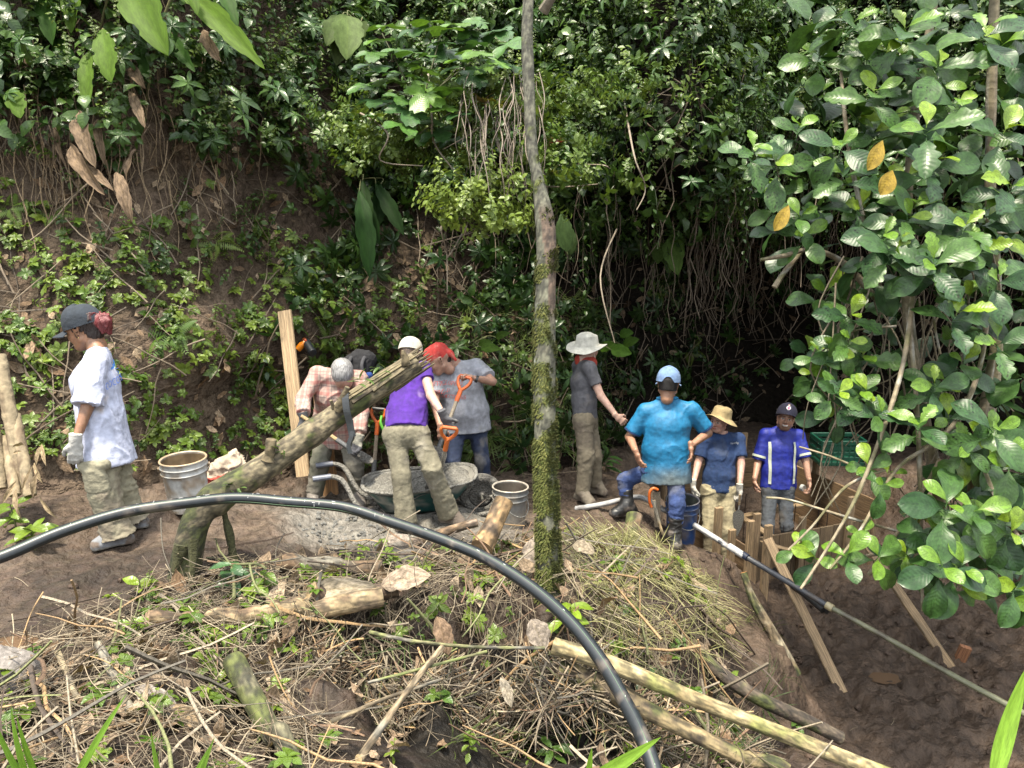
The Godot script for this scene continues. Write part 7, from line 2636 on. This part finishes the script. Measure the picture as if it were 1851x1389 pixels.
	# the mass behind
	for k in 700:
		var px := rr(1330, 2100)
		var py := rr(-260, 1080)
		var edge: float = 1400.0 if py < 470 else lerpf(1480.0, 1620.0, smoothstep(470, 700, py))
		if py > 760:
			edge = 1655.0
		if px < edge + 70.0 * clumps(px, py, 0.01, 2.0):
			continue
		var p := at(px, py, rr(5.0, 6.6))
		if p.y < ground(p.x, -p.z) + 0.1:
			continue
		var dir := Vector3(rr(-1, 1), rr(-0.5, 0.5), rr(-0.6, 1))
		more.append(Transform3D(aim(dir, Vector3(rr(-0.4, 0.4), 1, rr(-0.2, 0.6))).scaled(Vector3.ONE * rr(0.2, 0.34)), p - root))
		tints.append(Color(0.02, 0.055, 0.016).lerp(Color(0.05, 0.11, 0.026), rr(0, 1)))
	scatter("foliage", meshes[1], M.big_leaf, more, tints, t)
	# branches
	var bark := Color(0.33, 0.27, 0.18)
	for P in [[[1650, 535, 4.9], [1640, 620, 4.85], [1622, 700, 4.8], [1592, 790, 4.75], [1548, 900, 4.65], [1500, 985, 4.6], [1448, 1065, 4.55], 0.018, 0.009], [[1640, 550, 4.95], [1652, 660, 4.9], [1660, 780, 4.9], [1664, 900, 4.9], [1666, 1000, 4.9], [1668, 1105, 4.9], 0.016, 0.012], [[1785, 560, 5.0], [1775, 650, 4.95], [1740, 745, 4.9], [1690, 800, 4.85], [1620, 850, 4.8], [1555, 960, 4.7], [1500, 1030, 4.6], 0.019, 0.008],
			[[1795, 640, 5.1], [1775, 760, 5.1], [1760, 860, 5.2], [1745, 1000, 5.6], 0.026, 0.03], [[1760, 800, 4.9], [1800, 900, 4.8], [1851, 985, 4.7], [1900, 1040, 4.6], 0.015, 0.013], [[1385, 900, 4.9], [1430, 905, 4.9], [1530, 935, 4.85], [1620, 960, 4.9], 0.008, 0.01], [[1425, 995, 4.75], [1470, 950, 4.75], [1530, 880, 4.75], [1600, 850, 4.8], 0.008, 0.009], [[1445, 808, 4.9], [1500, 825, 4.9], [1560, 850, 4.9], 0.006, 0.008],
			[[1375, 470, 5.2], [1420, 462, 5.2], [1470, 452, 5.3], [1530, 480, 5.4], [1600, 560, 5.4], 0.014, 0.024], [[1400, 520, 5.3], [1420, 490, 5.3], [1450, 455, 5.3], 0.022, 0.018], [[1480, 640, 5.1], [1540, 600, 5.0], [1620, 590, 5.0], 0.006, 0.008], [[1690, 0, 5.6], [1650, 250, 5.5], [1640, 540, 5.3], [1680, 800, 5.4], [1720, 1010, 6.0], 0.03, 0.045], [[1800, -60, 5.6], [1790, 300, 5.6], [1800, 640, 5.5], [1750, 1000, 6.0], 0.03, 0.045], [[1520, 130, 5.4], [1540, 300, 5.3], [1600, 560, 5.4], 0.012, 0.02],
			[[1840, 420, 5.3], [1700, 430, 5.1], [1630, 470, 4.8], 0.01, 0.006], [[1700, 640, 5.0], [1690, 560, 4.9], [1740, 540, 4.8], 0.01, 0.006], [[1570, 1040, 5.0], [1650, 920, 5.0], [1700, 830, 5.0], 0.01, 0.012], [[1780, 1050, 5.6], [1640, 1000, 5.2], [1500, 1020, 4.8], 0.02, 0.008]]:
		var g := Geo.new()
		var q := []
		for k in P.size() - 2:
			q.append(at(P[k][0], P[k][1], P[k][2]))
		tube(g, smooth_path(q, 7), P[-2], P[-1], 8, bark, 0.2, 2.0)
		for i in g.v.size():
			g.c[i] = bark.lerp(Color(0.15, 0.14, 0.06), smoothstep(-0.1, 0.3, nz.get_noise_3dv(g.v[i] * 6.0))).lerp(Color(0.48, 0.46, 0.4), smoothstep(0.25, 0.4, nz.get_noise_3dv(g.v[i] * 8.0 + Vector3(5, 5, 5))))
		part("branch", g, M.bark, t)
	for k in 60:
		var g := Geo.new()
		var a := at(rr(1500, 1800), rr(450, 760), rr(5.0, 5.6))
		tube(g, smooth_path([a, a + Vector3(rr(-0.2, 0.2), -0.4, rr(-0.1, 0.1)), a + Vector3(rr(-0.3, 0.3), rr(-1.0, -0.6), rr(-0.1, 0.2))], 4), rr(0.004, 0.009), 0.004, 5, bark * rr(0.5, 1.1))
		part("twig", g, M.dry, t)


func bamboo_stump() -> void:
	var t := thing("bamboo_stump", "cut pale bamboo stalks in a clump at the left edge of the path", "bamboo", at(40, 880, 5.2))
	for q in [[-14, 690, 5, 850, 26], [10, 642, 36, 765, 24], [38, 750, 60, 850, 20], [-30, 760, -20, 880, 26], [22, 790, 36, 872, 18]]:
		var g := Geo.new()
		var a := at(q[2] - 12, q[3], 5.15 + rr(-0.1, 0.1))
		a.y = maxf(minf(a.y, ground(a.x, -a.z) + 0.3), hill(a.x, 1.0).y * 0.0 + ground(a.x, -a.z)) - 0.05
		var b := at(q[0] - 12, q[1], 5.25)
		var path := PackedVector3Array()
		for i in 25:
			path.append(a.lerp(b, i / 24.0))
		var r: float = q[4] / FPX * 5.2 * 0.5
		tube(g, path, r, r * 0.92, 16, Color.WHITE, 0.08, 0.6, true, func(f): return 1.0 + 0.14 * exp(-pow((fposmod(f * 2.6 + q[0] * 0.01, 1.0) - 0.5) / 0.05, 2)))
		for i in g.v.size():
			var n := nz.get_noise_3dv(g.v[i] * Vector3(14, 3, 14))
			g.c[i] = Color(0.40, 0.32, 0.2).lerp(Color(0.22, 0.16, 0.1), smoothstep(-0.1, 0.35, n))
		part("stalk", g, M.bark, t)
	for k in 12:
		var g := Geo.new()
		var p := at(rr(0, 75), rr(780, 900), rr(4.9, 5.2))
		blade(g, p, p + Vector3(rr(-0.12, 0.12), rr(-0.25, 0.02), rr(-0.02, 0.1)), rr(0.015, 0.04), 0.8, Vector3(rr(-0.5, 0.5), 0.3, 1), 0.5, Color(0.42, 0.32, 0.2) * rr(0.6, 1.0), 6, 0.5, 0.1)
		part("dry_sheath", g, M.dry_leaf, t)


func young_plant(px: float, py: float, d: float, n: int, L: float, W: float, tall: float, col: Color, label: String, e := 0.9) -> void:
	var p := at(px, py, d)
	p.y = ground(p.x, -p.z) - 0.01
	var t := thing("young_plant", label, "plant", p, "young plants on the ground")
	var g := Geo.new()
	var top := p + Vector3(rr(-0.04, 0.04), tall, rr(0.0, 0.05))
	var path := smooth_path([p, p.lerp(top, 0.5) + Vector3(0.01, 0, 0.01), top], 4)
	tube(g, path, 0.006, 0.003, 6, Color(0.14, 0.16, 0.05))
	part("stem", g, M.dry, t)
	for k in n:
		g = Geo.new()
		var u := 0.35 + 0.65 * k / maxf(n - 1, 1)
		var an := k * 2.4 + px
		var dir := Vector3(cos(an), rr(0.0, 0.7), sin(an) * 0.8 + 0.25)
		leaf(g, Transform3D(aim(dir, Vector3(rr(-0.3, 0.3), 1, 0.3)), p.lerp(top, u)), L * rr(0.75, 1.15), W * rr(0.8, 1.1), e, 0.25, rr(0.4, 1.1), 7, col * rr(0.8, 1.2), 0.04, an, 2)
		part("leaf", g, M.leaf, t)


func young_plants() -> void:
	var lime := Color(0.20, 0.30, 0.03)
	var green := Color(0.08, 0.15, 0.03)
	young_plant(1022, 1050, 4.3, 8, 0.17, 0.065, 0.2, lime, "bright lime green seedling at the foot of the mossy trunk")
	young_plant(430, 1030, 4.45, 9, 0.13, 0.06, 0.2, Color(0.06, 0.13, 0.05), "leafy plant growing right of the slanting log's foot")
	young_plant(470, 1050, 4.4, 7, 0.1, 0.045, 0.16, Color(0.12, 0.2, 0.03), "pale green plant beside the leafy plant at the log's foot")
	young_plant(405, 1195, 3.7, 8, 0.12, 0.05, 0.12, Color(0.19, 0.29, 0.03), "bright yellow-green plant growing by the slant-cut log end")
	young_plant(340, 1090, 4.3, 8, 0.09, 0.04, 0.08, Color(0.13, 0.22, 0.03), "low bright plant on the debris above the long pale log")
	young_plant(250, 1065, 4.45, 5, 0.1, 0.06, 0.1, Color(0.18, 0.26, 0.03), "small plant with one yellowing leaf at the mud's edge")
	young_plant(245, 1150, 4.0, 7, 0.09, 0.04, 0.1, Color(0.15, 0.24, 0.03), "tuft of young leaves left of the long pale log")
	young_plant(40, 880, 4.9, 8, 0.16, 0.07, 0.12, Color(0.16, 0.24, 0.03), "broad-leaved plant sprouting under the bamboo stalks")
	young_plant(10, 830, 5.0, 8, 0.14, 0.06, 0.22, Color(0.14, 0.22, 0.03), "leafy shoot at the very left edge beside the bamboo")
	young_plant(800, 875 + 340, 4.05, 5, 0.09, 0.05, 0.06, green, "small green plant in the dark hollow under the debris")
	young_plant(1175, 1195, 4.6, 6, 0.14, 0.055, 0.08, Color(0.07, 0.12, 0.05), "drooping blue-green plant on the right flank of the mound")
	young_plant(1000, 1330, 4.0, 6, 0.12, 0.04, 0.1, green, "narrow-leaved plant at the bottom of the dark hollow")
	young_plant(1440, 1285, 5.0, 5, 0.1, 0.04, 0.06, green, "little plant on the bank beside the dark fallen branch")
	young_plant(1100, 590, 8.3, 9, 0.2, 0.06, 0.2, Color(0.05, 0.11, 0.03), "dark lance-leaved plant on the slope above the white sun hat")
	young_plant(260, 590, 6.3, 9, 0.15, 0.06, 0.1, Color(0.11, 0.19, 0.03), "large bright herb on the bank right of the woman's head")
	# grass blades close to the camera
	for q in [[[-1.62, 2.3], 4, 0.42, "clump of grass blades at the bottom left corner"], [[-1.2, 2.25], 3, 0.38, "second grass clump at the bottom left, beside the corner clump"]]:
		var p := on_ground(q[0][0], q[0][1])
		var t := thing("grass_clump", q[3], "grass", p, "grass clumps near the camera")
		for k in q[1]:
			var g := Geo.new()
			leaf(g, Transform3D(aim(Vector3(rr(-0.5, 0.5), 1.0, rr(-0.2, 0.3)), Vector3(0, 0.2, 1)), p + Vector3(rr(-0.06, 0.06), 0, rr(-0.04, 0.04))), q[2] * rr(0.75, 1.2), 0.028, 0.65, 0.35, rr(0.3, 0.9), 10, Color(0.14, 0.26, 0.035) * rr(0.9, 1.2), 0, 0, 2)
			part("blade", g, M.banana_leaf, t)
	for q in [[[at(1030, 1440, 2.3), at(1195, 1333, 2.25)], 0.045, 0.25, "long bright grass blade at the bottom edge in front of the pipe"], [[at(1062, 1420, 2.28), at(1070, 1352, 2.25)], 0.02, 0.1, "short upright grass blade at the bottom edge beside the long one"], [[at(1795, 1420, 2.2), at(1862, 1195, 2.3)], 0.05, -0.5, "tall bright grass blade at the lower right corner"]]:
		var g := Geo.new()
		blade(g, q[0][0], q[0][1], q[1], 0.62, Vector3(-0.3, 0.6, 1), q[2], Color(0.2, 0.36, 0.045), 14, 0.3, 0.0)
		single("tall_grass", g, M.banana_leaf, q[3], "grass")


# ---------- litter of the mound ----------
const TOP := [[-400, 1160], [0, 1180], [150, 1125], [300, 1040], [420, 1015], [560, 1005], [700, 1005], [850, 985], [1000, 965], [1130, 985], [1230, 1035], [1300, 1120], [1335, 1250], [1400, 1420], [1500, 1700], [2400, 1800]]


func mound(px: float, py: float) -> float:
	for i in TOP.size() - 1:
		if px < TOP[i + 1][0]:
			var y: float = lerpf(TOP[i][1], TOP[i + 1][1], inverse_lerp(TOP[i][0], TOP[i + 1][0], px))
			return smoothstep(y - 10.0, y + 45.0, py)
	return 0.0


func pit_front(px: float, py: float) -> float:   # the dark hollow below the heap
	return band(px, 590, 1190, 50) * smoothstep(1185, 1245, py + 40.0 * clumps(px, py, 0.012, 71.0))


func ground_normal(x: float, f: float) -> Vector3:
	return Vector3(ground(x - 0.06, f) - ground(x + 0.06, f), 0.12, ground(x, f + 0.06) - ground(x, f - 0.06)).normalized()


func strew_ground(called: String, meshes: Array, m: Material, n: int, box: Rect2, dens, up: Vector2, mode: int, size: Vector2, tint, label: String, category: String, thin := Vector2.ONE) -> void:
	var X := []
	var C := []
	for k in meshes.size():
		X.append([])
		C.append(PackedColorArray())
	for k in n:
		var x := rr(box.position.x, box.end.x)
		var f := rr(box.position.y, box.end.y)
		var p := on_ground(x, f)
		var q := pix(p)
		if rr(0, 1) > dens.call(q.x, q.y, x, f):
			continue
		var nn := ground_normal(x, f)
		p += nn * rr(up.x, up.y)
		var s := rr(size.x, size.y)
		var b: Basis
		if mode == 0:
			b = grow(nn + Vector3.UP * 0.5 + rough_up() * 0.4, rr(0, TAU))
		elif mode == 1:
			b = grow(Vector3.UP + rough_up() * 0.2 + nn * -0.25, rr(0, TAU))
		elif mode == 4:   # straw combed down the right flank
			b = aim(Vector3(0.75, -0.35, 0.4) + rough_up() * 0.35, nn)
		else:
			b = aim(nn.cross(rough_up()) + nn * rr(-0.25, 0.35), nn + rough_up() * 0.3)
		var v := rng.randi_range(0, meshes.size() - 1)
		var w := rr(thin.x, thin.y)
		X[v].append(Transform3D(b.scaled_local(Vector3(s * w, s * w, s) if mode >= 2 else Vector3(s, s, s)), p))
		C[v].append(tint.call(q.x, q.y, nz.get_noise_3dv(p * 3.0)))
	mass(called, meshes, m, X, C, label, category)


func make_litter() -> void:
	var near := Rect2(-3.4, 2.0, 6.2, 4.2)
	var straw := func(_px, _py, _n): return Color(0.16, 0.115, 0.07).lerp(Color(0.50, 0.41, 0.28), pow(rng.randf(), 1.2)) * rng.randf_range(0.4, 1.1)
	var mixed := func(_px, _py, _n): return [Color(0.34, 0.28, 0.2), Color(0.2, 0.12, 0.07), Color(0.15, 0.13, 0.1), Color(0.42, 0.27, 0.13), Color(0.19, 0.2, 0.08), Color(0.09, 0.06, 0.04)][rng.randi_range(0, 5)] * rng.randf_range(0.6, 1.2)
	var tw := [twig(11), twig(12), twig(13), twig(14)]
	strew_ground("debris_straw", tw, M.dry, 30000, near, func(px, py, _x, _f): return mound(px, py) * clampf(0.68 + 1.1 * clumps(px, py, 0.012, 61.0), 0.02, 1.0) * (1.0 - 0.95 * pit_front(px, py)), Vector2(0.0, 0.12), 2, Vector2(0.1, 0.4), straw, "dry stems and straw heaped over the mound", "straw", Vector2(0.3, 0.9))
	strew_ground("debris_sticks", tw, M.dry, 1500, near, func(px, py, _x, _f): return mound(px, py) * 0.7 * (1.0 - 0.9 * pit_front(px, py)), Vector2(0.02, 0.2), 2, Vector2(0.25, 0.9), mixed, "longer dead sticks lying over the mound", "sticks", Vector2(0.5, 1.25))
	strew_ground("green_straw", [tuft(21, 10, 0.22, 0.005), tuft(22, 9, 0.26, 0.005)], M.leaf, 420, Rect2(0.3, 3.6, 1.9, 2.2), func(px, py, _x, _f): return band(px, 1040, 1290, 30) * band(py, 975, 1190, 30) * 0.9, Vector2(0.0, 0.05), 0, Vector2(0.7, 1.2), greens(Color(0.17, 0.18, 0.06), Color(0.36, 0.34, 0.15)), "half-dry cut grass draped over the right flank of the mound", "grass")
	strew_ground("combed_straw", tw, M.dry, 1700, Rect2(0.3, 3.6, 1.9, 2.2), func(px, py, _x, _f): return band(px, 1020, 1300, 30) * band(py, 970, 1200, 30) * 0.9, Vector2(0.0, 0.06), 4, Vector2(0.2, 0.55), greens(Color(0.22, 0.22, 0.07), Color(0.45, 0.40, 0.22)), "long yellow-green stems combed down the right flank of the mound", "straw", Vector2(0.35, 0.6))
	strew_ground("mound_leaves", [dead_leaf(11), dead_leaf(12), dead_leaf(13), dead_leaf(14)], M.dry_leaf, 4200, near, func(px, py, _x, _f): return mound(px, py) * 0.6 * (1.0 - 0.85 * pit_front(px, py)), Vector2(0.0, 0.06), 3, Vector2(0.4, 1.3), func(_px, _py, _n): return Color(0.22, 0.14, 0.085).lerp(Color(0.46, 0.36, 0.26), rng.randf()) * rng.randf_range(0.55, 1.1), "dead leaves lying over the debris mound", "dead leaves", Vector2(0.8, 1.3))
	strew_ground("mound_herbs", [sprig(7, 0.07, 0.055, 0.03, 0.9, 0.7, true, 41), sprig(9, 0.1, 0.045, 0.024, 0.9, 0.7, false, 42), sprig(6, 0.05, 0.07, 0.03, 0.8, 0.8, true, 43)], M.leaf, 5000, near, func(px, py, _x, _f): return mound(px, py) * clampf(0.28 + 1.2 * clumps(px, py, 0.008, 33.0), 0, 1) * (1.0 - 0.85 * pit_front(px, py)), Vector2(0.0, 0.05), 0, Vector2(0.6, 1.25), greens(Color(0.07, 0.13, 0.02), Color(0.2, 0.28, 0.04)), "fresh seedlings sprouting through the debris", "seedlings")
	strew_ground("overhang_roots", [strand(13, false), strand(14, false), strand(15, false)], M.dry, 1000, Rect2(-1.2, 3.3, 2.6, 1.5), func(px, py, _x, _f): return band(px, 600, 1210, 40) * band(py, 1080, 1330, 50) * 0.6, Vector2(0.02, 0.3), 1, Vector2(0.15, 0.5), func(_px, _py, _n): return Color(0.15, 0.11, 0.065).lerp(Color(0.42, 0.34, 0.22), rng.randf()) * rng.randf_range(0.45, 1.0), "roots and stems hanging over the dark front of the mound", "roots")
	strew_ground("hanging_grass", [tuft(23, 10, 0.35, 0.007)], M.leaf, 260, Rect2(-1.2, 3.3, 3.2, 2.0), func(px, py, _x, _f): return band(px, 640, 1400, 40) * band(py, 1150, 1389, 50) * 0.5, Vector2(0.0, 0.06), 3, Vector2(0.6, 1.1), greens(Color(0.04, 0.07, 0.02), Color(0.13, 0.16, 0.05)), "grass hanging down the shaded banks", "grass")
	# the heap overhangs its dark front
	var X := [[], [], [], []]
	var C := [PackedColorArray(), PackedColorArray(), PackedColorArray(), PackedColorArray()]
	for k in 1500:
		var x := rr(-1.15, 0.85)
		var out := rr(-0.1, 0.34) * (0.75 + 0.5 * nz.get_noise_2d(x * 3.0, 5.0))
		var f := 3.74 - out + 0.12 * nz.get_noise_2d(x * 2.0, 1.0)
		var y := ground(x, 3.9) + 0.03 - maxf(out, 0.0) * 0.42 + rr(-0.06, 0.05)
		var v := rng.randi_range(0, 3)
		var sz := rr(0.15, 0.5)
		X[v].append(Transform3D(aim(Vector3(rr(-1, 1), rr(-0.8, 0.3), rr(-0.7, 0.9)), Vector3.UP).scaled_local(Vector3(sz * rr(0.4, 1.3), sz * rr(0.4, 1.3), sz)), Vector3(x, y, -f)))
		C[v].append(straw.call(0, 0, 0) if rr(0, 1) < 0.55 else mixed.call(0, 0, 0))
	mass("overhanging_debris", tw, M.dry, X, C, "tangle of sticks jutting out over the dark hollow of the mound", "sticks")
	# chips and bits on the trodden mud
	strew_ground("path_litter", [twig(15), twig(16)], M.dry, 1500, Rect2(-3.8, 3.5, 7.6, 4.8), func(px, py, _x, _f): return (1.0 - mound(px, py)) * (0.5 if px < 1300 else 0.22), Vector2(0.0, 0.015), 2, Vector2(0.04, 0.2), straw, "bits of straw trodden into the mud", "straw", Vector2(0.6, 1.0))
	var clod := Geo.new()
	arr_mesh([cap(Vector3(-0.2, 0, 0), Vector3(0.2, 0.05, 0.05), 0.5, 0.42, 0.05)], 0.16, clod, plain_col(Color.WHITE), func(p, _n): return 0.16 * nz.get_noise_3dv(p * 2.0))
	strew_ground("mud_clods", [clod], M.mud, 3000, Rect2(-3.5, 3.4, 8.0, 5.0), func(px, py, _x, _f): return (1.0 - mound(px, py)) * clampf(0.35 + clumps(px, py, 0.01, 51.0), 0, 1) * (0.12 + 0.88 * smoothstep(1150, 1300, px)), Vector2(-0.005, 0.01), 0, Vector2(0.008, 0.05), func(_px, _py, _n): return Color(0.11, 0.074, 0.054) * rng.randf_range(0.7, 1.3), "small clods of mud on the trodden ground", "mud clods")
	strew_ground("gravel", [clod], M.stone, 1500, Rect2(-2.2, 5.4, 1.8, 1.8), func(px, py, _x, _f): return band(px, 560, 720, 30) * band(py, 925, 1000, 12) * 0.9, Vector2(0.0, 0.01), 0, Vector2(0.012, 0.032), func(_px, _py, _n): return Color(0.40, 0.39, 0.36) * rng.randf_range(0.6, 1.2), "pale gravel spilt below the wheelbarrow", "gravel")
	# large dead leaves that can be told apart
	for q in [[690, 1060, 780, 1040, 4.5, 50, Color(0.42, 0.33, 0.25), "large flat pale dead leaf lying above the dark hollow"], [545, 1090, 680, 1060, 4.45, 44, Color(0.40, 0.33, 0.24), "long pale bract lying behind the dark log end"], [960, 975, 975, 1045, 4.7, 46, Color(0.36, 0.30, 0.25), "curled whitish dead leaf left of the trunk's foot"], [1035, 985, 1075, 1000, 4.9, 30, Color(0.34, 0.28, 0.21), "pale torn leaf right of the trunk's foot"],
			[960, 1120, 985, 1175, 4.1, 46, Color(0.30, 0.25, 0.21), "crumpled grey-white dead leaf under the arching pipe"], [790, 1115, 810, 1185, 4.1, 36, Color(0.26, 0.18, 0.12), "dark brown curled leaf hanging over the hollow"], [245, 1245, 330, 1330, 3.35, 40, Color(0.40, 0.35, 0.31), "crumpled whitish leaf strip in the lower left debris"], [310, 1290, 365, 1325, 3.3, 34, Color(0.42, 0.31, 0.2), "curled tan leaf beside the whitish strip, lower left"], [905, 1225, 925, 1280, 4.05, 22, Color(0.42, 0.36, 0.28), "small pale leaf hanging in the dark hollow"]]:
		var g := Geo.new()
		var a := at(q[0], q[1], q[4])
		var b := at(q[2], q[3], q[4] - 0.05)
		a.y = maxf(a.y, ground(a.x, -a.z) + 0.05)
		b.y = maxf(b.y, ground(b.x, -b.z) + 0.03)
		blade(g, a, b, q[5] / FPX * q[4], 0.9, Vector3(rr(-0.3, 0.3), 0.9, 0.6), rr(0.3, 0.8), q[6] * 0.8, 16, rr(-0.2, 0.3), 0.06, 0.12)
		single("dead_leaf", g, M.dry_leaf, q[7], "dead leaf", "large dead leaves on the mound")


func make_plants() -> void:
	make_undergrowth()
	big_leaf_plants()
	lobed_shrub()
	hanging_bush()
	shrub()
	bamboo_stump()
	young_plants()
	make_litter()
